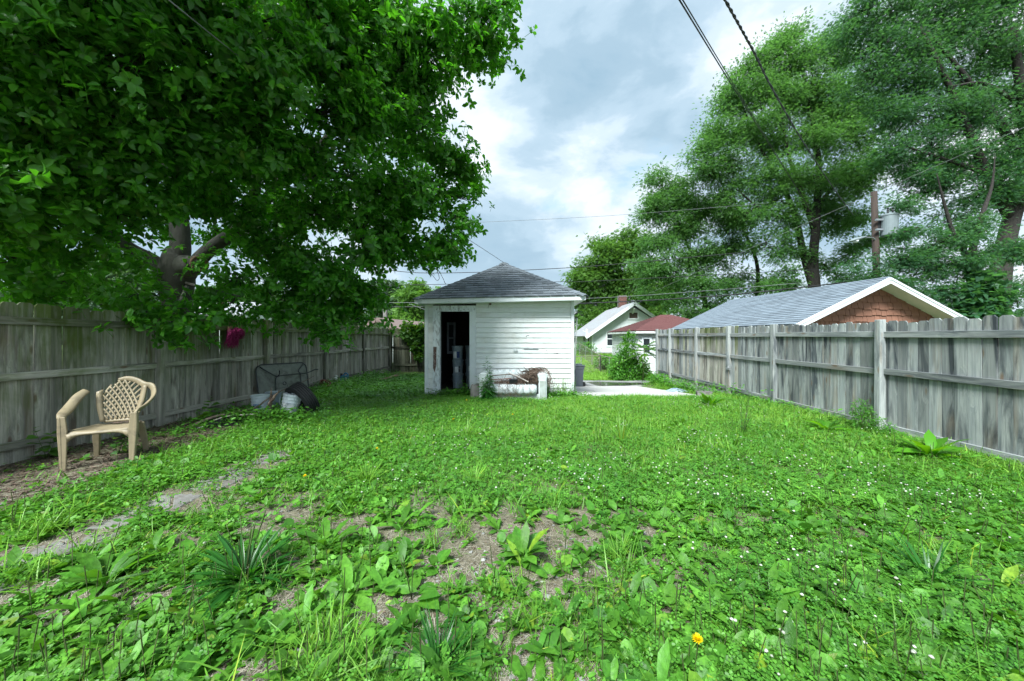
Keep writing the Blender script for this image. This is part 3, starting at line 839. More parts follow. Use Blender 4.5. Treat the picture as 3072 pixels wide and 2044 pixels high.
Geo().box(*wall_box(-1.97, -1.21, SY-.04, SY+.13, -.05, .035)).build('door_sill', 'old_concrete', shed)
# roof
E = [Vector((-2.51, 8.95, 2.345)), Vector((1.67, 8.95, 2.44)), Vector((1.67, 13.2, 2.44)), Vector((-2.51, 13.2, 2.345))]
AP = Vector((-.40, 11.05, 3.63))
rg = Geo()
for i in range(4):
    a, b = E[i], E[(i+1) % 4]
    n = (b - a).cross(AP - a).normalized()
    rg.add([tuple(p - n * q) for q in (.004, .035) for p in (a, b, AP)], [(0,1,2),(5,4,3)], [(0,3,4,1),(1,4,5,2),(2,5,3,0)])
roof = rg.build('roof', 'shingle_dark', shed)
u = (E[1]-E[0]).normalized()
n0 = (E[1]-E[0]).cross(AP-E[0]).normalized(); v = n0.cross(u)
Lb = (E[1]-E[0]).length; sa, ta = (AP-E[0]).dot(u), (AP-E[0]).dot(v)
shingles(roof, E[0] - v * .02, u, v, [(-.02, 0), (Lb + .02, 0), (sa + .02, ta + .02), (sa - .02, ta + .02)], .305, .148, 'shingle_dark', thick=.02)
for i, j in ((0, 3), (1, 2)):
    a, b = E[i], E[j]
    uu = (a - b).normalized() if i == 0 else (b - a).normalized()
    oo = E[3] if i == 0 else E[1]
    nn = uu.cross(AP - oo).normalized(); vv = nn.cross(uu)
    ln = (E[0]-E[3]).length; s_, t_ = (AP-oo).dot(uu), (AP-oo).dot(vv)
    shingles(roof, oo - vv * .02, uu, vv, [(-.02, 0), (ln + .02, 0), (s_ + .02, t_ + .02), (s_ - .02, t_ + .02)], .305, .148, 'shingle_dark', joined=True)
for i, sd_ in ((0, 1), (1, -1)):
    hip = (AP - E[i]).normalized()
    fd = u * sd_; fd = (fd - hip * fd.dot(hip)).normalized()
    gd = Vector((0, 1, 0)); gd = (gd - hip * gd.dot(hip)).normalized()
    caps(roof, E[i] - hip * .02, AP, fd, gd, 15, 'shingle_dark', .14)
g = Geo().lathe([(.16, -.05), (.13, .0), (.05, .035), (0, .045)], 10, Matrix.Translation(AP))
g.build('peak_cap', 'shingle_dark', roof)
# fascia and soffit
def fascia(a, b, hh=.105, out=Vector((0, -1, 0))):
    return Geo().bar(tuple(a + Vector((0, 0, -.068)) + out * -.02), tuple(b + Vector((0, 0, -.068)) + out * -.02), .025, hh)
fascia(E[0], E[1]).build('fascia', 'white_trim', roof)
fascia(E[1] + Vector((0, .014, 0)), E[2], out=Vector((1, 0, 0))).build('fascia', 'white_trim', roof)
fascia(E[3], E[0] + Vector((0, .014, 0)), out=Vector((-1, 0, 0))).build('fascia', 'white_trim', roof)
zs = -.112
g = Geo()
sof = [E[0]+Vector((.03,.03,zs)), E[1]+Vector((-.03,.03,zs)), E[2]+Vector((-.03,-.03,zs)), E[3]+Vector((.03,-.03,zs))]
inn = [Vector((x0+.02, SY+.03, 0)), Vector((x1-.02, SY+.03, 0)), Vector((x1-.02, yb, 0)), Vector((x0+.02, yb, 0))]
for p, q in zip(inn, sof): p.z = q.z
g.add([tuple(p) for p in sof + inn], [(i, (i+1) % 4, 4 + (i+1) % 4, 4 + i) for i in range(4)])
g.build('soffit', 'white_trim', roof)
for k in range(7):
    p = E[0].lerp(E[1], (k + .4) / 7) + Vector((0, -.003, -.055 - .03 * (k % 2)))
    Geo().lathe([(.006, 0), (.005, .003), (0, .004)], 6, Matrix.Translation(p + Vector((0, .0, 0))) @ Matrix.Rotation(R(90), 4, 'X')).build('nail_head', 'rusty_metal', roof)
# small fittings on the siding
def on_wall(px, py): 
    p = W(px, py, SY); return p
p = on_wall(1546.5, 1051)
g = Geo().box((0, 0, 0), (.115, .03, .078)); ob = bevel(g.build('outlet_cover', 'white_trim', shed, loc=(p.x, SY - .022, p.z)), .008, 2)
for dx in (-.026, .026):
    Geo().box((dx, -.018, 0), (.034, .006, .05)).build('outlet_flap', 'house_white', ob)
p = on_wall(1593, 1046)
g = Geo().box((0, 0, 0), (.37, .012, .042)); mp = g.build('metal_plate', 'metal', shed, loc=(p.x, SY - .012, p.z)); mp.rotation_euler = (0, R(.8), 0)
Geo().box((0, -.009, .002), (.1, .006, .014)).build('slot', 'house_white', mp)
for px, py in ((1470.5, 912),):
    p = on_wall(px, py)
    h = Geo().lathe([(0, 0), (.034, 0), (.034, .02), (.02, .024), (0, .024)], 12, Matrix.Rotation(R(90), 4, 'X')).build('wire_hole', 'rust_paint', shed, loc=(p.x, SY - .008, p.z))
    Geo().tube([(0, -.02, 0), (-.03, -.05, -.03), (-.045, -.06, -.1), (-.05, -.05, -.115)], .005, 5).build('loose_wire', 'wire_grey', h)
for px, py, w_, tilt in ((1583, 1008, .05, 20), (1668, 1060, .06, -25), (1640, 1053, .03, -10)):
    p = on_wall(px, py)
    o = Geo().add([(-w_, 0, 0), (-.2*w_, 0, .014), (w_, 0, .008), (w_*.9, 0, -.004), (0, 0, .002), (-w_*.8, 0, -.02)], [(0, 5, 4, 3, 2, 1)]).build('torn_vinyl', 'ink', shed, loc=(p.x, SY - .0085, p.z))
    o.rotation_euler = (0, R(-tilt), 0)
# loose cables at the right-hand corner
for k, (dx, r_) in enumerate(((.02, .008), (.05, .007), (.075, .012))):
    pts = [(x1 + .03 + dx * .2, SY + .15, 1.95 - .05 * k)]
    for j in range(9):
        t_ = j / 8
        pts.append((x1 + .03 + dx * (.5 + .6 * math.sin(t_ * 3 + k)), SY + .15, 1.9 - 1.75 * t_))
    Geo().tube(pts, r_, 6).build('cable', 'wire' if k == 0 else 'pale_pipe', shed, smooth=True)
# ---- things stored inside
def bucket_parts(root, m, lid=True, label=None, h=.37, handle=True, drop=False):
    prof = [(0, 0), (.125, 0), (.13, .012), (.139, h*.62), (.147, h*.63), (.147, h*.66), (.141, h*.67), (.142, h*.78), (.151, h*.79), (.151, h*.82), (.144, h*.83),
            (.146, h*.93), (.156, h*.935), (.156, h)]
    if lid: prof += [(.158, h), (.159, h+.008), (.15, h+.014), (.14, h+.006), (0, h+.006)]
    else: prof += [(.15, h), (.139, h*.9), (.125, .02), (0, .02)]
    Geo().lathe(prof, 28).build('bucket_body', m, root, smooth=False)
    if handle:
        pts = []
        for i in range(13):
            t_ = -math.pi/2 + math.pi * i / 12
            pts.append((.155 * math.sin(t_), -.148 - .02 * math.cos(t_), h*.8 - .155 * math.cos(t_) * 1.0))
        Geo().tube(pts, .003, 5).build('wire_handle', 'metal', root)
    if label:
        def patch(nm, mt, a0, a1, za, zb, r=.1405):
            th = np.linspace(R(a0), R(a1), 9)
            V = [(r_ * math.sin(t_), -r_ * math.cos(t_), z_) for z_, r_ in ((za, r - .0045 + .012 * za / h), (zb, r - .0045 + .012 * zb / h)) for t_ in th]
            return Geo().add(V, [(i, i+1, 10+i, 9+i) for i in range(8)]).build(nm, mt, root)
        for args in label: patch(*args)
def bucket(loc, m, lab, rz=0, rx=0, ry=0, lid=True, label=None, s=1.0, handle=True, group=None):
    b = thing('bucket', lab, 'bucket', loc, rz, group)
    b.rotation_euler = (rx, ry, rz); b.scale = (s, s, s)
    bucket_parts(b, m, lid, label, handle=handle)
    return b
LAB = [('label', 'label_white', -42, 0, .05, .24), ('label_print', 'label_navy', 0, 34, .06, .24)]
bx_ = W(1374, 1180, 10.15).x
bucket((bx_, 10.15, .015), 'bucket_grey', 'grey lidded bucket at the foot of the stack just inside the shed doorway', 0, label=None)
bucket((bx_ - .005, 10.15, .40), 'bucket_grey', 'grey bucket with torn label, middle of the stack in the shed doorway', .1, label=[('label', 'label_white', -30, 6, .05, .2), ('label_print', 'ink', 14, 30, .06, .22)])
bucket((bx_ - .01, 10.15, .785), 'bucket_grey', 'grey bucket with navy label, topmost of the stack in the shed doorway', -.05, label=LAB, handle=False)
bx2 = W(1412, 1180, 10.45).x
bucket((bx2, 10.45, .40), 'bucket_grey', 'lower grey bucket half hidden by the right door casing', .4, label=[('label', 'label_white', -40, -5, .05, .2)], handle=False)
bucket((bx2, 10.45, .785), 'bucket_grey', 'upper grey bucket half hidden by the right door casing', 0, handle=False)
bucket((bx2, 10.45, .015), 'bucket_grey', 'bottom grey bucket behind the weeds at the right door casing', 0, handle=False)
wf = thing('window_sash', 'pale old window sash propped in the dark doorway of the shed', 'window sash', W(1354, 1062, 11.0), R(-8))
wz = .95
for nm, c, sz in (('stile', (-.105, 0, wz/2), (.06, .04, wz)), ('stile', (.105, 0, wz/2), (.06, .04, wz)), ('sash_rail', (0, 0, .04), (.15, .035, .08)),
                  ('sash_rail', (0, 0, wz-.04), (.15, .035, .08)), ('sash_rail', (0, 0, wz*.5), (.15, .035, .05))):
    Geo().box(c, sz).build(nm, 'shingle_dark', wf)
Geo().box((0, .005, wz/2), (.15, .006, wz-.1)).build('pane', 'glass', wf)

# ------------------------------------------------------------------ neighbours' garage with grey roof (right)
R0 = Vector((9.75, 9.6, 2.997))
al_, ac = Vector((-.1045, .9945, 0)), Vector((.9945, .1045, 0))
HALF, RISE, LEN = 2.737, 1.258, 6.1
gar = thing('garage', 'neighbouring garage with blue-grey shingle roof and terracotta shake gable', 'garage')
Lq = R0 - ac * HALF - Vector((0, 0, RISE)); Rq = R0 + ac * HALF - Vector((0, 0, RISE))
def roof_plane(g, a, b, c, d, th=.05):
    n = (b - a).cross(d - a).normalized()
    if n.z < 0: n = -n
    V = [tuple(p) for p in (a, b, c, d)] + [tuple(p - n * th) for p in (a, b, c, d)]
    g.add(V, [(0,1,2,3),(7,6,5,4),(0,4,5,1),(1,5,6,2),(2,6,7,3),(3,7,4,0)])
g = Geo(); roof_plane(g, Lq, Lq + al_*LEN, R0 + al_*LEN, R0); roof_plane(g, R0, R0 + al_*LEN, Rq + al_*LEN, Rq)
groof = g.build('roof', 'shingle_grey', gar)
vL = (R0 - Lq).normalized(); Ls = (R0 - Lq).length
shingles(groof, Lq + al_*LEN, -al_, vL, [(0, 0), (LEN, 0), (LEN, Ls), (0, Ls)], .33, .145, 'shingle_grey', thick=.014,
         jit=lambda: rnd.uniform(.55, 1.3), limit=300, gap=.004, order=lambda pc: -sum(q[0] for q in pc[1]) / len(pc[1]), stag=.37)
vR = (R0 - Rq).normalized()
shingles(groof, Rq, al_, vR, [(0, 0), (LEN, 0), (LEN, Ls), (0, Ls)], .33, .145, 'shingle_grey', joined=True)
for a, b in ((Lq, R0), (Rq, R0)):
    dn = Vector((0, 0, -1))
    g = Geo().bar(tuple(a - al_*.012 + dn*.10), tuple(b - al_*.012 + dn*.10), .03, .15, up=(0, 0, 1)); g.build('rake_board', 'white_trim', groof)
    g = Geo().bar(tuple(a - al_*.032 + dn*.055), tuple(b - al_*.032 + dn*.055), .02, .05, up=(0, 0, 1)); g.build('rake_trim', 'white_trim', groof)
    g = Geo(); a2, b2 = a + dn*.15, b + dn*.15
    roof_plane(g, a2, b2, b2 + al_*.42, a2 + al_*.42, .015); g.build('soffit', 'white_trim', groof)
g = Geo().bar(tuple(Lq + Vector((.02, 0, -.11))), tuple(Lq + al_*LEN + Vector((.02, 0, -.11))), .03, .13); g.build('fascia', 'white_trim', groof)
# gable wall behind its shakes
wall0 = R0 + al_ * .42
g = Geo(); hw = HALF - .12
zb_ = -.6
P_ = lambda s, z: tuple(wall0 + ac * s + Vector((0, 0, z - wall0.z)))
top_at = lambda s: wall0.z - .16 - abs(s) * RISE / HALF
fr = [P_(-hw, zb_), P_(hw, zb_), P_(hw, top_at(hw)), P_(0, top_at(0)), P_(-hw, top_at(hw))]
bk = [tuple(Vector(p) + al_ * (LEN - .8)) for p in fr]
g.add(fr + bk, [(0,1,2,3,4),(9,8,7,6,5)], [(0,5,6,1),(1,6,7,2),(4,9,5,0)])
gw = g.build('wall', 'rust_paint', gar)
zrow_ = 1.30; rowh = .178; k = 0
org = wall0 - al_ * .004
while zrow_ < top_at(0):
    s = -hw - rnd.uniform(0, .2)
    while s < hw:
        w = rnd.choice((.13, .16, .2, .24, .27))
        db = rnd.choice((0, 0, .018, .03))
        q = [(s + .006, zrow_ - db), (s + w - .006, zrow_ - db), (s + w - .006, zrow_ + rowh + .01), (s + .006, zrow_ + rowh + .01)]
        q = clip_poly(q, (hw, top_at(hw)), (0, top_at(0))); q = clip_poly(q, (0, top_at(0)), (-hw, top_at(hw))) if q else q
        if len(q) > 2 and area2(q) > 3e-4:
            g = Geo(); slab(g, q, Vector((org.x, org.y, 0)), ac, Vector((0, 0, 1)), -al_, 0.0, lambda a, b, z0=zrow_: .006 + .034 * max(0, 1 - (b - z0 + .02) / (rowh + .03)))
            g.build('shake', 'shake', gw)
        s += w
    zrow_ += rowh; k += 1

# ------------------------------------------------------------------ houses beyond the alley
def clapboards(name, o, u, n, poly, expo, mat, root, thick=.015):
    """stepped boards over the polygon (s, z) of a wall plane, joined: too fine to tell apart from here"""
    g = Geo(); z0, z1 = min(p[1] for p in poly), max(p[1] for p in poly); smin, smax = min(p[0] for p in poly), max(p[0] for p in poly)
    z = z0
    while z < z1:
        q = [(smin, z), (smax, z), (smax, z + expo), (smin, z + expo)]
        for i in range(len(poly)):
            if q: q = clip_poly(q, poly[i], poly[(i+1) % len(poly)])
        if len(q) > 2 and area2(q) > 1e-3:
            slab(g, q, o, u, Vector((0, 0, 1)), n, -.06, lambda s, t_, z=z: .002 + thick * max(0, 1 - (t_ - z) / expo))
        z += expo
    return g.build(name, mat, root, kind='stuff')
def window(root, c, u, n, w, h, glass='glass', frame='white_trim', mid=True):
    fr = Geo(); c = Vector(c); zz = Vector((0, 0, 1))
    B = lambda s, t, sw, sh, d: fr.bar(tuple(c + u*s - u*sw/2 + zz*t + n*d), tuple(c + u*s + u*sw/2 + zz*t + n*d), .05, sh)
    B(0, h/2 + .05, w + .2, .1, .03); B(0, -h/2 - .05, w + .24, .1, .04)
    fr2 = fr
    for s in (-1, 1): fr.bar(tuple(c + u*s*(w/2 + .05) - zz*h/2 + n*.03), tuple(c + u*s*(w/2 + .05) + zz*h/2 + n*.03), .05, .1, up=tuple(u))
    wobj = fr.build('window', frame, root)
    g = Geo(); g.bar(tuple(c - u*w/2 + n*.012), tuple(c + u*w/2 + n*.012), .01, h); g.build('pane', glass, wobj)
    if mid:
        g = Geo(); g.bar(tuple(c - u*w/2 + n*.03), tuple(c + u*w/2 + n*.03), .02, .05); g.build('meeting_rail', frame, wobj)
    return wobj
# white bungalow
HY = 32.0
house = thing('house', 'white clapboard bungalow with brick chimney beyond the alley', 'house')
pk = W(1904, 904, HY - .6); wl = W(1779, 1000, HY).x; px_ = pk.x; hwid = px_ - wl
ev = 1.4 + 26 * HY / F
zpk = pk.z - .25
U, Nn = Vector((1, 0, 0)), Vector((0, -1, 0))
hb = -.25
poly = [(-hwid, hb + .35), (hwid, hb + .35), (hwid, ev - .15), (0, zpk - .15), (-hwid, ev - .15)]
clapboards('clapboard', Vector((px_, HY, 0)), U, Nn, poly, .115, 'house_white', house)
Geo().box((px_, HY + 5, (hb + ev) / 2), (2*hwid, 9.9, ev - hb - .2)).build('wall', 'house_white', house)
Geo().box((px_, HY - .02, hb + .15), (2*hwid + .05, .1, .42)).build('foundation', 'old_concrete', house)
sl = (zpk - (ev - .15) + .15) / hwid
oh = .75
a = Vector((px_ - hwid - oh, HY - .6, zpk + .2 - sl * (hwid + oh))); r = Vector((px_, HY - .6, zpk + .2)); c = Vector((px_ + hwid + oh, HY - .6, a.z))
D = Vector((0, 10.2, 0))
g = Geo(); roof_plane(g, a, a + D, r + D, r, .12); roof_plane(g, r, r + D, c + D, c, .12)
hroof = g.build('roof', 'shingle_pale', house)
for p, q in ((a, r), (c, r)):
    Geo().bar(tuple(p + Vector((0, -.03, -.14))), tuple(q + Vector((0, -.03, -.14))), .05, .26).build('rake_board', 'white_trim', hroof)
Geo().bar((r.x, HY - .5, zpk - .35), (r.x, HY + .02, zpk - .75), .12, .12).build('gable_bracket', 'white_trim', hroof)
# left side porch recess with its windows
sx = wl - .02
for yy in (HY + 1.6, HY + 3.9):
    window(house, (wl - .035, yy, 1.0), Vector((0, 1, 0)), Vector((-1, 0, 0)), .9, 1.35)
Geo().box((wl - .55, HY + .12, ev - .3), (.12, .12, .0 + .6)).build('porch_post', 'white_trim', house)
Geo().tube([(wl - .9, HY - .3, ev - .2), (wl - .4, HY - .15, ev - .45), (wl - .06, HY - .12, ev - .55), (wl - .06, HY - .12, .1)], .04, 6).build('downpipe', 'white_trim', house)
pw = W(1900, 947, HY); window(house, (pw.x, HY, pw.z), U, Nn, .72, .5, glass='curtain', mid=False)
pw = W(1831, 1017, HY); window(house, (pw.x, HY, pw.z), U, Nn, .55, 1.15)
# brick chimney, brick by brick
ch = bpy.data.objects.new('chimney', None); COL.objects.link(ch); ch.parent = hroof
cp = W(1866, 905, HY + 3.5)
Geo().box((cp.x, cp.y, cp.z - .35), (.74, .60, 1.8)).build('mortar_core', 'old_concrete', ch)
bm = Geo().box((0, 0, 0), (.235, .105, .068)).build('brick_source', 'brick'); bme = bm.data; bpy.data.objects.remove(bm)
for row in range(14):
    z = cp.z - .52 + row * .08
    if z > cp.z + .5: break
    for k in range(4):
        xx = cp.x - .37 + .125 * (row % 2) + k * .247
        if xx + .0 > cp.x + .36: continue
        o = link('brick', bme, 'brick', ch); o.location = (min(xx + .06, cp.x + .27), cp.y - .275 - (.02 if row > 11 else 0), z)
# red-roofed outbuilding
rb = thing('outbuilding', 'flaking white outbuilding with maroon hipped roof beside the bush', 'outbuilding')
zr = 2.78; ez = 1.78
e0, e1, e2, e3 = Vector((6.3, 19.6, ez)), Vector((11.8, 19.6, ez)), Vector((11.8, 25.6, ez)), Vector((6.3, 25.6, ez))
ra, rbp = Vector((8.75, 22.4, zr)), Vector((9.4, 22.4, zr))
g = Geo()
def tri_or_quad(pts):
    n = (pts[1]-pts[0]).cross(pts[2]-pts[0]).normalized()
    if n.z < 0: n = -n
    k = len(pts); V = [tuple(p) for p in pts] + [tuple(p - n * .06) for p in pts]
    g.add(V, [tuple(range(k))], [tuple(range(k, 2*k))[::-1]], [(i, k+i, k+(i+1) % k, (i+1) % k) for i in range(k)])
tri_or_quad([e0, e1, rbp, ra]); tri_or_quad([e1, e2, rbp]); tri_or_quad([e2, e3, ra, rbp]); tri_or_quad([e3, e0, ra])
rroof = g.build('roof', 'shingle_red', rb)
for (oo, uu, pl) in ((e0, (e1-e0).normalized(), (e0, e1, rbp, ra)), (e3, (e0-e3).normalized(), (e3, e0, ra))):
    nn = uu.cross(pl[2] - oo).normalized(); vv = nn.cross(uu)
    shingles(rroof, oo, uu, vv, [((p-oo).dot(uu), (p-oo).dot(vv)) for p in pl], .35, .14, 'shingle_red', joined=True, thick=.012)
Geo().bar(tuple(e0 + Vector((0, .03, -.1))), tuple(e1 + Vector((0, .03, -.1))), .03, .12).build('fascia', 'peel_wall', rroof)
Geo().bar(tuple(e0 + Vector((.03, 0.02, -.1))), tuple(e3 + Vector((.03, 0, -.1))), .03, .12).build('fascia', 'peel_wall', rroof)
rw0 = 6.55
clapboards('clapboard', Vector((rw0, 19.9, 0)), U, Nn, [(0, -.6), (5.0, -.6), (5.0, ez - .1), (0, ez - .1)], .15, 'peel_wall', rb)
clapboards('clapboard', Vector((rw0, 25.3, 0)), Vector((0, -1, 0)), Vector((-1, 0, 0)), [(0, -.6), (5.38, -.6), (5.38, ez - .1), (0, ez - .1)], .15, 'peel_wall', rb)
Geo().box((rw0 + 2.56, 22.7, .45), (4.95, 5.3, 2.2)).build('wall', 'peel_wall', rb)
window(rb, (rw0 + .45, 19.9, .95), U, Nn, .34, .75, frame='peeling')
gd_ = Geo().box((rw0 + 2.1, 19.86, .3), (2.3, .06, 1.9)).build('garage_door', 'house_white', rb)
for k in range(4): Geo().box((rw0 + 2.1, 19.822, -.4 + k * .47), (2.26, .02, .43)).build('door_panel', 'house_white', gd_)
for s in (-1, 1): Geo().box((rw0 + 2.1 + s * 1.2, 19.84, .3), (.12, .08, 1.95)).build('door_casing', 'white_trim', gd_)
# white house far behind, left of the bungalow
fh = thing('house', 'distant pale house glimpsed past the shed corner', 'house')
q = W(1722, 1035, 48)
Geo().box((q.x + .2, 50, 1.4), (4.2, 6, 3.6)).build('wall', 'house_white', fh)
g = Geo(); roof_plane(g, Vector((q.x - 2.3, 46.7, 3.1)), Vector((q.x - 2.3, 53, 3.1)), Vector((q.x + .2, 53, 4.8)), Vector((q.x + .2, 46.7, 4.8)), .15)
roof_plane(g, Vector((q.x + .2, 46.7, 4.8)), Vector((q.x + .2, 53, 4.8)), Vector((q.x + 2.7, 53, 3.1)), Vector((q.x + 2.7, 46.7, 3.1)), .15)
g.build('roof', 'shingle_pale', fh)
window(fh, (q.x - .2, 46.98, 1.4), U, Nn, .9, 1.3)
# brown-roofed house behind the back fence
bh = thing('house', 'low cream house with brown shingle roof behind the back fence', 'house')
a0 = W(1010, 975, 24); 
pA, pB = W(1128, 953, 22), W(1250, 1012, 22)
ridge2 = W(1188, 945, 30); low2 = W(1300, 985, 30)
g = Geo(); roof_plane(g, pA + Vector((-.0, 0, 0)), pA + Vector((1.6, 8, 0)), pB + Vector((1.6, 8, 0)), pB, .12)
pC = Vector((pA.x - (pB.x - pA.x), 22, pB.z))
roof_plane(g, pC, pC + Vector((1.6, 8, 0)), pA + Vector((1.6, 8, 0)), pA, .12)
br = g.build('roof', 'shingle_brown', bh)
for p in (pB, pC):
    Geo().bar(tuple(p + Vector((0, -.03, -.16))), tuple(pA + Vector((0, -.03, -.16))), .05, .2).build('rake_board', 'shingle_brown', br)
hw2 = (pB.x - pA.x) * .86
clapboards('clapboard', Vector((pA.x, 22.5, 0)), U, Nn, [(-hw2, -.3), (hw2, -.3), (hw2, pB.z - .12), (0, pA.z - .22), (-hw2, pB.z - .12)], .17, 'house_white', bh)
Geo().box((pA.x + .5, 26, .7), (2 * hw2 - 1.2, 6.8, 1.9)).build('wall', 'house_white', bh)
c2 = W(1156, 935, 30)
Geo().box(tuple(c2), (.28, .28, 1.1)).build('chimney', 'old_concrete', br)
# pale-roofed house far behind the left fence
lh = thing('house', 'pale roof of a far house seen under the big tree', 'house')
q = W(650, 940, 34)
g = Geo(); roof_plane(g, q + Vector((-4.5, 0, -.1)), q + Vector((-4.5, 5, 1.5)), q + Vector((1.2, 5, 1.5)), q + Vector((2.2, 0, -.1)), .12)
g.build('roof', 'shingle_pale', lh)
Geo().box((q.x - 1.2, 36.5, 1.4), (6.2, 4.5, 2 * (q.z - 1.4) + 0.1 if q.z > 2 else 3)).build('wall', 'house_white', lh)
Geo().lathe([(.14, -.3), (.14, .25), (.24, .27), (.24, .5), (.05, .6), (0, .6)], 10, Matrix.Translation(q + Vector((-.4, 1.2, .55)))).build('roof_vent', 'terracotta', lh)

# ------------------------------------------------------------------ broken concrete garden path, half grown over
path = bpy.data.objects.new('garden_path', None); COL.objects.link(path); path['kind'] = 'structure'
path['label'] = 'broken concrete garden path half covered by weeds'
for i, (y0, y1, xo) in enumerate(((1.95, 2.6, -2.97), (2.66, 3.24, -2.93), (3.34, 3.9, -2.88), (4.02, 4.55, -2.83))):
    n = 8; prm = []
    for (ax, ay, bx, by) in ((-.19, y0, .19, y0), (.19, y0, .19, y1), (.19, y1, -.19, y1), (-.19, y1, -.19, y0)):
        for k in range(n):
            t_ = k / n
            prm.append((xo + ax + (bx - ax) * t_ + rnd.uniform(-.03, .03), ay + (by - ay) * t_ + rnd.uniform(-.02, .02)))
    shards = [prm]
    for q in range(3):
        a_ = rnd.uniform(0, 6.28); c_ = (xo + rnd.uniform(-.1, .1), rnd.uniform(y0 + .12, y1 - .12))
        p0, p1 = c_, (c_[0] + math.cos(a_), c_[1] + math.sin(a_))
        nxt = []
        for sh in shards:
            for A_, B_ in ((p0, p1), (p1, p0)):
                c = clip_poly(sh, A_, B_)
                if len(c) > 2 and area2(c) > .004: nxt.append(c)
        shards = nxt
    for sh in shards:
        cx_ = sum(p[0] for p in sh) / len(sh); cy_ = sum(p[1] for p in sh) / len(sh)
        loc_ = [((p[0]-cx_) * .93, (p[1]-cy_) * .93) for p in sh]
        o = Geo().prism(loc_, -.09, 0.0).build('paving_slab', 'old_concrete', path)
        o.location = (cx_, cy_, gzf(cx_, cy_) + rnd.uniform(.004, .016)); o.rotation_euler = (R(rnd.uniform(-2.5, 2.5)), R(rnd.uniform(-2.5, 2.5)), R(rnd.uniform(-3, 3)))
        bevel(o, .006)

# ------------------------------------------------------------------ broken resin chair
def smooth_path(pts, n=6):
    """Catmull-Rom through the points"""
    P = [Vector(p) for p in pts]; P = [P[0] * 2 - P[1]] + P + [P[-1] * 2 - P[-2]]
    out = []
    for i in range(1, len(P) - 2):
        for k in range(n):
            t = k / n
            a, b, c, d = P[i-1], P[i], P[i+1], P[i+2]
            out.append(.5 * ((2*b) + (c - a)*t + (2*a - 5*b + 4*c - d)*t*t + (3*b - a - 3*c + d)*t**3))
    out.append(P[-2])
    return out
cz = gzf(-4.55, 4.0)
chair = thing('armchair', 'broken tan resin garden armchair with lattice back beside the mossy fence', 'chair', (-4.666, 4.21, cz - .012), R(28))
def back_pt(s, t):
    return Vector((s * (.148 + .06 * t + .02 * math.sin(t * 3)), .20 + .15 * t - .05 * s * s * (.4 + t), .425 + t * (.475 - .07 * s * s)))
def sweep(name, pts, w, flat, parent, n=6, taper=None, up=(0, 1, 0), sides=8):
    P = smooth_path(pts, n)
    r = np.full(len(P), w) if taper is None else np.interp(np.linspace(0, 1, len(P)), np.linspace(0, 1, len(taper)), taper)
    return Geo().tube(P, r, sides, flat=flat, up=up).build(name, 'chair', parent, smooth=True)
back = bpy.data.objects.new('backrest', None); COL.objects.link(back); back.parent = chair
for s in (-1, 1):
    tt = np.linspace(0, .98 if s > 0 else .86, 12)
    V = []
    for t in tt:
        for ds in (.80, 1.04): V.append(back_pt(s * ds, t))
    g = Geo().add([tuple(p) for p in V], [(2*i, 2*i+1, 2*i+3, 2*i+2) for i in range(11)])
    o = g.build('back_stile', 'chair', back, smooth=True); md = o.modifiers.new('thick', 'SOLIDIFY'); md.thickness = .018; md.offset = 0
V = [tuple(back_pt(-.85 + 1.7 * i / 12, t)) for t in (-.03, .05) for i in range(13)]
o = Geo().add(V, [(i, i+1, 14+i, 13+i) for i in range(12)]).build('back_foot', 'chair', back, smooth=True); md = o.modifiers.new('thick', 'SOLIDIFY'); md.thickness = .014
for fam in (-1, 1):
    for k in range(-4, 9):
        pts = []
        for j in range(25):
            t = j / 24
            s = -.82 + .235 * k + fam * (t * 1.35 - (0 if fam > 0 else .0)) + (.0 if fam > 0 else .25)
            lim_t = 1.0 if s > -.35 else 1.0 - .22 * min(1, (-.35 - s) / .5)
            if abs(s) <= .83 and .03 <= t <= lim_t: pts.append(back_pt(s, t) + Vector((0, fam * .0035, 0)))
        if len(pts) > 2:
            Geo().tube(pts, .0105, 6, flat=.32, up=(0, 1, 0)).build('lattice_slat', 'chair', back, smooth=True)
rim = [back_pt(-.28, 1.0), back_pt(.1, 1.015), back_pt(.5, 1.0), back_pt(.9, .97), Vector((.27, .27, .80)), Vector((.315, .15, .70)), Vector((.30, -.05, .615)), Vector((.285, -.2, .59)), Vector((.278, -.245, .56))]
sweep('arm_rail', rim, .034, .38, chair, 6, [.022, .032, .034, .038, .042, .046, .044, .04, .036])
larm = [(-.275, .2, .80), (-.31, .12, .74), (-.325, .0, .645), (-.315, -.12, .60), (-.29, -.22, .59), (-.28, -.25, .555)]
sweep('arm_rail', larm, .034, .38, chair, 6, [.036, .044, .047, .046, .04, .034])
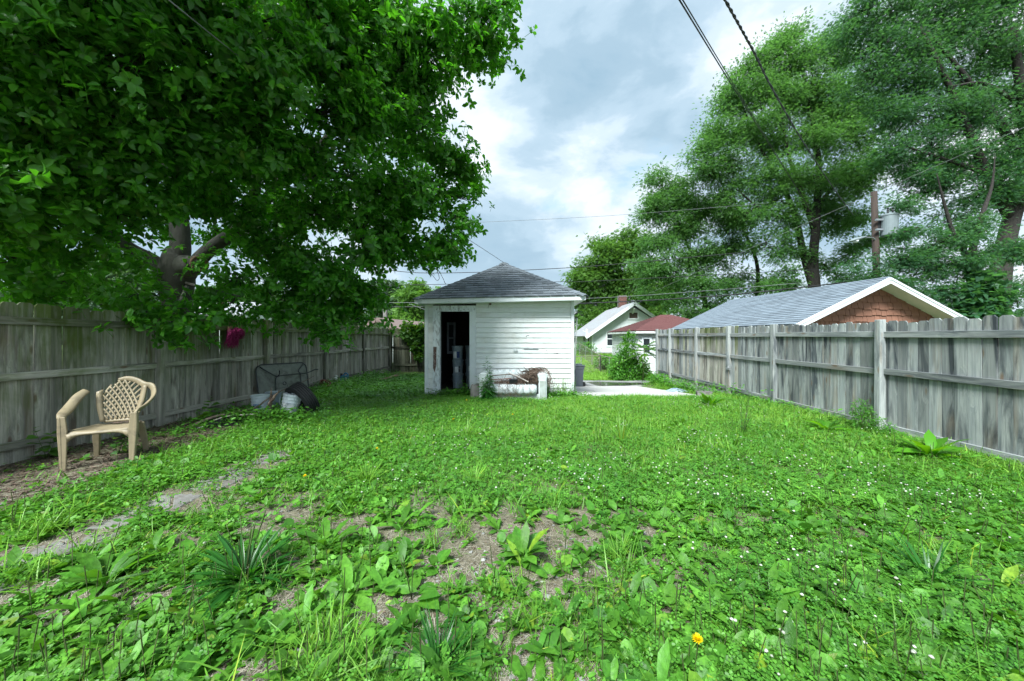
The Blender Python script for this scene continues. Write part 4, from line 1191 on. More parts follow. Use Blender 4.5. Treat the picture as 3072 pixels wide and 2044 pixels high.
for s in (-1, 1):
    # front legs run on from the arms; L-shaped section
    g = Geo()
    pts = [(s*.278, -.245, .575), (s*.272, -.24, .42), (s*.268, -.245, .25), (s*.262, -.255, 0.0)]
    secs = [(.030, .026), (.038, .032), (.032, .028), (.022, .02)]
    for (a, b) in (((1, .35), (0, 0)), ((.35, 1), (0, 0))):
        V, Q = [], []
        for (p, (hx, hy)) in zip(pts, secs):
            ox, oy = (0, -hy * .5) if a[0] > a[1] else (s * hx * .5, 0)
            for i, j in ((-1,-1),(1,-1),(1,1),(-1,1)):
                V.append((p[0] + ox + i * hx * (a[0] if a[0] > a[1] else .38), p[1] + oy + j * hy * (a[1] if a[1] > a[0] else .38), p[2]))
        for i in range(3):
            for j in range(4): Q.append((4*i+j, 4*i+(j+1) % 4, 4*i+4+(j+1) % 4, 4*i+4+j))
        g.add(V, Q, [(3,2,1,0),(12,13,14,15)])
    bevel(g.build('leg', 'chair', chair), .006, 2)
    g = Geo(); pts = [(s*.185, .19, .385), (s*.205, .235, .2), (s*.215, .27, 0)]
    V, Q = [], []
    for p, h in zip(pts, (.034, .029, .021)):
        for i, j in ((-1,-1),(1,-1),(1,1),(-1,1)): V.append((p[0] + i*h, p[1] + j*h*.7, p[2]))
    for i in range(2):
        for j in range(4): Q.append((4*i+j, 4*i+(j+1) % 4, 4*i+4+(j+1) % 4, 4*i+4+j))
    g.add(V, Q, [(3,2,1,0),(8,9,10,11)])
    bevel(g.build('leg', 'chair', chair), .006, 2)
nu, nv = 15, 13
P_ = np.zeros((nu, nv, 3))
for i in range(nu):
    for j in range(nv):
        a, b = -1 + 2*i/(nu-1), j/(nv-1)
        wx = .255 - .07 * b
        P_[i, j] = (a * wx, -.265 + .50 * b - .02 * (1 - a*a) * (1-b), .415 - .03 * b + .012 * abs(a)**3 - .012 * (1 - a*a) * math.sin(b * math.pi) - (.035 * (1 - .4*(1-a*a)) if j == 0 else 0))
o = Geo().grid(P_).build('seat', 'chair', chair, smooth=True); md = o.modifiers.new('thick', 'SOLIDIFY'); md.thickness = .014; md.offset = -1
Vv = []
n_ = 17
for i in range(n_):
    a = -1 + 2*i/(n_-1)
    Vv += [(a*.25, -.268 - .018*(1-a*a), .39), (a*.25, -.262 - .014*(1-a*a), .335 + .035*(1-a**4) - .06*abs(a)**6)]
o = Geo().add(Vv, [(2*i, 2*i+1, 2*i+3, 2*i+2) for i in range(n_-1)]).build('apron', 'chair', chair, smooth=True); md = o.modifiers.new('thick', 'SOLIDIFY'); md.thickness = .01
g = Geo()
for k in range(26):
    a = rnd.uniform(-.06, .17); b = .165 + rnd.uniform(-.02, .02); th = rnd.uniform(-.5, .5); ln = rnd.uniform(.02, .06)
    g.tube([(a - ln*math.cos(th), b - ln*.3*math.sin(th), .402), (a, b, .408), (a + ln*math.cos(th), b + ln*.3*math.sin(th), .402)], .004, 4, flat=.5)
lt = g.build('leaf_debris', 'dead', kind='stuff'); lt.location = chair.location; lt.rotation_euler = chair.rotation_euler
lt['label'] = 'rotting leaf debris on the seat of the tan armchair'; lt['category'] = 'debris'

# ------------------------------------------------------------------ junk by the mossy fence
tz = gzf(-5.4, 8.2)
table = thing('patio_table', 'patio table tipped on edge with mottled glass top and dark tube frame', 'table', (-5.52, 7.86, tz - .03), R(63.4))
table.rotation_euler = (R(-11), 0, R(63.4))
TW, TH = 1.13, .88
def tz_(zx, zy): return ((zx - 380) / 1050 * TW, TH - (zy - 190) * (TW / 1050) * .93)
pts = []
for cx_, cz_, a0 in ((TW - .14, TH - .14, 0), (.14, TH - .14, 90), (.10, .10, 180), (TW - .10, .10, 270)):
    rr = .14 if cz_ > .3 else .10
    for k in range(7):
        a = R(a0 + 15 * k); pts.append((cx_ + rr * math.cos(a), 0, cz_ + rr * math.sin(a)))
Geo().tube(pts, .013, 8, closed=True).build('frame', 'dark_frame', table, smooth=True)
MAT['mottled'] = M('mottled_patio_glass', (.155, .18, .155), (.115, .135, .115), scale=9, rough=.30, c3=(.05, .055, .04), scale3=6, amt3=.7, bmp=.5, bscale=45)
g = Geo(); n = len(pts)
g.add([(p[0], .004, p[2]) for p in pts] + [(p[0], .010, p[2]) for p in pts], [tuple(range(n))], [tuple(range(n, 2*n))[::-1]])
g.build('glass_top', 'mottled', table)
def tb(name, zpts, r=.012, off=-.03, n=4, ends=None):
    P = []
    for i, q in enumerate(zpts):
        x_, z_ = tz_(q[0], q[1]); P.append((x_, (q[2] if len(q) > 2 else off), z_))
    Geo().tube(smooth_path(P, n), r, 7).build(name, 'dark_frame', table, smooth=True)
tb('leg', [(460, 235, 0), (600, 380, -.05), (690, 450, -.06), (755, 485, -.06)], .013)
tb('leg', [(755, 485, -.06), (740, 440, -.16), (705, 370, -.24)], .013)
tb('leg', [(1390, 218, 0), (1290, 300, -.04), (1205, 390, -.06), (1225, 440, -.06), (1270, 468, -.07), (1340, 468, -.12), (1430, 440, -.17), (1500, 412, -.2), (1565, 415, -.22)], .013)
tb('crossbar', [(755, 470), (900, 466), (1100, 462), (1230, 462)], .010)
tb('leg', [(745, 490), (720, 560), (708, 700), (700, 1000, 0)], .012)
tb('leg', [(1230, 462), (1262, 490), (1255, 600), (1250, 1000, 0)], .012)
th = np.linspace(0, 2*np.pi, 20, endpoint=False); x_, z_ = tz_(910, 648)
Geo().tube([(x_ + .035*np.cos(a), -.004, z_ + .035*np.sin(a)) for a in th], .009, 6, closed=True).build('parasol_ring', 'dark_frame', table)
tb('brace_wire', [(715, 745), (945, 740), (955, 690), (1000, 672), (1120, 670)], .004, -.012)

def gb(px, py, Y): 
    p = W(px, py, Y); return Vector((p.x, p.y, gzf(p.x, p.y)))
LABW = [('label', 'label_white', -50, 40, .03, .25), ('label_print', 'label_blue', -14, 40, .16, .245)]
b1 = bucket(gb(781, 1235, 6.7), 'bucket_white', 'white paint bucket with blue label, left of the two by the tyre', 0, label=LABW, s=.97, lid=True, handle=False)
for k, (aa, ab) in enumerate(((-8, -4), (0, 3), (6, 12), (15, 19), (22, 30))):
    zz0, zz1 = (.178, .222) if k in (0, 2) else (.18, .205)
    th_ = np.linspace(R(aa), R(ab), 4)
    V = [(.1448 * math.sin(t), -.1448 * math.cos(t), z_) for z_ in (zz0, zz1) for t in th_]
    Geo().add(V, [(i, i+1, 5+i, 4+i) for i in range(3)]).build('label_lettering', 'label_white', b1)
bucket(gb(862, 1243, 6.55) + Vector((0, 0, .02)), 'bucket_white', 'tilted pale bucket leaning against the old tyre', .3, ry=R(13), rx=R(-4), label=[('label', 'label_white', -40, 35, .02, .22)], lid=True)
bucket(gb(820, 1240, 7.3), 'bucket_grey', 'darker bucket half hidden behind the two front paint buckets', 0, s=.9, handle=False)
# tyre
ty = thing('tyre', 'old black car tyre leaning on the tilted bucket', 'tyre', W(907, 1198, 6.72))
prof = []
Ro, wd = .315, .105
def rib(y0, y1): return [(Ro - .014, y0), (Ro, y0 + .002), (Ro, y1 - .002), (Ro - .014, y1)]
prof = [(.205, -.085), (.20, -.07), (.215, -.098), (.26, -wd), (.295, -wd + .008)]
e = np.linspace(-.088, .088, 6)
for i in range(5): prof += rib(e[i] + .004, e[i+1] - .004)
prof += [(.295, wd - .008), (.26, wd), (.215, .098), (.20, .07), (.205, .085), (.245, .09), (.285, .07), (.295, 0), (.285, -.07), (.245, -.09)]
Geo().lathe(prof, 56, close=True).build('tread_and_sidewall', 'tyre', ty)
for s in (-1, 1):
    for q_ in range(56):
        pass
g = Geo()
for s in (-1, 1):
    for q_ in range(64):
        a = q_ * 2 * math.pi / 64
        c, sn = math.cos(a), math.sin(a)
        g.box((( .306) * c, (.306) * sn, s * .094), (.02, .012, .022), Matrix.Rotation(a, 4, 'Z'))
g.build('shoulder_block', 'tyre', ty, kind='stuff')
ty.rotation_mode = 'QUATERNION'; ty.rotation_quaternion = Vector((-.48, -.74, -.47)).to_track_quat('Z', 'Y')
# terracotta pot, pipes, jug
pot = thing('plant_pot', 'old brown clay pot lying under the fence rail', 'pot', gb(972, 1168, 10.3) + Vector((0, 0, .11)))
Geo().lathe([(0, 0), (.08, 0), (.12, .19), (.145, .19), (.15, .235), (.135, .235), (.11, .18), (.075, .015), (0, .015)], 20, Matrix.Translation((0, 0, -.1))).build('pot_body', 'terracotta', pot, smooth=False)
Geo().tube(smooth_path([(-.11, 0, .12), (-.08, -.05, .21), (.05, -.08, .22), (.12, -.03, .13)], 5), .018, 7).build('pot_handle', 'terracotta', pot, smooth=True)
pot.rotation_euler = (R(28), R(20), .4)
for k, (px, py, ln, tl) in enumerate(((998, 1170, .36, -12), (1013, 1168, .3, 10))):
    p = gb(px, py, 10.9)
    pp = thing('drain_pipe', ('pale upright plastic pipe with rounded top nearest the clay pot', 'pale plastic elbow pipe beside the blue jug')[k], 'pipe', p, 0)
    pp.rotation_euler = (R(tl), R(-tl), 0)
    Geo().lathe([(0, -.05), (.028, -.05), (.028, ln - .12), (.05, ln - .1), (.055, ln - .03), (.04, ln), (0, ln + .012)], 12).build('pipe_body', 'pale_pipe', pp, smooth=True)
    if k: Geo().tube([(0, 0, ln - .05), (-.12, -.05, ln - .03), (-.2, -.08, ln - .06)], .02, 8).build('pipe_arm', 'pale_pipe', pp, smooth=True)
jug = thing('jug', 'blue plastic jug with white side panel against the mossy fence', 'jug', gb(1032, 1166, 11.6), R(25))
bevel(Geo().box((0, 0, .15), (.24, .13, .30), taper=(.85, .8)).build('jug_body', 'blue_plastic', jug), .03, 3)
Geo().tube(smooth_path([(-.02, 0, .29), (.04, 0, .37), (.11, 0, .32), (.115, 0, .2)], 5), .02, 7).build('jug_handle', 'blue_plastic', jug, smooth=True)
Geo().lathe([(0, .28), (.035, .28), (.035, .36), (0, .36)], 12, Matrix.Translation((-.07, 0, 0))).build('cap', 'ink', jug)
Geo().box((.06, -.068, .13), (.05, .006, .2)).build('side_panel', 'label_white', jug)
def crumple(name, label, cat, loc, sx, sy, sz, mat, seed, amp=.35, rz=0):
    r_ = np.random.default_rng(seed)
    nu, nv = 34, 22
    P = np.zeros((nu, nv, 3))
    ph = r_.uniform(0, 6.28, 12)
    for i in range(nu):
        for j in range(nv):
            a = 2*np.pi*i/(nu-1); q = j/(nv-1)
            f = 1 + amp*(.35*np.sin(3*a+ph[0]+4*q) + .25*np.sin(5*a+ph[1]-6*q) + .2*np.sin(9*a+ph[2]+9*q) + .12*np.sin(14*a+ph[3]+q*17))
            rr = q * f
            h = (1 - q**1.7) * (.6 + .5*np.sin(2*a+ph[4])*q) + .16*np.sin(7*q*4+3*a+ph[5])*(1-q) + .10*np.sin(11*q*3-5*a+ph[6])*(1-q)
            P[i, j] = (sx*rr*np.cos(a), sy*rr*np.sin(a), max(sz*h, .004))
    o = Geo().grid(P).build(name, mat, smooth=True)
    o.location = loc; o.rotation_euler = (0, 0, rz)
    return tag(o, label, cat)
crumple('plastic_bag', 'small crumpled black plastic bag in weeds behind the tyre', 'bag', gb(960, 1186, 8.9), .17, .13, .12, 'bag', 3)
crumple('plastic_sheet', 'larger crumpled black plastic sheet under the fallen branch', 'plastic sheet', gb(688, 1285, 6.1) + Vector((0, 0, -.01)), .55, .34, .17, 'bag', 8, .3, R(60))
# fallen branch, stakes, plank
P = [W(577, 1277, 5.75), W(640, 1252, 5.95), W(706, 1238, 6.15), W(765, 1224, 6.3), W(800, 1200, 6.3), W(850, 1170, 6.9), W(900, 1150, 7.2), W(943, 1128, 7.4)]
o = Geo().tube(smooth_path(P, 4), np.linspace(.024, .006, 29), 7).build('fallen_branch', 'stick', smooth=True); tag(o, 'long thin fallen branch propped across the paint buckets', 'branch')
o = Geo().tube(smooth_path([W(640, 1262, 5.9), W(690, 1248, 6.0), W(770, 1243, 6.1)], 4), .012, 6).build('fallen_branch', 'dead_pale', smooth=True); tag(o, 'short pale broken stick over the black plastic sheet', 'branch')
for k, (a, b, r0, lab) in enumerate((((812, 1236, 6.3), (813, 1163, 6.3), .022, 'upright dark dead stump between the two paint buckets'), ((806, 1215, 6.2), (838, 1171, 6.25), .026, 'slanting jagged piece of bark between the paint buckets'))):
    A, B = W(*a), W(*b)
    pts = [A.lerp(B, t) + Vector((rnd.uniform(-.008, .008), 0, 0)) for t in np.linspace(0, 1, 6)]
    o = Geo().tube(pts, [r0, r0*.9, r0*1.05, r0*.8, r0*.6, .003], 6).build('dead_stump', 'dead'); tag(o, lab, 'stump')
a, b = gb(1122, 1155, 11.7), gb(1194, 1134, 13.9)
g = Geo().bar(tuple(a + Vector((0, 0, .07))), tuple(b + Vector((0, 0, .09))), .17, .035); tag(g.build('wooden_plank', 'plank'), 'bare brown plank lying in weeds at the back corner', 'plank')
# magenta wig on the fence
wig = thing('wig', 'magenta fibre wig hanging from the top fence rail', 'wig', (LX + .07, 7.15, 1.60))
g = Geo(); r_ = np.random.default_rng(4)
for k in range(260):
    y0 = r_.uniform(-.02, .30); sp = r_.uniform(0, 1)
    ln = r_.uniform(.18, .44) * (1.0 if y0 < .18 else .55)
    yo = -.10 * sp if y0 < .18 else -.02
    x0_ = r_.uniform(.0, .05)
    pts = [(x0_, y0, r_.uniform(-.08, .0)), (x0_ + r_.uniform(.02, .07), y0 + yo*.4 + r_.normal(0, .02), -ln*.35), (x0_ + r_.uniform(.01, .08), y0 + yo + r_.normal(0, .03), -ln*.7), (x0_ + r_.uniform(.0, .07), y0 + yo*1.3 + r_.normal(0, .04), -ln)]
    g.tube(pts, [.006, .007, .006, .002], 3, cap=False)
g.build('strands', 'magenta', wig)
bevel(Geo().box((.03, .02, -.04), (.05, .11, .11)).build('wig_cap', 'mask', wig), .02, 2)

# ------------------------------------------------------------------ old sofa with a heap of brush
sofa = thing('sofa', 'weathered white vinyl loveseat heaped with brush in front of the shed', 'sofa', (-.10, 8.62, gzf(-.1, 8.6)))
def cushion(name, x0, x1, yc, zc, hy, hz, mat, parent, tufts=6, pinch=.07, nx=73, e=3.0, rot=0.0):
    nx = 73; m = 28
    P = np.zeros((nx, m + 1, 3))
    for i in range(nx):
        f = i/(nx-1); x = x0 + (x1-x0)*f
        endk = (1 - abs(2*f-1)**10)**.35
        pk = 1 - pinch * abs(math.cos(math.pi * f * tufts))**8
        for j in range(m + 1):
            a = 2*math.pi*j/m
            c, s = math.cos(a), math.sin(a)
            rr = (abs(c)**e + abs(s)**e)**(-1/e)
            yy, zz = hy*rr*c*pk*endk, hz*rr*s*pk*endk
            P[i, j] = (x, yc + yy*math.cos(rot) - zz*math.sin(rot), zc + yy*math.sin(rot) + zz*math.cos(rot))
    return Geo().grid(P).build(name, mat, parent, smooth=True)
cushion('seat_cushion', -.56, .58, .13, .215, .29, .13, 'sofa', sofa, 7, .06)
bk_ = cushion('backrest', -.56, .58, .47, .40, .10, .25, 'sofa', sofa, 7, .13, rot=R(8), e=2.6)
for zz in (.36, .5):
    for k in range(7):
        p = (-.56 + 1.14*(k + (.5 if zz > .4 else .0) + .25)/7, .365 + (.5 - zz) * -.1, zz)
        Geo().lathe([(.012, 0), (.008, .008), (0, .01)], 8, Matrix.Translation(p) @ Matrix.Rotation(R(90), 4, 'X')).build('button', 'sofa_frame', bk_)
bevel(Geo().box((.0, .02, .03), (1.30, .10, .16)).build('base', 'sofa_frame', sofa), .012, 2)
bevel(Geo().box((.0, .55, .33), (1.42, .07, .60)).build('back_panel', 'sofa_frame', sofa), .02, 2)
for s, xa, xb in ((-1, -.80, -.565), (1, .585, .80)):
    w = xb - xa
    nx = 14
    prof = []
    for a in np.linspace(0, math.pi, 13): prof.append((w/2 + (w/2 + .012) * math.cos(math.pi - a), .55 + (w/2 + .0) * math.sin(a) * .55))
    prof = [(0.012, -.05), (w - .012, -.05), (w - .012, .47)] + [(p[0], p[1]) for p in prof[::-1]] + [(0.012, .47)]
    arm = Geo().prism([(xa + p[0], p[1]) for p in prof], -.06, .56, axis=1).build('arm', 'sofa', sofa)
    bevel(arm, .02, 2)
    bevel(Geo().box((xa + w/2, -.066, .20), (w * .62, .02, .46)).build('arm_facing', 'sofa_frame', arm), .008)
# brush pile
g = Geo(); r_ = np.random.default_rng(9)
for k in range(430):
    x = np.clip(r_.normal(.26, .24), -.45, .68); x = x if r_.random() > .25 else r_.uniform(-.45, .6)
    hgt = .36 + .30 * math.exp(-((x - .45)/.24)**2) * r_.random()**.6
    y = r_.uniform(.02, .36); th = r_.uniform(0, 2*np.pi); ln = r_.uniform(.06, .28); el = r_.normal(.05, .4)
    d = np.array([math.cos(th)*math.cos(el), .5*math.sin(th)*math.cos(el), math.sin(el)]) * ln
    p = np.array([x, y, hgt]); bend = r_.normal(0, .25, 3) * ln
    g.tube([p - d, p + bend*.5, p + d + np.array([0, 0, -.25*ln])], [.005, .0045, .002], 3, cap=False)
for k in range(60):   # drooping strands over the right arm and the seat front
    x0_ = r_.uniform(.35, .74); q = [(x0_ - .2, .2, .60), (x0_ + .05, .12, .70 + r_.uniform(-.06, .04)), (x0_ + .17, .05, .56 + r_.uniform(-.1, .05)), (x0_ + .2 + r_.uniform(-.05, .08), .0, .36 + r_.uniform(-.12, .1))]
    g.tube(smooth_path(q, 3), .004, 3, cap=False)
for k in range(26):
    x0_ = r_.uniform(-.4, .5); q = [(x0_, .2, .36), (x0_ + r_.normal(0, .06), -.14, .32), (x0_ + r_.normal(0, .1), -.19, .2 + r_.normal(0, .05)), (x0_ + r_.normal(0, .1), -.2, .05)]
    g.tube(smooth_path(q, 3), .003, 3, cap=False)
br_ = g.build('brush_pile', 'dead', kind='stuff'); br_.location = sofa.location
br_['label'] = 'heap of dead brown brush on the white loveseat'; br_['category'] = 'brush'
g = Geo(); n = 500
T = np.stack([np.clip(r_.normal(.25, .22, n), -.4, .6), r_.uniform(-.05, .33, n), np.zeros(n)], 1)
T[:, 2] = .355 + .16 * np.exp(-((T[:, 0]-.42)/.2)**2) * r_.random(n)
g.copies(leaf_t(.5, .3, .5), frames(dirs(r_.uniform(0, 6.28, n), r_.normal(0, .5, n))), T, r_.uniform(.025, .06, n))
lv = g.build('dry_leaves', 'litter', kind='stuff'); lv.location = sofa.location; lv['label'] = 'dry brown leaves strewn over the loveseat seat'; lv['category'] = 'leaves'
so = sofa.location
o = Geo().tube([so + Vector(p) for p in ((-.12, .1, .60), (.1, .04, .52), (.36, -.05, .40))], [.013, .014, .012], 7).build('bleached_stick', 'dead_pale'); tag(o, 'thick bleached stick lying across the brush on the loveseat', 'stick')
o = Geo().tube([so + Vector(p) for p in ((-.5, .12, .53), (-.2, .12, .555), (-.02, .14, .56))], .012, 6).build('bleached_stick', 'stick'); tag(o, 'grey stick leaning on the tufted back of the loveseat', 'stick')
o = Geo().tube([so + Vector(p) for p in ((-.62, .1, .43), (-.3, .08, .45), (-.05, .07, .47))], .011, 6).build('red_rod', 'terracotta'); tag(o, 'thin reddish rod lying along the loveseat seat', 'rod')
o = bevel(Geo().box((0, 0, 0), (.20, .12, .115)).build('plastic_box', 'bag'), .012, 2); o.location = so + Vector((.0, .06, .405)); o.rotation_euler = (.1, .04, .15); tag(o, 'black plastic box wedged under the brush on the loveseat', 'box')
# grey stump-like roll left of the sofa
st = gb(1426, 1188, 8.75)
r_ = np.random.default_rng(2)
g = Geo(); nu, nv = 28, 14
P = np.zeros((nu, nv, 3))
for i in range(nu):
    for j in range(nv):
        a = 2*np.pi*i/(nu-1); z = .36*j/(nv-1) - .04
        rr = .125*(1 + .05*math.sin(3*a+1) + .03*math.sin(7*a) + .02*math.sin(j*2.2 + a*2)) * (1 - .25*(j/(nv-1))**6)
        P[i, j] = (rr*math.cos(a), rr*math.sin(a), z + .02*math.sin(2*a)*(j/(nv-1)))
g.grid(P); g.add([(.1*math.cos(a), .1*math.sin(a), .31) for a in np.linspace(0, 2*np.pi, 12, endpoint=False)], [tuple(range(12))])
o = g.build('log_stump', 'old_concrete', smooth=True); o.location = st; tag(o, 'weathered grey stump between the doorway and the loveseat', 'stump')

# ------------------------------------------------------------------ around the parking pad
bn = thing('wheelie_bin', 'grey wheeled rubbish bin behind the shed corner at the alley', 'bin', (W(1731, 1157, 14.3).x, 14.3, float(ground_z(2.3, 14.3)) + .015), R(10))
bevel(Geo().box((0, 0, .36), (.34, .40, .70), taper=(1.18, 1.18)).build('bin_body', 'bin', bn), .02, 2)
bevel(Geo().box((0, 0, .735), (.44, .50, .10)).build('bin_rim', 'bin', bn), .015, 2)
bevel(Geo().box((.01, 0, .81), (.46, .54, .045)).build('lid', 'bin', bn), .015, 2)
bevel(Geo().box((.06, -.02, .85), (.22, .3, .05)).build('lid_hump', 'bin', bn), .02, 2)
for s in (-1, 1):
    Geo().lathe([(0, -.025), (.09, -.025), (.09, .025), (0, .025)], 16, Matrix.Translation((.2, s*.16, .09)) @ Matrix.Rotation(R(90), 4, 'X')).build('wheel', 'tyre', bn)
bl = thing('concrete_block', 'hollow grey concrete block at the pad edge by the fence', 'block', (W(2112, 1195, 9.35).x, 9.35, gzf(4.75, 9.35) - .03), R(-14))
g = Geo()
for c, s in (((0, -.08, .1), (.34, .032, .2)), ((0, .08, .1), (.34, .032, .2)), ((-.154, 0, .1), (.032, .128, .2)), ((.154, 0, .1), (.032, .128, .2)), ((0, 0, .1), (.03, .128, .2)), ((0, 0, .185), (.36, .2, .03))):
    g.box(c, s)
bevel(g.build('block_body', 'old_concrete', bl), .006)
Geo().box((-.171, 0, .1), (.003, .07, .1)).build('hollow', 'black', bl)  # flat black patch on the end face; the recess's shade is its colour
crumple('cloth_heap', 'crumpled blue and white cloth on the pad by the fence', 'cloth', Vector((W(2030, 1168, 11.0).x, 11.0, float(ground_z(4.6, 11.0)) + .014)), .36, .2, .13, 'denim', 14, .3, .2)
# chain and latch on the fence post
chn = thing('chain', 'rusty chain hanging from a steel latch on the fence post', 'chain', (RX - .115, 9.30, 0))
Geo().tube([(0, 0, .99), (0, 0, .62)], .018, 8).build('latch_rod', 'metal', chn)
Geo().box((0, -.02, .615), (.06, .13, .055)).build('latch_plate', 'metal', chn)
lk = Geo(); pts = [(.011*math.cos(a), 0, .026*math.sin(a)) for a in np.linspace(0, 2*np.pi, 12, endpoint=False)]
lko = lk.tube(pts, .0042, 5, closed=True).build('link_source', 'rusty_metal'); lme = lko.data; bpy.data.objects.remove(lko)
nl = 16
for k in range(nl):
    o = link('chain_link', lme, 'rusty_metal', chn); o.location = (-.005, -.03 - .05 * (k/nl)**1.5, .57 - .042*k); o.rotation_euler = (R(-5), 0, R(90*(k % 2) + 20))

# ------------------------------------------------------------------ pole, transformer, street lamp, wires
PY = 17.0
pb = W(2640, 1013, PY)
pole = thing('utility_pole', 'brown wooden utility pole with grey transformer among the trees', 'utility pole', (pb.x, PY, -.6))
tl = Vector((-.28, 0, 8.75))
Geo().tube([(0, 0, -.2), tuple(tl * .5), tuple(tl)], [.16, .14, .12], 12).build('pole_shaft', 'pole_wood', pole, smooth=True)
tp = W(2668, 676, PY - .25) - pole.location
tr = Geo().lathe([(0, -.5), (.27, -.5), (.30, -.46), (.30, .40), (.32, .41), (.32, .46), (.25, .50), (0, .53)], 24, Matrix.Translation(tp)).build('transformer', 'transformer', pole, smooth=False)
for dx in (-.12, .1):
    Geo().lathe([(.03, .5), (.05, .56), (.03, .6), (.05, .65), (.03, .7), (.045, .75), (0, .8)], 10, Matrix.Translation(tp + Vector((dx, -.05, 0)))).build('bushing', 'dark_frame', tr)
Geo().bar(tuple(tp + Vector((-.3, 0, .25))), tuple(tp + Vector((-.62, 0, .25))), .08, .08).build('mount_bracket', 'metal', tr)
Geo().bar(tuple(tp + Vector((-.3, 0, -.2))), tuple(tp + Vector((-.6, 0, -.2))), .08, .08).build('mount_bracket', 'metal', tr)
Geo().lathe([(.16, 0), (.16, .42)], 12, Matrix.Translation(W(2632, 693, PY) - pole.location)).build('black_wrap', 'wire', pole)
la = W(2632, 735, PY) - pole.location; lb = W(2588, 713, PY - .2) - pole.location; lc = W(2548, 724, PY - .3) - pole.location
lamp = thing('street_lamp', 'grey cobra-head street lamp on a curved arm at the pole', 'street lamp', pole.location)
Geo().tube(smooth_path([la, (la + lb)*.5 + Vector((.15, 0, .14)), lb], 6), .03, 8).build('arm', 'metal', lamp, smooth=True)
d = (lc - lb)
hd = Geo().tube(smooth_path([lb - d*.25, lb + d*.15, lb + d*.6, lb + d*1.0], 5), [.05, .06, .07, .09, .11, .125, .135, .14, .145, .145, .14, .13, .11, .085, .06, .03], 12, flat=.55, up=(0, 0, 1)).build('lamp_head', 'transformer', lamp, smooth=True)
Geo().lathe([(.125, 0), (.11, -.06), (.06, -.1), (0, -.11)], 14, Matrix.Translation(lb + d*.55 + Vector((0, 0, -.05)))).build('lens', 'label_white', lamp, smooth=True)
def wire(pts, r, label, mat='wire', sag=0.0, twist=False):
    P = [W(*p) for p in pts]
    S = smooth_path(P, 10) if len(P) > 2 else [P[0].lerp(P[1], t) for t in np.linspace(0, 1, 25)]
    if sag:
        n = len(S)
        S = [p - Vector((0, 0, sag * 4 * (i/(n-1)) * (1 - i/(n-1)))) for i, p in enumerate(S)]
    if twist:
        g = Geo(); T = []
        for s0 in (0, math.pi):
            Q = []; acc = 0
            n = 400
            idx = np.linspace(0, len(S) - 1.001, n)
            for k, f in enumerate(idx):
                i = int(f); p = S[i].lerp(S[i+1], f - i)
                a = k * .55 * .5 + s0
                Q.append(p + Vector((math.cos(a), 0, math.sin(a))) * r)
            g.tube(Q, r * .95, 5)
        o = g.build('overhead_wire', mat, smooth=True)
    else:
        o = Geo().tube(S, r, 5).build('overhead_wire', mat, smooth=True)
    return tag(o, label, 'wire', 'overhead wires')
wire([(498, -6, 3.4), (900, 320, 5.4), (1240, 606, 7.7), (1513, 789, 11.0)], .0065, 'thin wire running down through the big tree to the shed peak', 'wire_grey')
wire([(2032, -10, 4.5), (2177, 226, 7.2), (2312, 441, 12), (2425, 622, 17)], .010, 'straight service wire left of the twisted cable', 'wire')
wire([(2042, -10, 4.5), (2184, 226, 7.2), (2316, 441, 12), (2427, 622, 17)], .008, 'parallel service wire just beside the straight one', 'wire')
wire([(2170, -10, 4.2), (2220, 80, 4.9), (2263, 159, 5.6), (2312, 257, 6.6), (2392, 398, 8.6), (2447, 484, 10.5), (2508, 576, 13.3), (2560, 646, 16.7)], .011, 'thick twisted black service cable crossing the sky', twist=True)
wire([(1380, 670, 22), (1680, 656, 22), (1920, 641, 22), (2300, 610, 22)], .010, 'topmost thin wire level across the sky behind the shed', 'wire_grey')
wire([(3110, 366, 15), (2618, 582, 17), (2220, 759, 19), (1945, 882, 22)], .0065, 'pale diagonal wire falling from the right through the trees', 'wire_grey')
wire([(1120, 806, 19.5), (1260, 819, 19.5), (1443, 817, 19.5), (1573, 811, 19.5), (1800, 797, 19.5), (2250, 756, 18)], .018, 'wire just below the shed peak with splice', 'wire')
wire([(1060, 858, 19.8), (1344, 853, 19.8), (1669, 846, 19.8), (1800, 843, 19.8), (2453, 808, 18)], .015, 'wire crossing behind the lower half of the shed roof', 'wire')
wire([(1000, 921, 19.2), (1265, 921, 19.2), (1740, 911, 19.2), (2130, 890, 18.5), (2400, 863, 17.6), (2640, 836, 17)], .030, 'thickest black cable level with the shed eave')
wire([(1000, 905, 19.4), (1260, 908, 19.4), (1756, 896, 19.4), (2130, 872, 18.6), (2400, 849, 17.7)], .012, 'thin pale wire just above the thickest cable', 'wire_grey')
wire([(1228, 912, 19), (1276, 930, 19), (1330, 952, 19)], .012, 'short slack wire by the left eave of the shed', 'wire_grey')
sp = W(1290, 822, 19.4)
o = Geo().tube(smooth_path([W(1295, 822, 19.4), W(1310, 841, 19.4), W(1318, 835, 19.4), W(1312, 812, 19.4), W(1322, 822, 19.4), W(1337, 853, 19.4)], 6), .014, 5).build('overhead_wire', 'wire', smooth=True); tag(o, 'looped splice wire hanging left of the shed roof', 'wire', 'overhead wires')

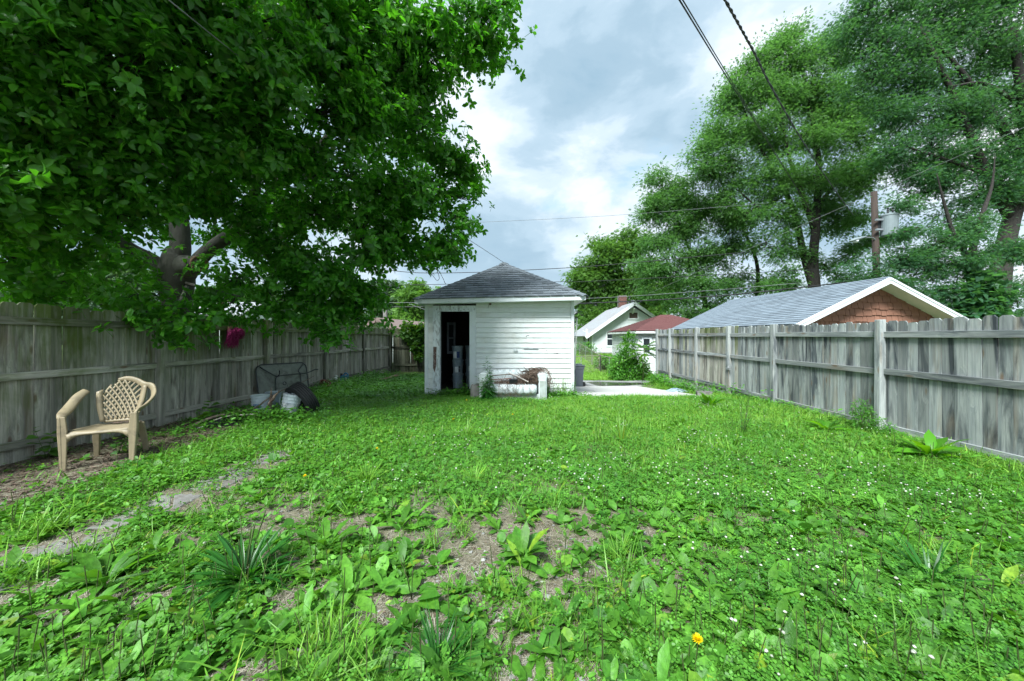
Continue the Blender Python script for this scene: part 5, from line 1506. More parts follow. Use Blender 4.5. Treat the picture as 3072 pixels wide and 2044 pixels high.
# ------------------------------------------------------------------ chain-link fence beyond the alley
cl = thing('chain_link_fence', 'sagging chain-link fence around the lawn beyond the alley', 'fence')
C0 = Vector((W(1801, 1066, 21.5).x, 21.5, 0))
runs = [((2.4, 20.3), (C0.x, 21.5)), ((C0.x, 21.5), (5.35, 19.2)), ((C0.x, 21.52), (5.05, 32))]
hF = .96
for (a, b) in runs:
    a, b = Vector((*a, 0)), Vector((*b, 0)); Ln = (b - a).length
    zf = lambda t: float(ground_z(a.x + (b.x-a.x)*t, a.y + (b.y-a.y)*t))
    n = max(2, round(Ln / 2.6))
    Geo().tube([(a.x + (b.x-a.x)*t, a.y + (b.y-a.y)*t, zf(t) + hF) for t in np.linspace(0, 1, n*2 + 1)], .021, 6).build('top_rail', 'rusty_metal', cl)
    for k in range(n + 1):
        t = k / n
        Geo().tube([(a.x + (b.x-a.x)*t, a.y + (b.y-a.y)*t, zf(t) - .1), (a.x + (b.x-a.x)*t, a.y + (b.y-a.y)*t, zf(t) + hF + .03)], .03 if k in (0, n) else .022, 7).build('post', 'metal', cl)
    g = Geo(); s = -hF
    while s < Ln:
        for dr in (1, -1):
            t0, t1 = (s, s + hF) if dr > 0 else (s + hF, s)
            P = []
            for q in np.linspace(0, 1, 3):
                ss_ = min(max(t0 + (t1 - t0) * q, 0), Ln) / Ln
                P.append((a.x + (b.x-a.x)*ss_, a.y + (b.y-a.y)*ss_, zf(ss_) + .03 + (hF - .04) * q))
            g.tube(P, .0022, 3, cap=False)
        s += .13
    g.build('wire_mesh', 'rusty_metal', cl, kind='stuff')

# ------------------------------------------------------------------ trees
def unit(n, r_):
    v = r_.normal(size=(n, 3)); return v / np.linalg.norm(v, axis=1)[:, None]
def clump_points(c, r, r_, nsub, spread, flat=.8, hollow=.35, lobe=.30):
    """spray centres gathered in layered lobes through an uneven ball, more of them near its skin"""
    k = max(3, int(nsub / 9))
    d = unit(k, r_); rad = (hollow + (1 - hollow) * r_.random(k)) ** .6 * (1 + .3 * (r_.random(k) - .5))
    lob = np.asarray(c) + d * (rad * r * .86)[:, None] * np.array([1, 1, flat])
    w = r_.random(k) + .4
    pick = r_.choice(k, nsub, p=w / w.sum())
    q = r_.normal(0, 1, (nsub, 3)); q /= np.maximum(1, np.linalg.norm(q, axis=1) / 1.7)[:, None]
    return lob[pick] + q * np.array([lobe, lobe, lobe * .5]) * r * .62
WHORL = leaf_t(.50, .22, .22, base=.08, stations=((.38, .86), (.72, .88)))
WHORL2 = leaf_t(.52, .35, .45, base=.08, stations=((.38, .86), (.72, .86)))
def whorl_temps(mat, leaves, size):
    out = []
    for v in range(6):
        q = np.random.default_rng(500 + v); g = Geo(); n = leaves + (v % 3) - 1
        az = np.arange(n) * 2.4 + q.normal(0, .3, n); el = q.uniform(-.15, .85, n)
        T = np.stack([np.zeros(n), np.zeros(n), -q.random(n) * .10], 1)
        Rm = frames(dirs(az, el), q.normal(0, .4, n)); S = q.uniform(size[0], size[1], n)
        h = q.random(n) < .5
        g.copies(WHORL, Rm[h], T[h], S[h]); g.copies(WHORL2, Rm[~h], T[~h], S[~h])
        g.tube([(0, 0, -.2), (0, 0, 0)], [.004, .002], 3, cap=False)
        out.append(template('leaf_whorl', g, mat))
    return out
def whorl_crown(name, clumps, mat, root, seed, sub_per=9.0, tips_per=5, leaves=7, size=(.09, .15), spread=.22):
    r_ = np.random.default_rng(seed)
    tw = Geo(); TT, AA = [], []
    for c, r in clumps:
        nsub = max(4, int(sub_per * r * r * 3.2))
        S = clump_points(c, r, r_, nsub, spread, lobe=.5)
        for s in S:
            tw_p = [tuple(np.asarray(c) + (s - np.asarray(c)) * .15), tuple(np.asarray(c) + (s - np.asarray(c)) * .6 + r_.normal(0, .05, 3)), tuple(s)]
            if r_.random() < .5: tw.tube(tw_p, [.013, .009, .004], 3, cap=False)
        n = nsub * tips_per
        T = np.repeat(S, tips_per, 0) + r_.normal(0, spread, (n, 3)) * np.array([1, 1, .6])
        A = (T - np.asarray(c)); A /= np.linalg.norm(A, axis=1)[:, None] + 1e-6
        A = A * .75 + r_.normal(0, .35, (n, 3)) + np.array([0, 0, .55]); A /= np.linalg.norm(A, axis=1)[:, None]
        TT.append(T); AA.append(A)
    T = np.vstack(TT); A = np.vstack(AA); n = len(T)
    th = np.arccos(np.clip(A[:, 2], -1, 1)); ph = np.arctan2(A[:, 1], A[:, 0]); ps = r_.uniform(0, 6.28, n)
    cz_, sz_, cy_, sy_, cp, sp_ = np.cos(ph), np.sin(ph), np.cos(th), np.sin(th), np.cos(ps), np.sin(ps)
    # rotation matrix Rz(ph) Ry(th) Rz(ps) -> XYZ Euler
    m20 = -sy_ * cp; m21 = sy_ * sp_; m22 = cy_
    m10 = sz_ * cy_ * cp + cz_ * sp_; m00 = cz_ * cy_ * cp - sz_ * sp_
    rot = np.stack([np.arctan2(m21, m22), np.arcsin(np.clip(-m20, -1, 1)), np.arctan2(m10, m00)], 1)
    scatter(name, T, rot, r_.uniform(.75, 1.2, n), r_.integers(0, 6, n), whorl_temps(mat, leaves, size), root)
    return tw
def pinnate_t(k=4, leaf=.36, w=.16, arch=.25):
    V, Q = [], []
    for i in range(k):
        y = .18 + .82 * i / k
        z = -arch * y * y
        for s in (-1, 1):
            b = len(V); dx, dy = s * leaf * .85, leaf * .45
            nx, ny = -dy * w / leaf, dx * w / leaf
            V += [(0, y, z), (dx*.5 + nx*.9, y + dy*.5 + ny*.9, z + .03), (dx, y + dy, z - .05), (dx*.5 - nx*.9, y + dy*.5 - ny*.9, z + .02)]
            Q.append((b, b+1, b+2, b+3) if s > 0 else (b+3, b+2, b+1, b))
    b = len(V); V += [(0, .95, -arch*.9), (-w*.8, 1.12, -arch*1.1), (0, 1.32, -arch*1.5), (w*.8, 1.12, -arch*1.1)]; Q.append((b, b+3, b+2, b+1))
    return np.array(V), [Q]
PIN = pinnate_t(); PIN5 = pinnate_t(3, .42, .22, .35)
SPRAYS = {}
def spray_temps(mat, tmpl, size, spread, per, seed):
    """three small clusters of leafy sprays"""
    key = (mat, id(tmpl), size, spread, per)
    if key not in SPRAYS:
        out = []
        for v in range(3):
            r_ = np.random.default_rng(seed * 10 + v); g = Geo()
            off = r_.normal(0, spread, (per, 3)) * np.array([1.15, 1.15, .5])
            D = off * .8 / spread + r_.normal(0, .5, (per, 3)) + np.array([0, 0, -.25])
            g.copies(tmpl, frames(D, r_.normal(0, .6, per)), off, r_.uniform(size[0], size[1], per))
            out.append(template('leafy_spray', g, mat))
        SPRAYS[key] = out
    return SPRAYS[key]
def spray_crown(name, clumps, mat, root, seed, dens=26.0, per=30, size=(.22, .36), tmpl=PIN, flat=.85, hollow=.25, spread=.34):
    r_ = np.random.default_rng(seed)
    tw = Geo(); TT = []
    for c, r in clumps:
        c = np.asarray(c, float)
        nsub = max(4, int(dens * r * r))
        S = clump_points(c, r, r_, nsub, spread, flat, hollow)
        for s in S:
            if r_.random() < .26:
                tw.tube([tuple(c + (s-c)*.1), tuple(c + (s-c)*.55 + r_.normal(0, .12, 3)), tuple(s)], [.035, .022, .008], 3, cap=False)
        TT.append(S)
    T = np.vstack(TT); n = len(T)
    rot = np.stack([r_.normal(0, .35, n), r_.normal(0, .35, n), r_.uniform(0, 6.28, n)], 1)
    scatter(name, T, rot, r_.uniform(.75, 1.2, n), r_.integers(0, 3, n), spray_temps(mat, tmpl, size, spread, per, seed), root)
    return tw
def tree(name, label, loc, trunk_paths, tw, bark, cat='tree', group=None, sides=9, crown_obj=None):
    pass

# ---- the big magnolia over the left fence
mag = thing('magnolia_tree', 'huge broad-leaved magnolia with grey forked trunk behind the left fence', 'tree', (-6.6, 7.2, -.1))
ML = mag.location.copy()
def rel(p, base): return tuple(Vector(p) - base)
MC_PX = [
 # right-hand skyline
 (1445, 45, 6.6, .62), (1500, 25, 6.7, .40), (1405, 135, 6.8, .52), (1330, 60, 6.4, .7), (1240, 150, 6.5, .85), (1290, 250, 7.0, .52), (1220, 320, 7.0, .78), (1265, 430, 7.2, .62), (1340, 490, 7.5, .58), (1400, 510, 7.7, .42),
 (1345, 590, 7.4, .55), (1380, 660, 7.7, .46), (1320, 700, 7.5, .55), (1340, 745, 7.7, .34), (1260, 770, 7.6, .42), (1215, 690, 7.2, .7), (1205, 560, 7.0, .75), (1150, 790, 7.3, .36),
 (1080, 700, 6.9, .75), (1070, 850, 7.2, .45), (1100, 900, 7.3, .30), (1085, 955, 7.2, .28), (1030, 930, 7.0, .40), (960, 960, 6.8, .28), (950, 850, 6.7, .55), (900, 770, 6.5, .50), (870, 905, 6.6, .36),
 # middle
 (1090, 560, 6.6, .75), (1060, 420, 6.3, .75), (1100, 270, 6.3, .8), (1060, 110, 5.9, .85), (1160, 20, 6.0, .8), (930, 30, 5.3, .8), (900, 180, 5.3, .75), (930, 340, 5.6, .72), (960, 500, 6.0, .62), (900, 640, 6.3, .45), (800, 450, 5.4, .55),
 (760, 60, 4.9, .75), (740, 220, 4.9, .7), (760, 350, 5.1, .6), (690, 520, 5.3, .42),
 # left, nearer
 (600, 40, 4.5, .75), (580, 190, 4.6, .65), (600, 330, 4.7, .55), (560, 470, 4.9, .42), (430, 60, 4.2, .7), (420, 200, 4.2, .62), (440, 340, 4.4, .55), (420, 480, 4.6, .45), (380, 590, 4.8, .34), (470, 610, 4.9, .28),
 (270, 40, 4.0, .7), (250, 190, 4.0, .62), (270, 330, 4.2, .55), (260, 470, 4.4, .5), (210, 590, 4.6, .42), (110, 60, 3.9, .7), (90, 220, 3.9, .62), (100, 370, 4.1, .58), (90, 520, 4.3, .52), (60, 650, 4.6, .5),
 (-60, 130, 3.9, .7), (-80, 330, 4.0, .7), (-90, 560, 4.3, .7), (10, 780, 5.0, .42), (120, 790, 5.6, .40), (220, 830, 6.0, .36), (50, 880, 5.3, .22), (150, 900, 5.8, .20), (290, 895, 6.0, .2),
 # sprays hanging in front of the fork
 (420, 660, 5.2, .28), (350, 660, 5.0, .30), (300, 720, 5.2, .26), (620, 640, 6.0, .34), (690, 620, 6.1, .36), (760, 700, 6.4, .36), (820, 780, 6.6, .40), (250, 760, 5.4, .26), (160, 720, 5.0, .34), (180, 850, 5.6, .22), (90, 930, 5.3, .14), (330, 880, 6.2, .16), (850, 960, 6.5, .2), (930, 900, 6.7, .34), (1000, 860, 6.9, .4), (1120, 740, 7.0, .42), (560, 560, 5.4, .34), (640, 580, 5.6, .30),
 (840, 640, 6.6, .35), (780, 640, 6.4, .30), (900, 690, 6.8, .35), (860, 730, 6.8, .30), (800, 700, 6.6, .26), (700, 690, 6.5, .20), (640, 790, 6.8, .18), (420, 800, 6.6, .2), (360, 770, 6.3, .24), (300, 800, 6.2, .22),
 # low sprays in front of the fence
 (440, 930, 5.35, .20), (510, 955, 5.3, .24), (580, 945, 5.3, .22), (560, 985, 5.35, .12), (640, 930, 5.6, .2), (700, 905, 5.8, .2), (410, 880, 5.6, .18), (480, 880, 5.8, .18), (650, 870, 6.2, .25), (720, 830, 6.3, .34), (800, 870, 6.4, .30), (760, 930, 6.3, .18), (975, 990, 6.4, .16), (1010, 1005, 6.5, .10),
]
MC = [(W(a, b, c), r) for a, b, c, r in MC_PX]
# the far side and the top of the crown, which closes the view and shades the fence
for a, b, c, r in ((120, 150, 8.5, 1.3), (420, 100, 9, 1.4), (760, 120, 9.5, 1.5), (1050, 250, 10, 1.3), (150, 420, 8.5, 1.1), (640, 350, 9.2, 1.3), (950, 480, 10, 1.2), (1110, 640, 10, 1.0), (60, 700, 8.5, .8), (860, 640, 9.6, .9), (1000, 800, 9.8, .7), (450, 420, 8.8, 1.0), (1180, 120, 9.6, 1.1), (300, 720, 9.5, .45), (880, 830, 9.8, .6), (180, 860, 9.5, .5), (620, 560, 9, .8), (740, 480, 9, 1.0), (360, 560, 8.8, .8), (500, 680, 9.4, .45), (640, 690, 9.4, .5), (760, 760, 9.6, .55), (240, 620, 8.8, .7), (120, 780, 9, .6), (400, 780, 9.8, .35), (720, 860, 9.8, .45), (960, 900, 10, .5), (1180, 450, 9.8, .8), (1220, 600, 9.8, .7)):
    MC.append((W(a, b, c), r))
for x, y, z, r in ((-8.5, 4.5, 6.2, 1.5), (-7, 6, 8.2, 1.7), (-4.5, 5.5, 8.3, 1.5), (-2.6, 6.3, 8.0, 1.2), (-6, 3.5, 7.0, 1.4), (-9.5, 7.5, 5.5, 1.6), (-8, 9.5, 7, 1.8), (-5, 8.5, 8.8, 1.6), (-7.5, 2.6, 4.6, 1.3), (-9, 5, 3.6, 1.2), (-3.6, 3.6, 6.6, 1.1), (-5, 2.2, 6.2, 1.1)):
    MC.append((Vector((x, y, z)), r))
MCr = [(tuple(Vector(c) - ML), r) for c, r in MC]
tw = whorl_crown('crown', MCr, 'mag_leaf', mag, 21, sub_per=24, tips_per=5, leaves=7, size=(.095, .15))
fork = W(530, 822, 7.2)
def limb(g, pts, r0, r1, n=5, sides=10):
    P = smooth_path([Vector(p) - ML for p in pts], n)
    g.tube(P, np.linspace(r0, r1, len(P)), sides)
tk = Geo()
base_ = Vector((ML.x + .05, ML.y, -.25))
P = [Vector((0.05, 0, -.1)), Vector((.02, 0, 1.2)), fork - ML + Vector((0, 0, -.55)), fork - ML + Vector((0, 0, -.1)), fork - ML + Vector((.02, 0, .35)), W(541, 745, 7.2) - ML, W(535, 640, 7.2) - ML, W(515, 520, 7.1) - ML, W(490, 400, 6.9) - ML]
S = smooth_path(P, 5)
tk.tube(S, np.interp(np.linspace(0, 1, len(S)), [0, .1, .25, .36, .47, .6, .75, 1], [.36, .27, .24, .29, .25, .17, .15, .10]), 14)
limb(tk, [fork + Vector((-.02, 0, -.25)), W(468, 790, 7.15), W(400, 752, 7.0), W(330, 705, 6.7), W(280, 660, 6.4), W(200, 560, 5.8), W(120, 420, 5.3)], .15, .05)
limb(tk, [fork + Vector((.05, 0, -.3)), W(580, 800, 7.15), W(640, 740, 7.1), W(720, 685, 7.0), W(780, 620, 6.9), W(870, 520, 6.8), W(1000, 400, 6.8), W(1130, 280, 6.8), W(1300, 160, 6.8)], .15, .04)
limb(tk, [W(760, 640, 6.95), W(770, 520, 6.6), W(790, 400, 6.2), W(840, 270, 5.9), W(900, 160, 5.7)], .10, .04)
limb(tk, [W(880, 530, 6.8), W(980, 525, 7.0), W(1060, 535, 7.2), W(1140, 600, 7.3), W(1240, 680, 7.5)], .07, .03)
limb(tk, [W(720, 690, 7.0), W(860, 740, 7.0), W(980, 800, 7.1), W(1060, 880, 7.1)], .06, .02)
limb(tk, [W(490, 400, 6.9), W(400, 300, 6.0), W(330, 180, 5.2), W(260, 60, 4.6)], .10, .04)
limb(tk, [W(515, 520, 7.1), W(600, 330, 6.2), W(680, 150, 5.6), W(760, 20, 5.2)], .10, .04)
limb(tk, [W(280, 660, 6.4), W(180, 700, 6.0), W(80, 760, 5.6)], .06, .02)
limb(tk, [W(560, 860, 7.1), W(540, 905, 6.2), W(520, 940, 5.5)], .03, .010)
limb(tk, [W(560, 850, 7.1), W(640, 870, 6.3), W(720, 890, 5.9)], .03, .010)
# stub of the sawn limb
c0, c1 = W(560, 800, 7.0) - ML, W(598, 792, 6.75) - ML
tk.tube([tuple(c0), tuple(c0.lerp(c1, .5)), tuple(c1)], [.22, .17, .135], 12)
trunk = tk.build('trunk', 'bark_mag', mag, smooth=True)
tw.build('twigs', 'bark_dark', trunk, kind='stuff')
ax = (c1 - c0).normalized()
q_ = ax.to_track_quat('Z', 'Y').to_matrix().to_4x4()
Geo().lathe([(.14, -.02), (.15, .012), (.12, .022), (.095, .01), (.08, -.03), (0, -.05)], 16, Matrix.Translation(c1 + ax * .0) @ q_).build('sawn_scar', 'cut_wood', trunk, smooth=True)

# ---- trees beyond the garage and the alley
def big_tree(name, label, Y, clump_px, trunks, mat, seed, twig_mat='bark_dark', group='tall trees beyond the grey-roofed garage', rscale=1.0, **kw):
    b0 = W(*trunks[0][0][0])
    base = Vector((b0.x, b0.y, float(ground_z(b0.x, b0.y)) - .1))
    root = thing(name, label, 'tree', base, 0, group)
    cl = [(tuple(W(a, b, c[0] if c else Y) - base), r * rscale) for (a, b, r, *c) in clump_px]
    tw = spray_crown('crown', cl, mat, root, seed, **kw)
    g = Geo()
    for pts, r0, r1 in trunks:
        P = smooth_path([W(*p) - base for p in pts], 5)
        g.tube(P, np.linspace(r0, r1, len(P)), 9)
    g.tube([(0, 0, -.2), tuple(W(*trunks[0][0][0]) - base)], [trunks[0][1] * 1.25, trunks[0][1]], 9)
    t = g.build('trunk', 'bark_dark', root, smooth=True)
    tw.build('branches', twig_mat, t, kind='stuff')
    return root
big_tree('locust_tree', 'tall feathery tree with dark forked trunk left of the pole', 26,
  [(2395, 105, 1.3), (2375, 165, 1.9), (2300, 190, 1.5), (2235, 190, 1.1), (2250, 270, 2.0), (2180, 300, 1.3), (2340, 290, 2.2), (2440, 240, 2.0), (2520, 170, 1.3), (2530, 280, 1.8), (2170, 400, 1.7), (2110, 450, 1.1), (2260, 390, 2.2), (2370, 410, 2.3), (2480, 400, 2.2), (2560, 420, 1.7),
   (2120, 520, 1.5), (2200, 510, 1.9), (2310, 530, 2.1), (2420, 530, 1.9), (2530, 540, 1.8), (2250, 640, 1.6), (2360, 640, 1.3), (2500, 660, 1.5), (2570, 640, 1.3), (2300, 740, 1.2), (2550, 760, 1.1), (2520, 850, .9), (2350, 800, .8), (2600, 850, .9), (2580, 330, 1.6), (2590, 500, 1.5), (2340, 600, 1.5), (2480, 600, 1.6), (2200, 600, 1.5), (2450, 150, 1.5), (2480, 300, 1.6), (2600, 720, 1.2), (2420, 760, .9), (2390, 860, .9), (2330, 850, .9), (2480, 800, .9), (2570, 560, 1.4), (2350, 720, 1.0), (2560, 900, .9), (2480, 900, .8)],
  [([(2443, 900, 26), (2442, 850, 26), (2438, 780, 26), (2446, 700, 26), (2452, 600, 26), (2455, 480, 26), (2430, 330, 26), (2400, 180, 26)], .42, .06),
   ([(2436, 850, 26.1), (2410, 760, 26.1), (2388, 660, 26.2), (2350, 560, 26.3), (2280, 440, 26.4), (2220, 300, 26.4)], .27, .05),
   ([(2445, 690, 26), (2405, 580, 25.8), (2370, 480, 25.6), (2340, 330, 25.5)], .22, .05),
   ([(2452, 620, 26), (2500, 560, 26), (2560, 480, 25.8)], .16, .05), ([(2390, 660, 26.2), (2300, 640, 26), (2200, 560, 25.8)], .13, .04)],
  'locust_leaf', 31, dens=35, size=(.125, .195), spread=.36)
big_tree('locust_tree', 'middle-height tree with drooping sprays above the maroon roof', 29,
  [(1990, 560, 1.6), (1960, 610, 1.3), (2060, 590, 1.8), (1945, 660, 1.2), (2030, 680, 1.9), (2120, 640, 1.8), (2190, 680, 1.6), (1980, 740, 1.6), (2080, 760, 1.9), (2180, 760, 1.7), (1940, 810, 1.2), (2010, 830, 1.6), (2110, 850, 1.7), (2210, 850, 1.5), (1960, 890, 1.1), (2050, 910, 1.4), (2150, 930, 1.3), (2290, 860, 1.2), (2260, 920, 1.2), (2350, 900, 1.0), (2080, 960, 1.0), (2160, 980, 1.0)],
  [([(2272, 930, 29), (2274, 860, 29), (2268, 780, 29), (2230, 690, 29), (2180, 600, 29)], .20, .05), ([(2120, 960, 29.5), (2110, 880, 29.5), (2080, 780, 29.5), (2040, 680, 29.4), (2010, 590, 29.3)], .22, .05),
   ([(2110, 880, 29.5), (2030, 820, 29.3), (1970, 740, 29)], .1, .03)],
  'locust_leaf', 32, dens=36, size=(.135, .21), spread=.38)
big_tree('maple_tree', 'rounded bright green tree behind the white bungalow', 47,
  [(1800, 765, 2.6), (1760, 800, 2.2), (1850, 745, 2.6), (1900, 735, 2.4), (1740, 850, 2.0), (1800, 840, 2.8), (1870, 820, 2.9), (1930, 810, 2.4), (1735, 900, 1.8), (1790, 910, 2.5), (1850, 900, 2.6), (1930, 890, 2.4), (1760, 960, 1.8), (1810, 975, 2.2), (1960, 940, 2.4), (1990, 860, 2.2)],
  [([(1836, 990, 47), (1835, 920, 47), (1838, 850, 47), (1830, 780, 47)], .45, .1), ([(1812, 980, 47.5), (1808, 900, 47.5), (1800, 800, 47.5)], .3, .1), ([(1836, 900, 47), (1880, 820, 46.5), (1900, 750, 46)], .25, .1)],
  'maple_leaf', 33, dens=12, size=(.26, .4), tmpl=PIN5, spread=.5)
big_tree('elm_tree', 'great dark tree with furrowed trunk at the far right', 19,
  [(2590, 40, 1.3), (2680, 30, 1.6), (2790, 10, 1.7), (2900, 20, 1.8), (3020, 20, 1.9), (2560, 95, .8), (2640, 130, 1.4), (2740, 130, 1.6), (2850, 120, 1.5), (2960, 130, 1.6), (3070, 140, 1.7), (2610, 230, 1.2), (2700, 240, 1.5), (2800, 240, 1.3), (2910, 250, 1.4), (3020, 260, 1.5), (3110, 280, 1.4),
   (2640, 340, 1.2), (2730, 350, 1.4), (2840, 350, 1.5), (2950, 370, 1.5), (3060, 390, 1.5), (2690, 450, 1.2), (2790, 450, 1.4), (2890, 460, 1.4), (3000, 480, 1.5), (3090, 500, 1.4), (2740, 545, 1.0), (2840, 560, 1.3), (2940, 580, 1.3), (3060, 600, 1.2), (2860, 660, 1.2), (3090, 720, 1.0), (3080, 850, .8), (3000, 560, 1.0)],
  [([(2990, 1000, 19), (2990, 930, 19), (2998, 850, 19), (3010, 770, 19), (3035, 660, 19), (3070, 540, 19), (3080, 400, 18.8), (3060, 250, 18.5), (3040, 80, 18.2)], .52, .14),
   ([(3035, 660, 19), (2960, 520, 18.8), (2900, 380, 18.5), (2830, 220, 18.2), (2760, 80, 18)], .24, .06), ([(3070, 480, 19), (2970, 330, 18.7), (2880, 210, 18.4), (2780, 90, 18.2)], .2, .05), ([(2960, 520, 18.8), (2840, 480, 18.5), (2720, 440, 18.2)], .12, .04),
   ([(3040, 300, 18.5), (2950, 250, 18.3), (2850, 260, 18)], .10, .04)],
  'locust_dark', 34, dens=46, size=(.09, .15), spread=.30)
big_tree('elm_tree', 'leaning dark tree with split trunk and low sprays behind the garage ridge', 16.5,
  [(2740, 620, .7), (2730, 700, .9), (2810, 730, 1.0), (2690, 780, .9), (2770, 790, 1.0), (2860, 790, 1.0), (2930, 700, 1.0), (2660, 850, .6), (2730, 870, .9), (2820, 870, .9), (2900, 860, .8), (2780, 930, .6), (2870, 940, .7), (2950, 960, .6), (2920, 790, .7), (3040, 780, .8), (3050, 900, .7), (2700, 920, .5), (2980, 860, .6), (3020, 960, .6), (2990, 740, .7), (2830, 960, .6), (3080, 970, .6), (2600, 900, .5), (2630, 830, .5), (2640, 790, .35), (2690, 745, .35), (2655, 860, .4), (2625, 770, .25), (2600, 840, .45), (2570, 800, .4), (2640, 900, .5), (2600, 960, .3)],
  [([(2935, 990, 16.5), (2925, 900, 16.5), (2912, 830, 16.5), (2895, 760, 16.5), (2860, 700, 16.5), (2830, 600, 16.4), (2810, 520, 16.3)], .22, .015), ([(2910, 830, 16.5), (2920, 740, 16.6), (2945, 650, 16.7), (2975, 560, 16.8), (2985, 470, 16.8)], .17, .015)],
  'locust_dark', 35, dens=60, size=(.085, .14), spread=.26)
big_tree('leafy_tree', 'pale grey-green tree in the gap left of the shed roof', 40,
  [(1150, 890, 1.6), (1175, 860, 1.0), (1200, 895, 1.4), (1140, 940, 1.5), (1190, 940, 1.5), (1120, 870, 1.2), (1215, 930, 1.0), (1175, 975, 1.2)],
  [([(1182, 1000, 40), (1182, 940, 40), (1180, 880, 40)], .16, .05)], 'far_leaf', 36, dens=16, size=(.3, .5), spread=.45, group='trees left of the shed roof')
big_tree('leafy_tree', 'brighter green tree against the left edge of the shed', 34,
  [(1255, 890, 1.1), (1245, 935, 1.4), (1285, 900, 1.1), (1265, 960, 1.3), (1300, 940, 1.2), (1222, 965, .9), (1258, 865, .6)],
  [([(1256, 1010, 34), (1255, 950, 34), (1256, 880, 34)], .16, .05)], 'maple_leaf', 37, dens=22, size=(.28, .44), spread=.4, tmpl=PIN5, group='trees left of the shed roof')
big_tree('leafy_tree', 'hazy green tree seen through the gap left of the magnolia trunk', 38,
  [(320, 850, 1.8), (360, 890, 2.0), (400, 850, 1.8), (300, 900, 1.8), (420, 910, 1.8), (250, 870, 1.6), (380, 940, 1.6), (200, 910, 1.8), (100, 900, 2.0), (20, 880, 2.0), (330, 800, 1.2)],
  [([(350, 1000, 38), (352, 920, 38), (350, 830, 38)], .2, .06)], 'far_leaf', 38, dens=12, size=(.4, .6), spread=.5, group='trees behind the left fence')
big_tree('leafy_tree', 'hazy green tree above the pale far roof right of the magnolia trunk', 42,
  [(620, 900, 1.8), (680, 890, 2.0), (740, 900, 2.0), (800, 920, 2.0), (660, 930, 1.6), (860, 930, 1.8), (920, 940, 1.8), (980, 950, 1.8), (1060, 950, 1.8)],
  [([(690, 1000, 42), (692, 930, 42), (690, 880, 42)], .2, .06)], 'far_leaf', 39, dens=12, size=(.4, .6), spread=.5, group='trees behind the left fence')
# far wooded horizon that reads as one mass
r_ = np.random.default_rng(40); cl = []
for k in range(150):
    x = -130 + 260 * (k + r_.random()) / 150
    cl.append(((x, 78 + r_.uniform(-6, 8), r_.uniform(.8, 4.2)), r_.uniform(2.0, 3.4)))
root = None
tw = spray_crown('treeline', cl, 'far_leaf', None, 41, dens=3.2, size=(.9, 1.4), tmpl=PIN5, spread=.95)
tl_ = bpy.data.objects['treeline']; tl_['label'] = 'distant belt of trees along the horizon'

# ------------------------------------------------------------------ shrubs, vines and tall weeds
HEART = leaf_t(.85, .18, .3, base=.05, stations=((.18, .8), (.5, 1.0)))
NARROW = leaf_t(.22, .2, .5, base=.02, stations=((.35, 1.0), (.7, .7)))
OVAL = leaf_t(.55, .2, .35, base=.12, stations=((.3, .85), (.68, .95)))
STRAP = leaf_t(.13, .25, .55, base=.0, stations=((.25, .75), (.5, 1.0), (.78, .8)))
def leaf_blob(g, c, rad, n, size, tmpl, r_, flat=1.0, up=.3, hollow=.3):
    d = unit(n, r_); rr = (hollow + (1 - hollow) * r_.random(n)) ** .5
    T = np.asarray(c) + d * rr[:, None] * np.asarray(rad)
    D = d * .7 + r_.normal(0, .5, (n, 3)) + np.array([0, 0, up - .3])
    g.copies(tmpl, frames(D, r_.normal(0, .5, n)), T, r_.uniform(size[0], size[1], n))
def stems(g, base, tips, r0=.006, r1=.002, bow=.05, r_=None):
    for t in tips:
        m = (np.asarray(base) + np.asarray(t)) / 2 + (r_.normal(0, bow, 3) if r_ is not None else 0)
        g.tube([tuple(base), tuple(m), tuple(t)], [r0, (r0+r1)/2, r1], 4, cap=False)
def weed(name, label, loc, h, n_stem, leaf, tmpl, mat, seed, lean=.25, per=14, cat='weed', spread=.02, group=None, top=True):
    """upright leafy weed: stems with leaves all the way up"""
    r_ = np.random.default_rng(seed)
    root = thing(name, label, cat, loc, 0, group)
    g = Geo(); s = Geo(); TT, DD, SS = [], [], []
    for k in range(n_stem):
        a = r_.uniform(0, 6.28); hh = h * r_.uniform(.55, 1.0) if k else h
        b = np.array([math.cos(a), math.sin(a), 0]) * spread * r_.random()
        tip = b + np.array([math.cos(a)*lean*hh*r_.random(), math.sin(a)*lean*hh*r_.random(), hh])
        s.tube([tuple(b + (tip-b)*t) for t in (0, .5, 1)], [.006*h**.5, .004*h**.5, .0015], 4, cap=False)
        m = int(per * hh / h) + 3
        t = np.linspace(.08, 1, m); ph = np.arange(m) * 2.4 + r_.random()*6
        TT.append(b + (tip-b) * t[:, None]); el = .5 + .7*t + r_.normal(0, .2, m)
        DD.append(dirs(ph, np.clip(el - .6, -.5, 1.3))); SS.append(leaf * (1.15 - .7*t) * r_.uniform(.75, 1.2, m))
    T, D, S = np.vstack(TT), np.vstack(DD), np.concatenate(SS)
    g.copies(tmpl, frames(D, r_.normal(0, .3, len(T))), T, S)
    g.build('leaves', mat, root); s.build('stem', 'stalk', root)
    return root
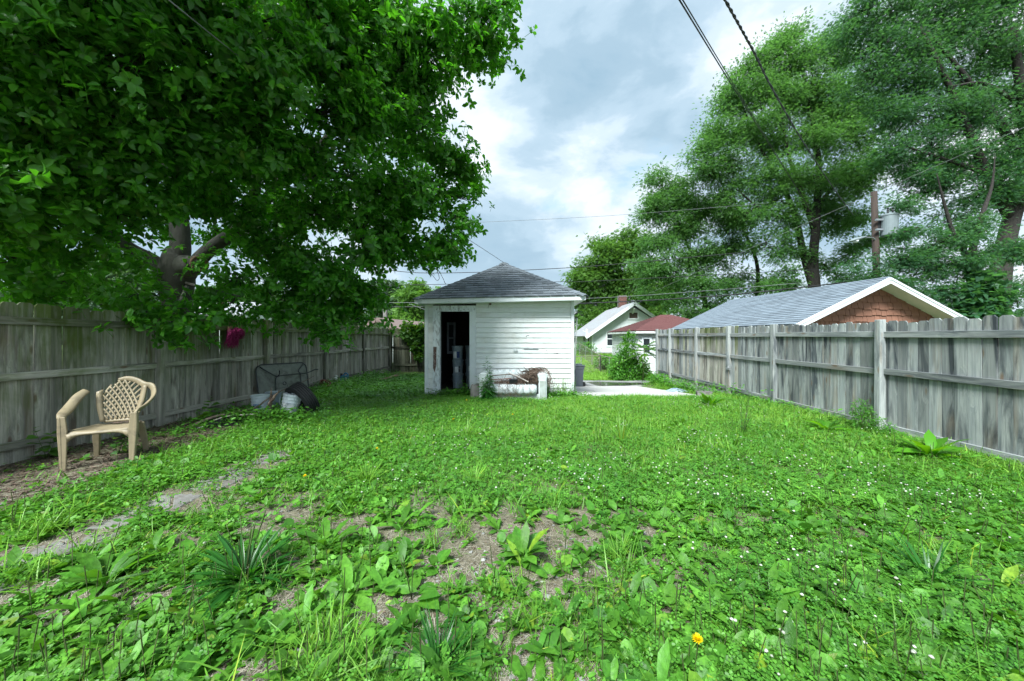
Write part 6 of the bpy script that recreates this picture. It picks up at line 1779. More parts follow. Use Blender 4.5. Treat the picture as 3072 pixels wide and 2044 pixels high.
def rosette(name, label, loc, n, size, tmpl, mat, seed, el=(.3, 1.3), cat='weed', group=None, wid=1.0, stalks=0):
    r_ = np.random.default_rng(seed)
    root = thing(name, label, cat, loc, 0, group)
    az = np.arange(n) * 2.4 + r_.normal(0, .2, n); f = r_.random(n)
    e_ = el[0] + (el[1]-el[0]) * f
    T = dirs(az, np.zeros(n)) * (.012 + .02*r_.random(n))[:, None]
    S = np.stack([r_.uniform(size[0], size[1], n)] * 3, 1); S[:, 0] *= wid
    Geo().copies(tmpl, frames(dirs(az, e_), r_.normal(0, .25, n)), T, S).build('leaves', mat, root)
    if stalks:
        g = Geo()
        for k in range(stalks):
            a, h = r_.uniform(0, 6.28), size[1] * r_.uniform(.9, 1.35)
            tip = (math.cos(a)*.25*h, math.sin(a)*.25*h, h)
            g.tube([(0, 0, 0), tuple(np.array(tip)*.5 + [0, 0, .03]), tuple(np.array(tip)*.86), tip], [.0022, .002, .0035, .002], 4)
        g.build('seed_stalk', 'stalk', root)
    return root
def G_(px, py, lift=0.0):
    """ground point under a pixel of the lawn"""
    Y = EYE * F / (py - CY)
    for _ in range(4):
        x = (px - CX) * Y / F; Y = (EYE - gzf(x, Y)) * F / (py - CY)
    x = (px - CX) * Y / F
    return Vector((x, Y, gzf(x, Y) + lift))
LONG = leaf_t(.30, .22, .5, base=.03, stations=((.2, .5), (.45, .85), (.72, 1.0)))
rosette('strap_plantain', 'large dark tuft of strap-like leaves in the left foreground', G_(735, 1752), 130, (.14, .31), STRAP, 'dark_weed', 50, (.3, 1.5), wid=.62, stalks=9)
rosette('grass_tuft', 'dark grass tuft at the bottom centre of the lawn', G_(1315, 2010), 120, (.12, .26), blade_t(.045, .30, 4), 'dark_weed', 51, (.35, 1.45), cat='grass tuft')
rosette('wild_lettuce', 'upright toothed lettuce plant on bare soil in the centre foreground', G_(1572, 1672), 22, (.12, .22), LONG, 'weed_leaf', 52, (.55, 1.45), wid=1.1)
rosette('wild_lettuce', 'leaning dandelion plant left of the strap-leaved tuft', G_(310, 1755), 24, (.16, .27), LONG, 'weed_leaf', 53, (.2, 1.2), wid=.9, stalks=1)
rosette('grass_tuft', 'small dark tuft beside the path slabs', G_(265, 1690), 40, (.08, .18), blade_t(.06, .3, 4), 'dark_weed', 54, (.3, 1.3), cat='grass tuft')
rosette('grass_tuft', 'grass tuft in the clover left of centre', G_(1100, 1452), 90, (.14, .30), blade_t(.035, .3, 4), 'grass_blade', 55, (.5, 1.45), cat='grass tuft')
rosette('grass_tuft', 'pale yellow-green grass tuft beyond the bare patch', G_(1422, 1452), 80, (.12, .24), blade_t(.035, .25, 4), 'grass_light', 56, (.6, 1.45), cat='grass tuft')
rosette('grass_tuft', 'tall thin grass tuft in front of the loveseat', G_(1400, 1318), 80, (.18, .36), blade_t(.03, .3, 4), 'grass_blade', 57, (.7, 1.5), cat='grass tuft')
rosette('grass_tuft', 'tall thin grass tuft between the loveseat and the pad', G_(1865, 1330), 46, (.3, .5), blade_t(.022, .18, 4), 'grass_blade', 58, (.9, 1.5), cat='grass tuft')
rosette('grass_tuft', 'tuft of grass blades right of the bare gravel', G_(1855, 1688), 70, (.12, .24), blade_t(.03, .3, 4), 'grass_light', 59, (.6, 1.45), cat='grass tuft')
rosette('grass_tuft', 'dark broad-bladed tuft low at the far right foreground', G_(2790, 1745), 60, (.16, .30), blade_t(.06, .3, 4), 'dark_weed', 60, (.4, 1.35), cat='grass tuft')
rosette('wild_lettuce', 'broad-leaved plantain on bare soil left of the lettuce', G_(1235, 1800), 9, (.13, .2), OVAL, 'weed_leaf', 61, (.1, .9), wid=1.0, stalks=3)
rosette('wild_lettuce', 'dandelion with tall toothed leaves right of the strap tuft', G_(985, 1640), 12, (.16, .25), LONG, 'weed_leaf', 62, (.2, 1.3), wid=.95)
rosette('dock_plant', 'big pale dock plant against the fence at the right', G_(2790, 1372), 26, (.22, .42), LONG, 'dock_leaf', 63, (.2, 1.3), cat='dock', group='dock plants by the sunlit fence')
rosette('dock_plant', 'wide low dock plant left of the shrubby fence post', G_(2482, 1292), 30, (.2, .36), LONG, 'dock_leaf', 64, (.12, .95), cat='dock', group='dock plants by the sunlit fence')
rosette('dock_plant', 'upright pale dock in front of the concrete block', G_(2128, 1222), 15, (.22, .36), OVAL, 'dock_leaf', 65, (.7, 1.45), cat='dock', group='dock plants by the sunlit fence', wid=.65)
weed('spiny_weed', 'dark branching weed standing in the lawn at right', G_(2228, 1300), .62, 7, .07, NARROW, 'dark_weed', 66, .6, 8)
sh = thing('yew_seedling', 'small feathery green shrub at the fence post', 'shrub', (5.12, 5.42, gzf(5.12, 5.42)))
r_ = np.random.default_rng(67); g = Geo(); s = Geo()
for c, rad, n in (((0, 0, .18), (.15, .15, .2), 700), ((.02, -.25, .12), (.13, .14, .15), 420), ((.05, .1, .32), (.12, .12, .15), 360)):
    leaf_blob(g, c, rad, n, (.03, .06), NARROW, r_)
stems(s, (0, 0, 0), [tuple(r_.normal(0, .12, 3) * [1, 1, .4] + [0, 0, .33]) for _ in range(14)], r_=r_)
g.build('foliage', 'clover_leaf', sh); s.build('stem', 'stalk', sh)
# tall weed before the sofa, weeds at the shed
weed('horseweed', 'tall slender weed standing in front of the loveseat arm', G_(1468, 1202), 1.0, 2, .2, NARROW, 'dark_weed', 68, .06, 80)
weed('horseweed', 'shorter bushy weed at the foot of the tall one', G_(1458, 1203), .55, 10, .19, NARROW, 'dark_weed', 69, .4, 26)
weed('leafy_weed', 'round-leaved bright weed in the shed doorway', G_(1392, 1188), .36, 12, .11, OVAL, 'clover_leaf', 70, .55, 10)
weed('leafy_weed', 'spindly weed climbing the left corner of the shed', G_(1284, 1186), .62, 3, .07, NARROW, 'clover_leaf', 71, .1, 26)
weed('leafy_weed', 'weed against the left door casing of the shed', G_(1307, 1186), .52, 5, .08, OVAL, 'weed_leaf', 72, .2, 16)
for k, (px, h, lab) in enumerate(((1648, .55, 'weed clump at the right arm of the loveseat'), (1672, .42, 'low weed clump below the siding, left of the shed corner'), (1690, .55, 'yellowish weed clump below the last siding boards'), (1712, .45, 'weed clump at the right corner of the shed'))):
    weed('leafy_weed', lab, (W(px, 1190, 9.05).x, 9.08, gzf(1.0, 9.0)), h, 12, .09, NARROW, 'grass_light' if k == 2 else 'clover_leaf', 73 + k, .35, 15, spread=.12, group='weeds along the shed wall')
weed('tree_seedling', 'lobed seedling against the fence left of the armchair', (LX + .22, 4.28, gzf(LX + .2, 4.3)), .38, 3, .16, HEART, 'vine_leaf', 80, .5, 5)
weed('tree_seedling', 'leafy seedling under the armchair seat', (-4.82, 4.42, gzf(-4.8, 4.4)), .30, 4, .12, OVAL, 'weed_leaf', 81, .6, 6)
weed('tree_seedling', 'pale seedling against the fence behind the armchair', (LX + .2, 5.2, gzf(LX + .2, 5.2)), .34, 3, .11, OVAL, 'vine_leaf', 82, .4, 6)
weed('tree_seedling', 'broad-leaved seedling over the black plastic sheet', (-5.05, 6.05, gzf(-5.05, 6.05)), .42, 4, .17, HEART, 'vine_leaf', 83, .5, 6)
# vine over the back fence
vn = thing('climbing_vine', 'leafy vine spilling over the back fence beside the shed', 'vine', (-4.6, 16.2, 0))
r_ = np.random.default_rng(84); g = Geo(); s = Geo()
for px, py, rad, n in ((1225, 985, .32, 230), (1240, 1005, .4, 320), (1262, 1000, .35, 260), (1275, 985, .3, 200), (1250, 1040, .28, 170), (1258, 1070, .16, 80), (1215, 1000, .22, 110)):
    leaf_blob(g, W(px, py, 16.15) - vn.location, (rad, .16, rad), n, (.10, .2), HEART, r_)
stems(s, tuple(W(1262, 1130, 16.2) - vn.location), [tuple(W(px, py, 16.15) - vn.location) for px, py in ((1225, 985), (1240, 970), (1275, 980), (1205, 972), (1255, 965))], .012, .004, .08, r_)
g.build('foliage', 'vine_leaf', vn); s.build('stem', 'bark_dark', vn)
iv = thing('ivy', 'heart-leaved creeper hanging between the two dark trunks', 'vine', W(2945, 960, 15.6))
r_ = np.random.default_rng(85); g = Geo(); s = Geo()
for px, py, rad, n in ((2930, 900, .8, 330), (2950, 850, .5, 160), (2900, 950, .8, 300), (2970, 930, .6, 200), (3010, 880, .4, 90)):
    leaf_blob(g, W(px, py, 15.6) - iv.location, (rad, .4, rad), n, (.18, .32), HEART, r_, hollow=.1)
stems(s, (0, 0, -1.6), [tuple(W(px, py, 15.6) - iv.location) for px, py in ((2930, 860), (2960, 830), (2900, 930), (3010, 880))], .02, .006, .1, r_)
g.build('foliage', 'locust_dark', iv); s.build('stem', 'bark_dark', iv)
# bush beyond the alley, sapling with long compound leaves
bu = thing('bush', 'dense round bush overgrown with vines at the alley edge', 'bush', (W(1885, 1145, 18.6).x, 18.6, -.72))
r_ = np.random.default_rng(86); g = Geo(); s = Geo()
for px, py, rad, n, sz in ((1870, 1100, .72, 1500, .11), (1893, 1118, .72, 1300, .11), (1850, 1118, .5, 600, .1), (1915, 1100, .5, 600, .11), (1925, 1122, .45, 500, .14), (1880, 1070, .45, 520, .1), (1860, 1125, .42, 420, .1), (1903, 1085, .45, 420, .1), (1872, 1045, .3, 220, .09), (1940, 1130, .3, 200, .14)):
    leaf_blob(g, W(px, py, 18.4) - bu.location, (rad, .5, rad), n, (sz*.7, sz*1.2), OVAL, r_)
for px, top_ in ((1884, 992), (1898, 996), (1876, 1010)):
    for k in range(60):
        f = r_.random(); p = W(px + r_.normal(0, 3), 1060 + (top_ - 1060) * f, 18.5) - bu.location
        leaf_blob(g, tuple(p), (.05, .05, .05), 3, (.08, .13), OVAL, r_)
    s.tube([tuple(W(px, 1110, 18.5) - bu.location), tuple(W(px, top_, 18.5) - bu.location)], [.02, .006], 4)
g.build('foliage', 'clover_leaf', bu); stems(s, (0, 0, 0), [tuple(W(px, py, 18.5) - bu.location) for px, py in ((1870, 1060), (1900, 1080), (1930, 1110), (1850, 1110))], .03, .008, .05, r_); s.build('stem', 'bark_dark', bu)
sap = thing('sapling', 'sapling with long compound leaves beside the fence end', 'sapling', (W(1935, 1140, 17.6).x, 17.9, -.7))
r_ = np.random.default_rng(87); g = Geo(); s = Geo()
top_ = W(1935, 1040, 17.9) - sap.location
s.tube([(0, 0, 0), tuple(top_ * .6), tuple(top_)], [.03, .02, .01], 5)
n = 16; az = np.arange(n) * 2.4
g.copies(pinnate_t(8, .22, .1, .5), frames(dirs(az, r_.uniform(-.1, .9, n))), np.array(top_) * r_.uniform(.75, 1.05, n)[:, None], r_.uniform(.7, 1.15, n))
g.build('foliage', 'vine_leaf', sap); s.build('stem', 'stalk', sap)
for k, (px, py, Y, w_, h_, lab) in enumerate(((1755, 1035, 30, 1.0, .55, 'low shrubbery under the bungalow side windows'), (1830, 1078, 23, .6, .4, 'weedy growth behind the chain-link corner post'), (1806, 1092, 22.5, .5, .45, 'weeds grown through the chain-link mesh'), (1850, 1085, 21, .5, .5, 'weeds between the chain-link fence and the bush'))):
    c = W(px, py, Y); t_ = thing('shrub', lab, 'shrub', (c.x, Y, float(ground_z(c.x, Y))), 0, 'shrubs beyond the alley')
    r_ = np.random.default_rng(90 + k); g = Geo(); s = Geo()
    leaf_blob(g, (0, 0, h_ * 1.0), (w_, .5, h_), 700, (.08, .16), OVAL, r_, hollow=.05)
    leaf_blob(g, (w_*.5, 0, h_ * .6), (w_, .5, h_*.6), 400, (.08, .16), NARROW, r_, hollow=.05)
    stems(s, (0, 0, -.05), [tuple(r_.normal(0, .3, 3) * [w_, .5, .3] + [0, 0, h_]) for _ in range(9)], .01, .003, .05, r_)
    g.build('foliage', 'clover_leaf', t_); s.build('stem', 'stalk', t_)

# ------------------------------------------------------------------ ground cover: nobody could count it
r_ = np.random.default_rng(77)
BARE = [(-.10, 2.66, .34), (.18, 2.48, .26), (-.28, 2.30, .30), (.02, 2.98, .26), (-.55, 2.45, .22), (-1.62, 2.78, .36), (-1.35, 2.42, .30), (-1.95, 3.05, .3), (-1.15, 2.05, .25), (-.75, 1.95, .22), (-2.3, 2.5, .25), (-.45, 1.75, .22),
        (.45, 2.15, .16), (-3.4, 2.5, .35), (2.9, 2.1, .18), (-1.0, 3.2, .2), (-4.0, 8.0, .35), (-3.5, 8.5, .3), (1.0, 2.6, .14)]
def bare(x, y):
    b = np.zeros_like(x)
    for cx_, cy_, rr in BARE:
        b = np.maximum(b, np.exp(-(((x-cx_)**2 + (y-cy_)**2) / (rr*.98)**2)))
    patchy = ss(.44, .60, fbm(x + 21, y + 4, 2.6, 4)) * (1 - ss(.3, 1.3, x)) * (1 - ss(2.9, 4.0, y)) * .85
    return np.clip(np.maximum(b * 1.5 * ss(.34, .62, fbm(x, y, 4.2, 4)), patchy) + (fbm(x + 9, y, 3.1) - .5) * .5, 0, 1)
def mulch(x, y):      # bare litter strip at the foot of the left fence
    edge = -4.15 + .35 * (fbm(x, y, 1.3) - .5) - .55 * ss(5.2, 6.6, y)
    return (1 - ss(edge - .12, edge + .22, x)) * (1 - ss(7.2, 9.5, y)) 
def onpath(x, y):
    xc = -2.96 + .05 * (y - 2)
    return ((np.abs(x - xc) < .36) & (y < 4.7)).astype(float) * ss(.36, .52, fbm(x*1.0 + 11, y + 4, 2.2))
def blocked(x, y):
    b = (x > 1.42) & (x < 4.78 + .12*np.sin(y*5)) & (y > 9.02 + .1 * (vnoise(x, y, 5) - .5))
    b |= (x > -2.36) & (x < 1.46) & (y > 9.28)
    b |= (x > -.92) & (x < .72) & (y > 8.44)
    b |= (y > 14.4) | (x < LX + .05) | (x > RX - .03)
    return b
def sample(n, y0, y1, pw=1.2, xm=1.5):
    """points in view, denser near the camera"""
    u_ = r_.random(n)
    if abs(pw - 1) < 1e-6: y = y0 * (y1/y0)**u_
    else: y = (y0**(1-pw) + u_ * (y1**(1-pw) - y0**(1-pw)))**(1/(1-pw))
    x = r_.uniform(-1, 1, n) * np.minimum(xm * y + .35, 5.8)
    return x, y
def keep(x, y, prob):
    k = (r_.random(len(x)) < prob) & ~blocked(x, y)
    return x[k], y[k]
def cover(name, label, mat, cat='ground cover'):
    def f(g):
        o = g.build(name, mat, kind='stuff'); o['label'] = label; o['category'] = cat
        return o
    return f
PLA = [leaf_t(.62, .16, .25, base=.22, stations=((.18, .7), (.48, 1.0), (.8, .72))), leaf_t(.52, .26, .55, base=.25, stations=((.2, .72), (.5, 1.0), (.8, .7))), leaf_t(.70, .10, .05, base=.2, stations=((.2, .75), (.5, 1.0), (.82, .7)))]
def plantains(x, y, nl, size, g, el=(.15, 1.0)):
    n = len(x); N_ = n * nl
    X_ = np.repeat(x, nl); Y_ = np.repeat(y, nl); big_ = np.repeat(r_.uniform(.65, 1.15, n), nl)
    az = np.tile(np.arange(nl) * 2.4, n) + np.repeat(r_.uniform(0, 6.28, n), nl) + r_.normal(0, .25, N_)
    e_ = r_.uniform(el[0], el[1], N_)
    T = np.stack([X_, Y_, gz(X_, Y_) - .004], 1)
    S = r_.uniform(size[0], size[1], N_) * big_
    Rm = frames(dirs(az, e_), r_.normal(0, .28, N_)); pick = r_.integers(0, 3, N_)
    S3 = np.stack([S * r_.uniform(.75, 1.15, N_), S, S], 1)
    keepm = r_.random(N_) < .88
    for i in range(3):
        m = (pick == i) & keepm
        g.copies(PLA[i], Rm[m], T[m], S3[m])
g = Geo()
x, y = sample(4600, 1.25, 3.2, 1.6)
x, y = keep(x, y, np.clip(1 - 1.0*bare(x, y), .05, 1) * (1 - .96*mulch(x, y)) * (1 - .92*onpath(x, y)) * np.where(x > .6, .95, .72) * (.45 + .55*ss(.35, .55, fbm(x, y, 1.1))))
plantains(x, y, 7, (.058, .122), g)
x, y = sample(7600, 3.0, 7.5, 1.4)
x, y = keep(x, y, np.clip(1 - bare(x, y), .1, 1) * (1 - .96*mulch(x, y)) * (1 - .9*onpath(x, y)) * ss(.38, .6, fbm(x, y, .9)) * (1 - .65*ss(4.2, 6.2, y)) * np.where(x < -1.2, 1.0, .75))
plantains(x, y, 6, (.06, .12), g)
cover('broadleaf_weeds', 'carpet of broad plantain leaves across the foreground lawn', 'weed_leaf')(g)
# clover
def clover_t():
    V, Q = [], []
    for k in range(3):
        a = k * 2.094
        c, s = math.cos(a), math.sin(a)
        pts = [(0, .08, 0), (-.3, .42, .07), (-.36, .8, .06), (0, .92, -.03), (.36, .8, .06), (.3, .42, .07)]
        b = len(V)
        V += [(c*p[0] - s*p[1], s*p[0] + c*p[1], p[2]) for p in pts]
        Q += [(b, b+3, b+2, b+1), (b, b+5, b+4, b+3)]
    return np.array(V), [Q]
CLO = clover_t()
g = Geo()
for (n, y0, y1, sz, dens) in ((24000, 1.25, 3.2, (.012, .021), .85), (52000, 3.0, 9.25, (.015, .025), 1.0)):
    x, y = sample(n, y0, y1, 1.35)
    cl_ = ss(.36, .56, fbm(x + 7, y + 3, .8)) * (.35 + .65*ss(-2.6, -.6, x))
    x, y = keep(x, y, dens * np.clip(1 - 1.1*bare(x, y), .03, 1) * (1 - .97*mulch(x, y)) * (1 - .92*onpath(x, y)) * (.25 + .75*cl_))
    m = len(x); hgt = r_.uniform(.02, .085, m)
    T = np.stack([x, y, gz(x, y) + hgt], 1)
    nrm = np.stack([r_.normal(0, .3, m), r_.normal(-.15, .3, m), np.ones(m)], 1); nrm /= np.linalg.norm(nrm, axis=1)[:, None]
    az = r_.uniform(0, 6.28, m); d = dirs(az, np.zeros(m)); d -= nrm * (d*nrm).sum(1)[:, None]; d /= np.linalg.norm(d, axis=1)[:, None]
    Rm = np.stack([np.cross(d, nrm), d, nrm], -1)
    g.copies(CLO, Rm, T, r_.uniform(sz[0], sz[1], m))
cover('clover', 'patches of three-leaved clover among the lawn weeds', 'clover_leaf')(g)
# clover heads and their stalks
def head_t():
    V, T, Q = [(0, 0, -.55)], [], []
    rings = ((-.25, .8, 0), (.2, 1.0, .5), (.62, .62, 0))
    k = 6
    for (z, rr, o) in rings:
        for j in range(k):
            a = (j + o) * 2*math.pi/k; w_ = rr * (1 + .22 * (j % 2))
            V.append((w_*math.cos(a), w_*math.sin(a), z))
    V.append((0, 0, .95))
    for j in range(k): T.append((0, 1 + (j+1) % k, 1 + j))
    for r0 in range(2):
        for j in range(k): Q.append((1 + r0*k + j, 1 + r0*k + (j+1) % k, 1 + (r0+1)*k + (j+1) % k, 1 + (r0+1)*k + j))
    for j in range(k): T.append((1 + 2*k + j, 1 + 2*k + (j+1) % k, 1 + 3*k))
    return np.array(V), [T, Q]
HEAD = head_t()
STEM = (np.array([(-.5, 0, 0), (.5, 0, 0), (0, .8, 0), (-.4, .0, 1), (.4, 0, 1), (0, .6, 1)]), [[(0, 1, 4, 3), (1, 2, 5, 4), (2, 0, 3, 5)]])
gh, gs = Geo(), Geo()
for n, y0, y1 in ((520, 1.4, 3.2), (3600, 3.0, 9.0)):
    x, y = sample(n, y0, y1, 1.15)
    p = (ss(.46, .6, fbm(x + 7, y + 3, .8)) * ss(.40, .62, fbm(x + 31, y + 8, 2.3)) * 1.5 + .06) * ss(-2.2, -.3, x) * (1 - .5*ss(3.2, 5.0, x)*ss(4.2, 7.0, y)) * np.clip(1 - 1.2*bare(x, y), 0, 1)
    x, y = keep(x, y, p * (.75 if y1 < 4 else 1.0)); m = len(x)
    h = r_.uniform(.06, .13, m); z = gz(x, y)
    tilt = r_.normal(0, .25, (m, 2))
    T = np.stack([x + tilt[:, 0]*h*.5, y + tilt[:, 1]*h*.5, z + h], 1)
    gh.copies(HEAD, frames(dirs(r_.uniform(0, 6.28, m), r_.normal(0, .3, m)), None), T, r_.uniform(.0052, .0095, m))
    d = T - np.stack([x, y, z], 1)
    Rm = np.stack([np.tile([1., 0, 0], (m, 1)), np.tile([0, 1., 0], (m, 1)), d / h[:, None]], -1)
    gs.copies(STEM, Rm, np.stack([x, y, z], 1), np.stack([np.full(m, .003), np.full(m, .003), h], 1))
cover('clover_flowers', 'scattered round white clover heads over the lawn', 'petal_white')(gh)
# seed stalks of the plantains
g2 = Geo()
x, y = sample(1500, 1.4, 7.0, 1.5); x, y = keep(x, y, np.clip(1 - bare(x, y), .25, 1) * (1 - .9*mulch(x, y)) * (.4 + .6*ss(.4, .6, fbm(x, y, 1.1)))); m = len(x)
h = r_.uniform(.10, .26, m); d = np.stack([r_.normal(0, .12, m), r_.normal(0, .12, m), np.ones(m)], 1)
base3 = np.stack([x, y, gz(x, y)], 1)
Rm = np.stack([np.tile([1., 0, 0], (m, 1)), np.tile([0, 1., 0], (m, 1)), d], -1)
gs.copies(STEM, Rm, base3, np.stack([np.full(m, .0026), np.full(m, .0026), h], 1))
gs.copies(STEM, Rm, base3 + d * (h*.62)[:, None], np.stack([np.full(m, .0055), np.full(m, .0055), h*.4], 1))
cover('seed_stalks', 'thin upright seed stalks rising from the lawn weeds', 'stalk')(gs)
# small lobed weeds and creeping stems
g = Geo()
SM = leaf_t(.45, .2, .3, base=.1, stations=((.3, .9), (.7, .8)))
for n, y0, y1, sz in ((9000, 1.25, 3.6, (.016, .05)),):
    x, y = sample(n, y0, y1, 1.3)
    left_ = (1 - ss(-3.0, -.8, x))
    x, y = keep(x, y, np.clip(1 - .75*bare(x, y), .25, 1) * (1 - .85*mulch(x, y)) * (1 - .85*onpath(x, y)) * (.35 + .65*left_)); m = len(x)
    k = 3
    X_, Y_ = np.repeat(x, k), np.repeat(y, k); N_ = m*k
    T = np.stack([X_ + r_.normal(0, .012, N_), Y_ + r_.normal(0, .012, N_), gz(X_, Y_) + r_.uniform(.0, .06, N_) * (1 + .8*ss(5, 9, Y_))], 1)
    g.copies(SM, frames(dirs(r_.uniform(0, 6.28, N_), r_.uniform(-.1, .9, N_)), r_.normal(0, .4, N_)), T, r_.uniform(sz[0], sz[1], N_))
cover('creeping_weeds', 'small creeping weeds filling the shaded left lawn', 'weed_leaf')(g)
# grass: small tufts of blades
BL = [blade_t(.05, .25, 3), blade_t(.04, .5, 3), blade_t(.035, .8, 3)]
BL2 = [blade_t(.06, .25, 2), blade_t(.05, .5, 2), blade_t(.045, .8, 2)]
def tuft_temps(mat, nb, rad, h, thick, seed, bl=BL2, weeds=0):
    out = []
    for v in range(4):
        q = np.random.default_rng(seed + v); g = Geo()
        th, rr = q.uniform(0, 6.28, nb), rad * np.sqrt(q.random(nb))
        T = np.stack([rr*np.cos(th), rr*np.sin(th), np.full(nb, -.006)], 1); pk_ = q.integers(0, 3, nb)
        S = q.uniform(h[0], h[1], nb)
        Rm = frames(dirs(q.uniform(0, 6.28, nb), q.uniform(.45, 1.5, nb)), q.normal(0, .4, nb)); S3 = np.stack([S*thick*q.uniform(.7, 1.5, nb), S, S], 1)
        for i in range(3):
            m = pk_ == i; g.copies(bl[i], Rm[m], T[m], S3[m])
        if weeds:
            th, rr = q.uniform(0, 6.28, weeds), rad * np.sqrt(q.random(weeds))
            T = np.stack([rr*np.cos(th), rr*np.sin(th), q.uniform(0, h[1]*.6, weeds)], 1)
            g.copies(SM, frames(dirs(q.uniform(0, 6.28, weeds), q.uniform(-.1, .9, weeds)), q.normal(0, .4, weeds)), T, q.uniform(.5, 1.1, weeds) * h[1] * .6)
        out.append(template('grass_tuft_cluster', g, mat))
    return out
def tufts(parts, name, label, temps, cat='grass'):
    """parts: (n, y0, y1, power, scale range, density)"""
    XX, YY, SS = [], [], []
    for n, y0, y1, pw, sc, dens in parts:
        x, y = sample(n, y0, y1, pw); x, y = keep(x, y, dens(x, y))
        XX.append(x); YY.append(y); SS.append(r_.uniform(sc[0], sc[1], len(x)) * (.7 + .6*fbm(x, y, 1.4)))
    x, y, sc = np.concatenate(XX), np.concatenate(YY), np.concatenate(SS); n = len(x)
    o = scatter(name, np.stack([x, y, gz(x, y)], 1), np.stack([r_.normal(0, .08, n), r_.normal(0, .08, n), r_.uniform(0, 6.28, n)], 1), sc, r_.integers(0, 4, n), temps)
    o['label'] = label; o['category'] = cat
    return o
soft = lambda x, y: np.clip(1 - .95*bare(x, y), .10, 1) * (1 - .97*mulch(x, y)) * (1 - .9*onpath(x, y))
tufts([(3000, 1.25, 3.2, 1.3, (.7, 1.2), lambda x, y: soft(x, y) * (.10 + .9*ss(.46, .62, fbm(x + 3, y + 9, 1.5)))),
       (24000, 3.0, 9.28, 1.0, (.85, 1.55), lambda x, y: soft(x, y) * (.40 + .6*ss(3.6, 5.5, y)))],
      'grass', 'short mixed grass between the weeds of the lawn', tuft_temps('grass_blade', 22, .075, (.035, .10), 1.15, 300))
tufts([(13000, 3.8, 9.6, .6, (.9, 1.6), lambda x, y: ss(-.6, 1.6, x) * ss(3.8, 5.6, y) * (.25 + .75*ss(.35, .5, fbm(x + 1, y + 5, .7)))),
       (26000, 3.6, 14.3, .6, (1.0, 2.3), lambda x, y: ss(4.80, 5.1, x)),
       (6000, 8.4, 9.4, .5, (.9, 1.8), lambda x, y: ss(8.6, 9.0, y) * ss(1.0, 1.5, x))],
      'light_grass', 'paler longer grass near the pad and along the sunlit fence', tuft_temps('grass_light', 22, .08, (.045, .11), 1.0, 310))
tufts([(16000, 8.6, 16.2, .5, (.9, 1.6), lambda x, y: (x < -2.4).astype(float) * .8)],
      'back_weeds', 'low weeds and grass in the back corner left of the shed', tuft_temps('clover_leaf', 10, .09, (.04, .11), 1.2, 320, weeds=14), 'ground cover')
tufts([(9000, 2.6, 9.2, 1.0, (.8, 1.3), lambda x, y: soft(x, y) * (1 - ss(-2.6, -.2, x)) * (.5 + .5*ss(.4, .55, fbm(x + 5, y + 2, 1.0)))),
       (5000, 3.0, 9.2, 1.0, (.7, 1.2), lambda x, y: soft(x, y) * .6)],
      'creeping_mats', 'mats of small leafy weeds in the shaded half of the lawn', tuft_temps('weed_leaf', 5, .085, (.035, .09), 1.0, 330, weeds=20), 'ground cover')
# scattered taller tufts and toothed rosettes
tufts([(1500, 1.4, 7.5, 1.2, (1.2, 2.6), lambda x, y: soft(x, y) * ss(.52, .62, fbm(x + 13, y + 1, 1.7)))],
      'rank_grass', 'rank taller grass tufts standing out of the lawn', tuft_temps('grass_blade', 26, .035, (.06, .12), .75, 350, BL))
def rosette_temps(mat, tm, nl, size, seed, wid=1.0):
    out = []
    for v in range(4):
        q = np.random.default_rng(seed + v); n = nl + v
        az = np.arange(n) * 2.4 + q.normal(0, .2, n)
        S = np.stack([q.uniform(size[0], size[1], n)] * 3, 1); S[:, 0] *= wid
        out.append(template('weed_rosette', Geo().copies(tm, frames(dirs(az, q.uniform(.2, 1.25, n)), q.normal(0, .3, n)), np.zeros((n, 3)), S), mat))
    return out
tufts([(700, 1.4, 6.5, 1.3, (.7, 1.25), lambda x, y: np.clip(1 - .5*bare(x, y), .3, 1) * (1 - .9*mulch(x, y)) * (1 - .9*onpath(x, y)) * .6)],
      'toothed_weeds', 'toothed dandelion and dock rosettes dotted over the lawn', rosette_temps('weed_leaf', LONG, 8, (.08, .17), 360, .95), 'ground cover')
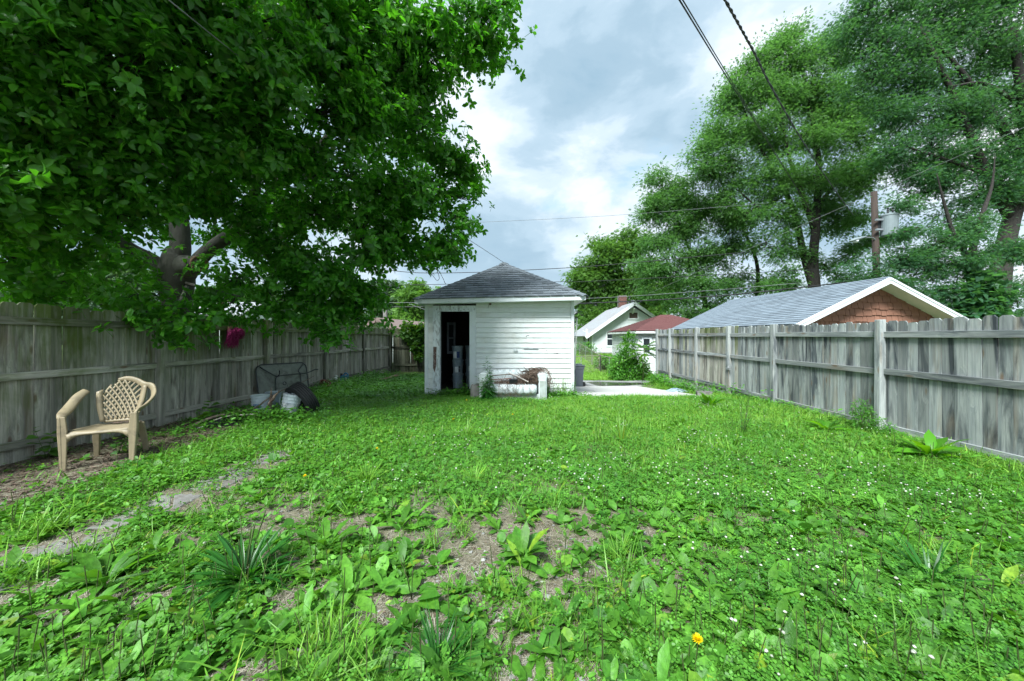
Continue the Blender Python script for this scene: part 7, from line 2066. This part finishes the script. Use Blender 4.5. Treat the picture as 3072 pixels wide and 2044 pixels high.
# taller weeds round the junk and along both fences
g = Geo(); gs2 = Geo()
def thicket(cx_, cy_, sx, sy, n, h, tm, sz):
    x = r_.normal(cx_, sx, n); y = r_.normal(cy_, sy, n); k = ~blocked(x, y); x, y = x[k], y[k]; m = len(x)
    for i in range(5):
        f = (i + 1) / 5
        hh = h * f * r_.uniform(.6, 1.0, m)
        T = np.stack([x + r_.normal(0, .02, m), y + r_.normal(0, .02, m), gz(x, y) + hh], 1)
        g.copies(tm, frames(dirs(r_.uniform(0, 6.28, m), r_.uniform(-.2, .8, m)), r_.normal(0, .4, m)), T, r_.uniform(sz[0], sz[1], m))
for a in ((-4.35, 6.15, .38, .2, 260, .24, SM, (.04, .09)), (-3.75, 6.2, .3, .16, 130, .16, SM, (.04, .09)), (-5.0, 10.5, .35, 1.1, 420, .28, SM, (.05, .1)), (-4.7, 8.6, .45, .5, 240, .16, SM, (.04, .09)),
          (-5.2, 13.2, .35, 1.2, 300, .3, SM, (.05, .11)), (-3.7, 15.6, .9, .35, 240, .25, SM, (.05, .11)), (-4.9, 5.6, .2, .3, 60, .12, SM, (.04, .08)), (-4.5, 7.2, .4, .4, 220, .16, SM, (.04, .09)),
          (5.2, 7.3, .12, 1.2, 160, .18, NARROW, (.05, .1)), (5.15, 11.5, .15, 1.6, 300, .36, SM, (.05, .1)), (5.2, 13.6, .15, .5, 120, .4, NARROW, (.08, .16)), (-.1, 8.38, .5, .05, 90, .08, SM, (.03, .06)), (-1.6, 9.05, .35, .1, 150, .18, SM, (.05, .09)), (1.1, 8.9, .4, .1, 200, .16, SM, (.04, .08)), (5.2, 4.4, .15, .6, 110, .12, NARROW, (.04, .09))):
    thicket(*a)
cover('tall_weeds', 'taller weeds growing round the junk and along both fences', 'clover_leaf')(g)
# litter, straw, stones
g = Geo(); n = 11000
x = r_.uniform(LX + .03, -3.9, n); y = r_.uniform(1.6, 9.0, n); k = r_.random(n) < mulch(x, y) * .95 + .04; x, y = x[k], y[k]; m = len(x)
CHIP = leaf_t(.4, .3, .3, stations=((.4, 1.0),))
g.copies(CHIP, frames(dirs(r_.uniform(0, 6.28, m), r_.normal(.1, .25, m)), r_.normal(0, .5, m)), np.stack([x, y, gz(x, y) + .006], 1), np.stack([r_.uniform(.02, .06, m), r_.uniform(.03, .11, m), np.full(m, .05)], 1))
x, y = sample(3600, 1.3, 7, 1.4); m = len(x); k = ~blocked(x, y); x, y = x[k], y[k]; m = len(x)
g.copies(CHIP, frames(dirs(r_.uniform(0, 6.28, m), r_.normal(.1, .25, m)), r_.normal(0, .5, m)), np.stack([x, y, gz(x, y) + .006], 1), r_.uniform(.02, .05, m))
cover('leaf_litter', 'dry leaf litter and bark along the foot of the mossy fence', 'litter', 'leaf litter')(g)
g = Geo(); x, y = sample(64000, 1.25, 5.0, 1.5); x, y = keep(x, y, np.clip(bare(x, y)*1.3 + .7*onpath(x, y) + .4*mulch(x, y), .05, 1)); m = len(x)
g.copies(blade_t(.03, .12, 2), frames(dirs(r_.uniform(0, 6.28, m), r_.normal(.02, .12, m))), np.stack([x, y, gz(x, y) + .007], 1), r_.uniform(.03, .10, m))
cover('straw', 'dead bleached grass straw on the bare soil', 'straw', 'straw')(g)
g = Geo(); x, y = sample(5200, 1.25, 4.2, 1.5); x, y = keep(x, y, np.clip(bare(x, y)*1.2, .05, 1)); m = len(x)
OCT = (np.array([(1, 0, 0), (0, 1, 0), (-1, 0, 0), (0, -1, 0), (.2, .1, .7), (-.1, -.1, -.6)]), [[(0, 1, 4), (1, 2, 4), (2, 3, 4), (3, 0, 4), (1, 0, 5), (2, 1, 5), (3, 2, 5), (0, 3, 5)]])
S = np.minimum(r_.exponential(.004, m) + .003, .018)
g.copies(OCT, frames(dirs(r_.uniform(0, 6.28, m), r_.normal(0, .2, m))), np.stack([x, y, gz(x, y) + S*.3], 1), np.stack([S*1.2, S, S*.8], 1))
cover('gravel', 'grey gravel stones scattered on the bare soil', 'stone', 'gravel')(g)
# lawn beyond the alley
n = 5200
x = r_.uniform(1.6, 9, n); y = 18.25 + 13 * r_.random(n)**1.4
o = scatter('far_lawn', np.stack([x, y, ground_z(x, y)], 1), np.stack([np.zeros(n), np.zeros(n), r_.uniform(0, 6.28, n)], 1), r_.uniform(.9, 1.3, n), r_.integers(0, 4, n), tuft_temps('grass_light', 26, .13, (.05, .12), 2.2, 340))
o['label'] = 'bright mown lawn beyond the alley'; o['category'] = 'lawn'
# yellow dandelions
def dandelion(loc, base, size, label):
    t = thing('dandelion', label, 'flower', base, 0, 'yellow dandelions in the lawn')
    n = 90; rr = np.random.default_rng(int(abs(loc.x)*1000) % 9999)
    az = np.arange(n) * 2.4; e_ = .15 + 1.2 * (np.arange(n) / n)**.9
    d = loc - base
    Geo().copies(leaf_t(.22, .1, .1, stations=((.6, 1.0),)), frames(dirs(az, e_)), np.tile(np.array(d), (n, 1)), rr.uniform(.75, 1.0, n) * size).build('petals', 'petal_yellow', t)
    Geo().tube(smooth_path([(0, 0, 0), (d.x*.35 + .006, d.y*.4, d.z*.5), (d.x, d.y, d.z)], 5), .0028, 5).build('stem', 'grass_light', t)
f = W(2092, 1922, 1.62); dandelion(f, Vector((1.28*.60, 1.62, gzf(.77, 1.62))) + Vector((-.06, -.05, 0)), .030, 'large yellow dandelion in the right foreground')
for px, py, lab in ((915, 1436, 'small dandelion left of centre near the shaded path'), (1131, 1352, 'small dandelion in the clover below the tyre'), (1360, 1262, 'small dandelion in grass in front of the shed doorway'), (1400, 1204, 'small dandelion near the doorway weeds'), (1538, 1248, 'small dandelion in front of the loveseat')):
    b_ = G_(px, py + 26 * 4 / (EYE*F/(py-CY)) ); dandelion(b_ + Vector((0, 0, .11)), b_, .021, lab)
# magnolia bud and rocks in the foreground
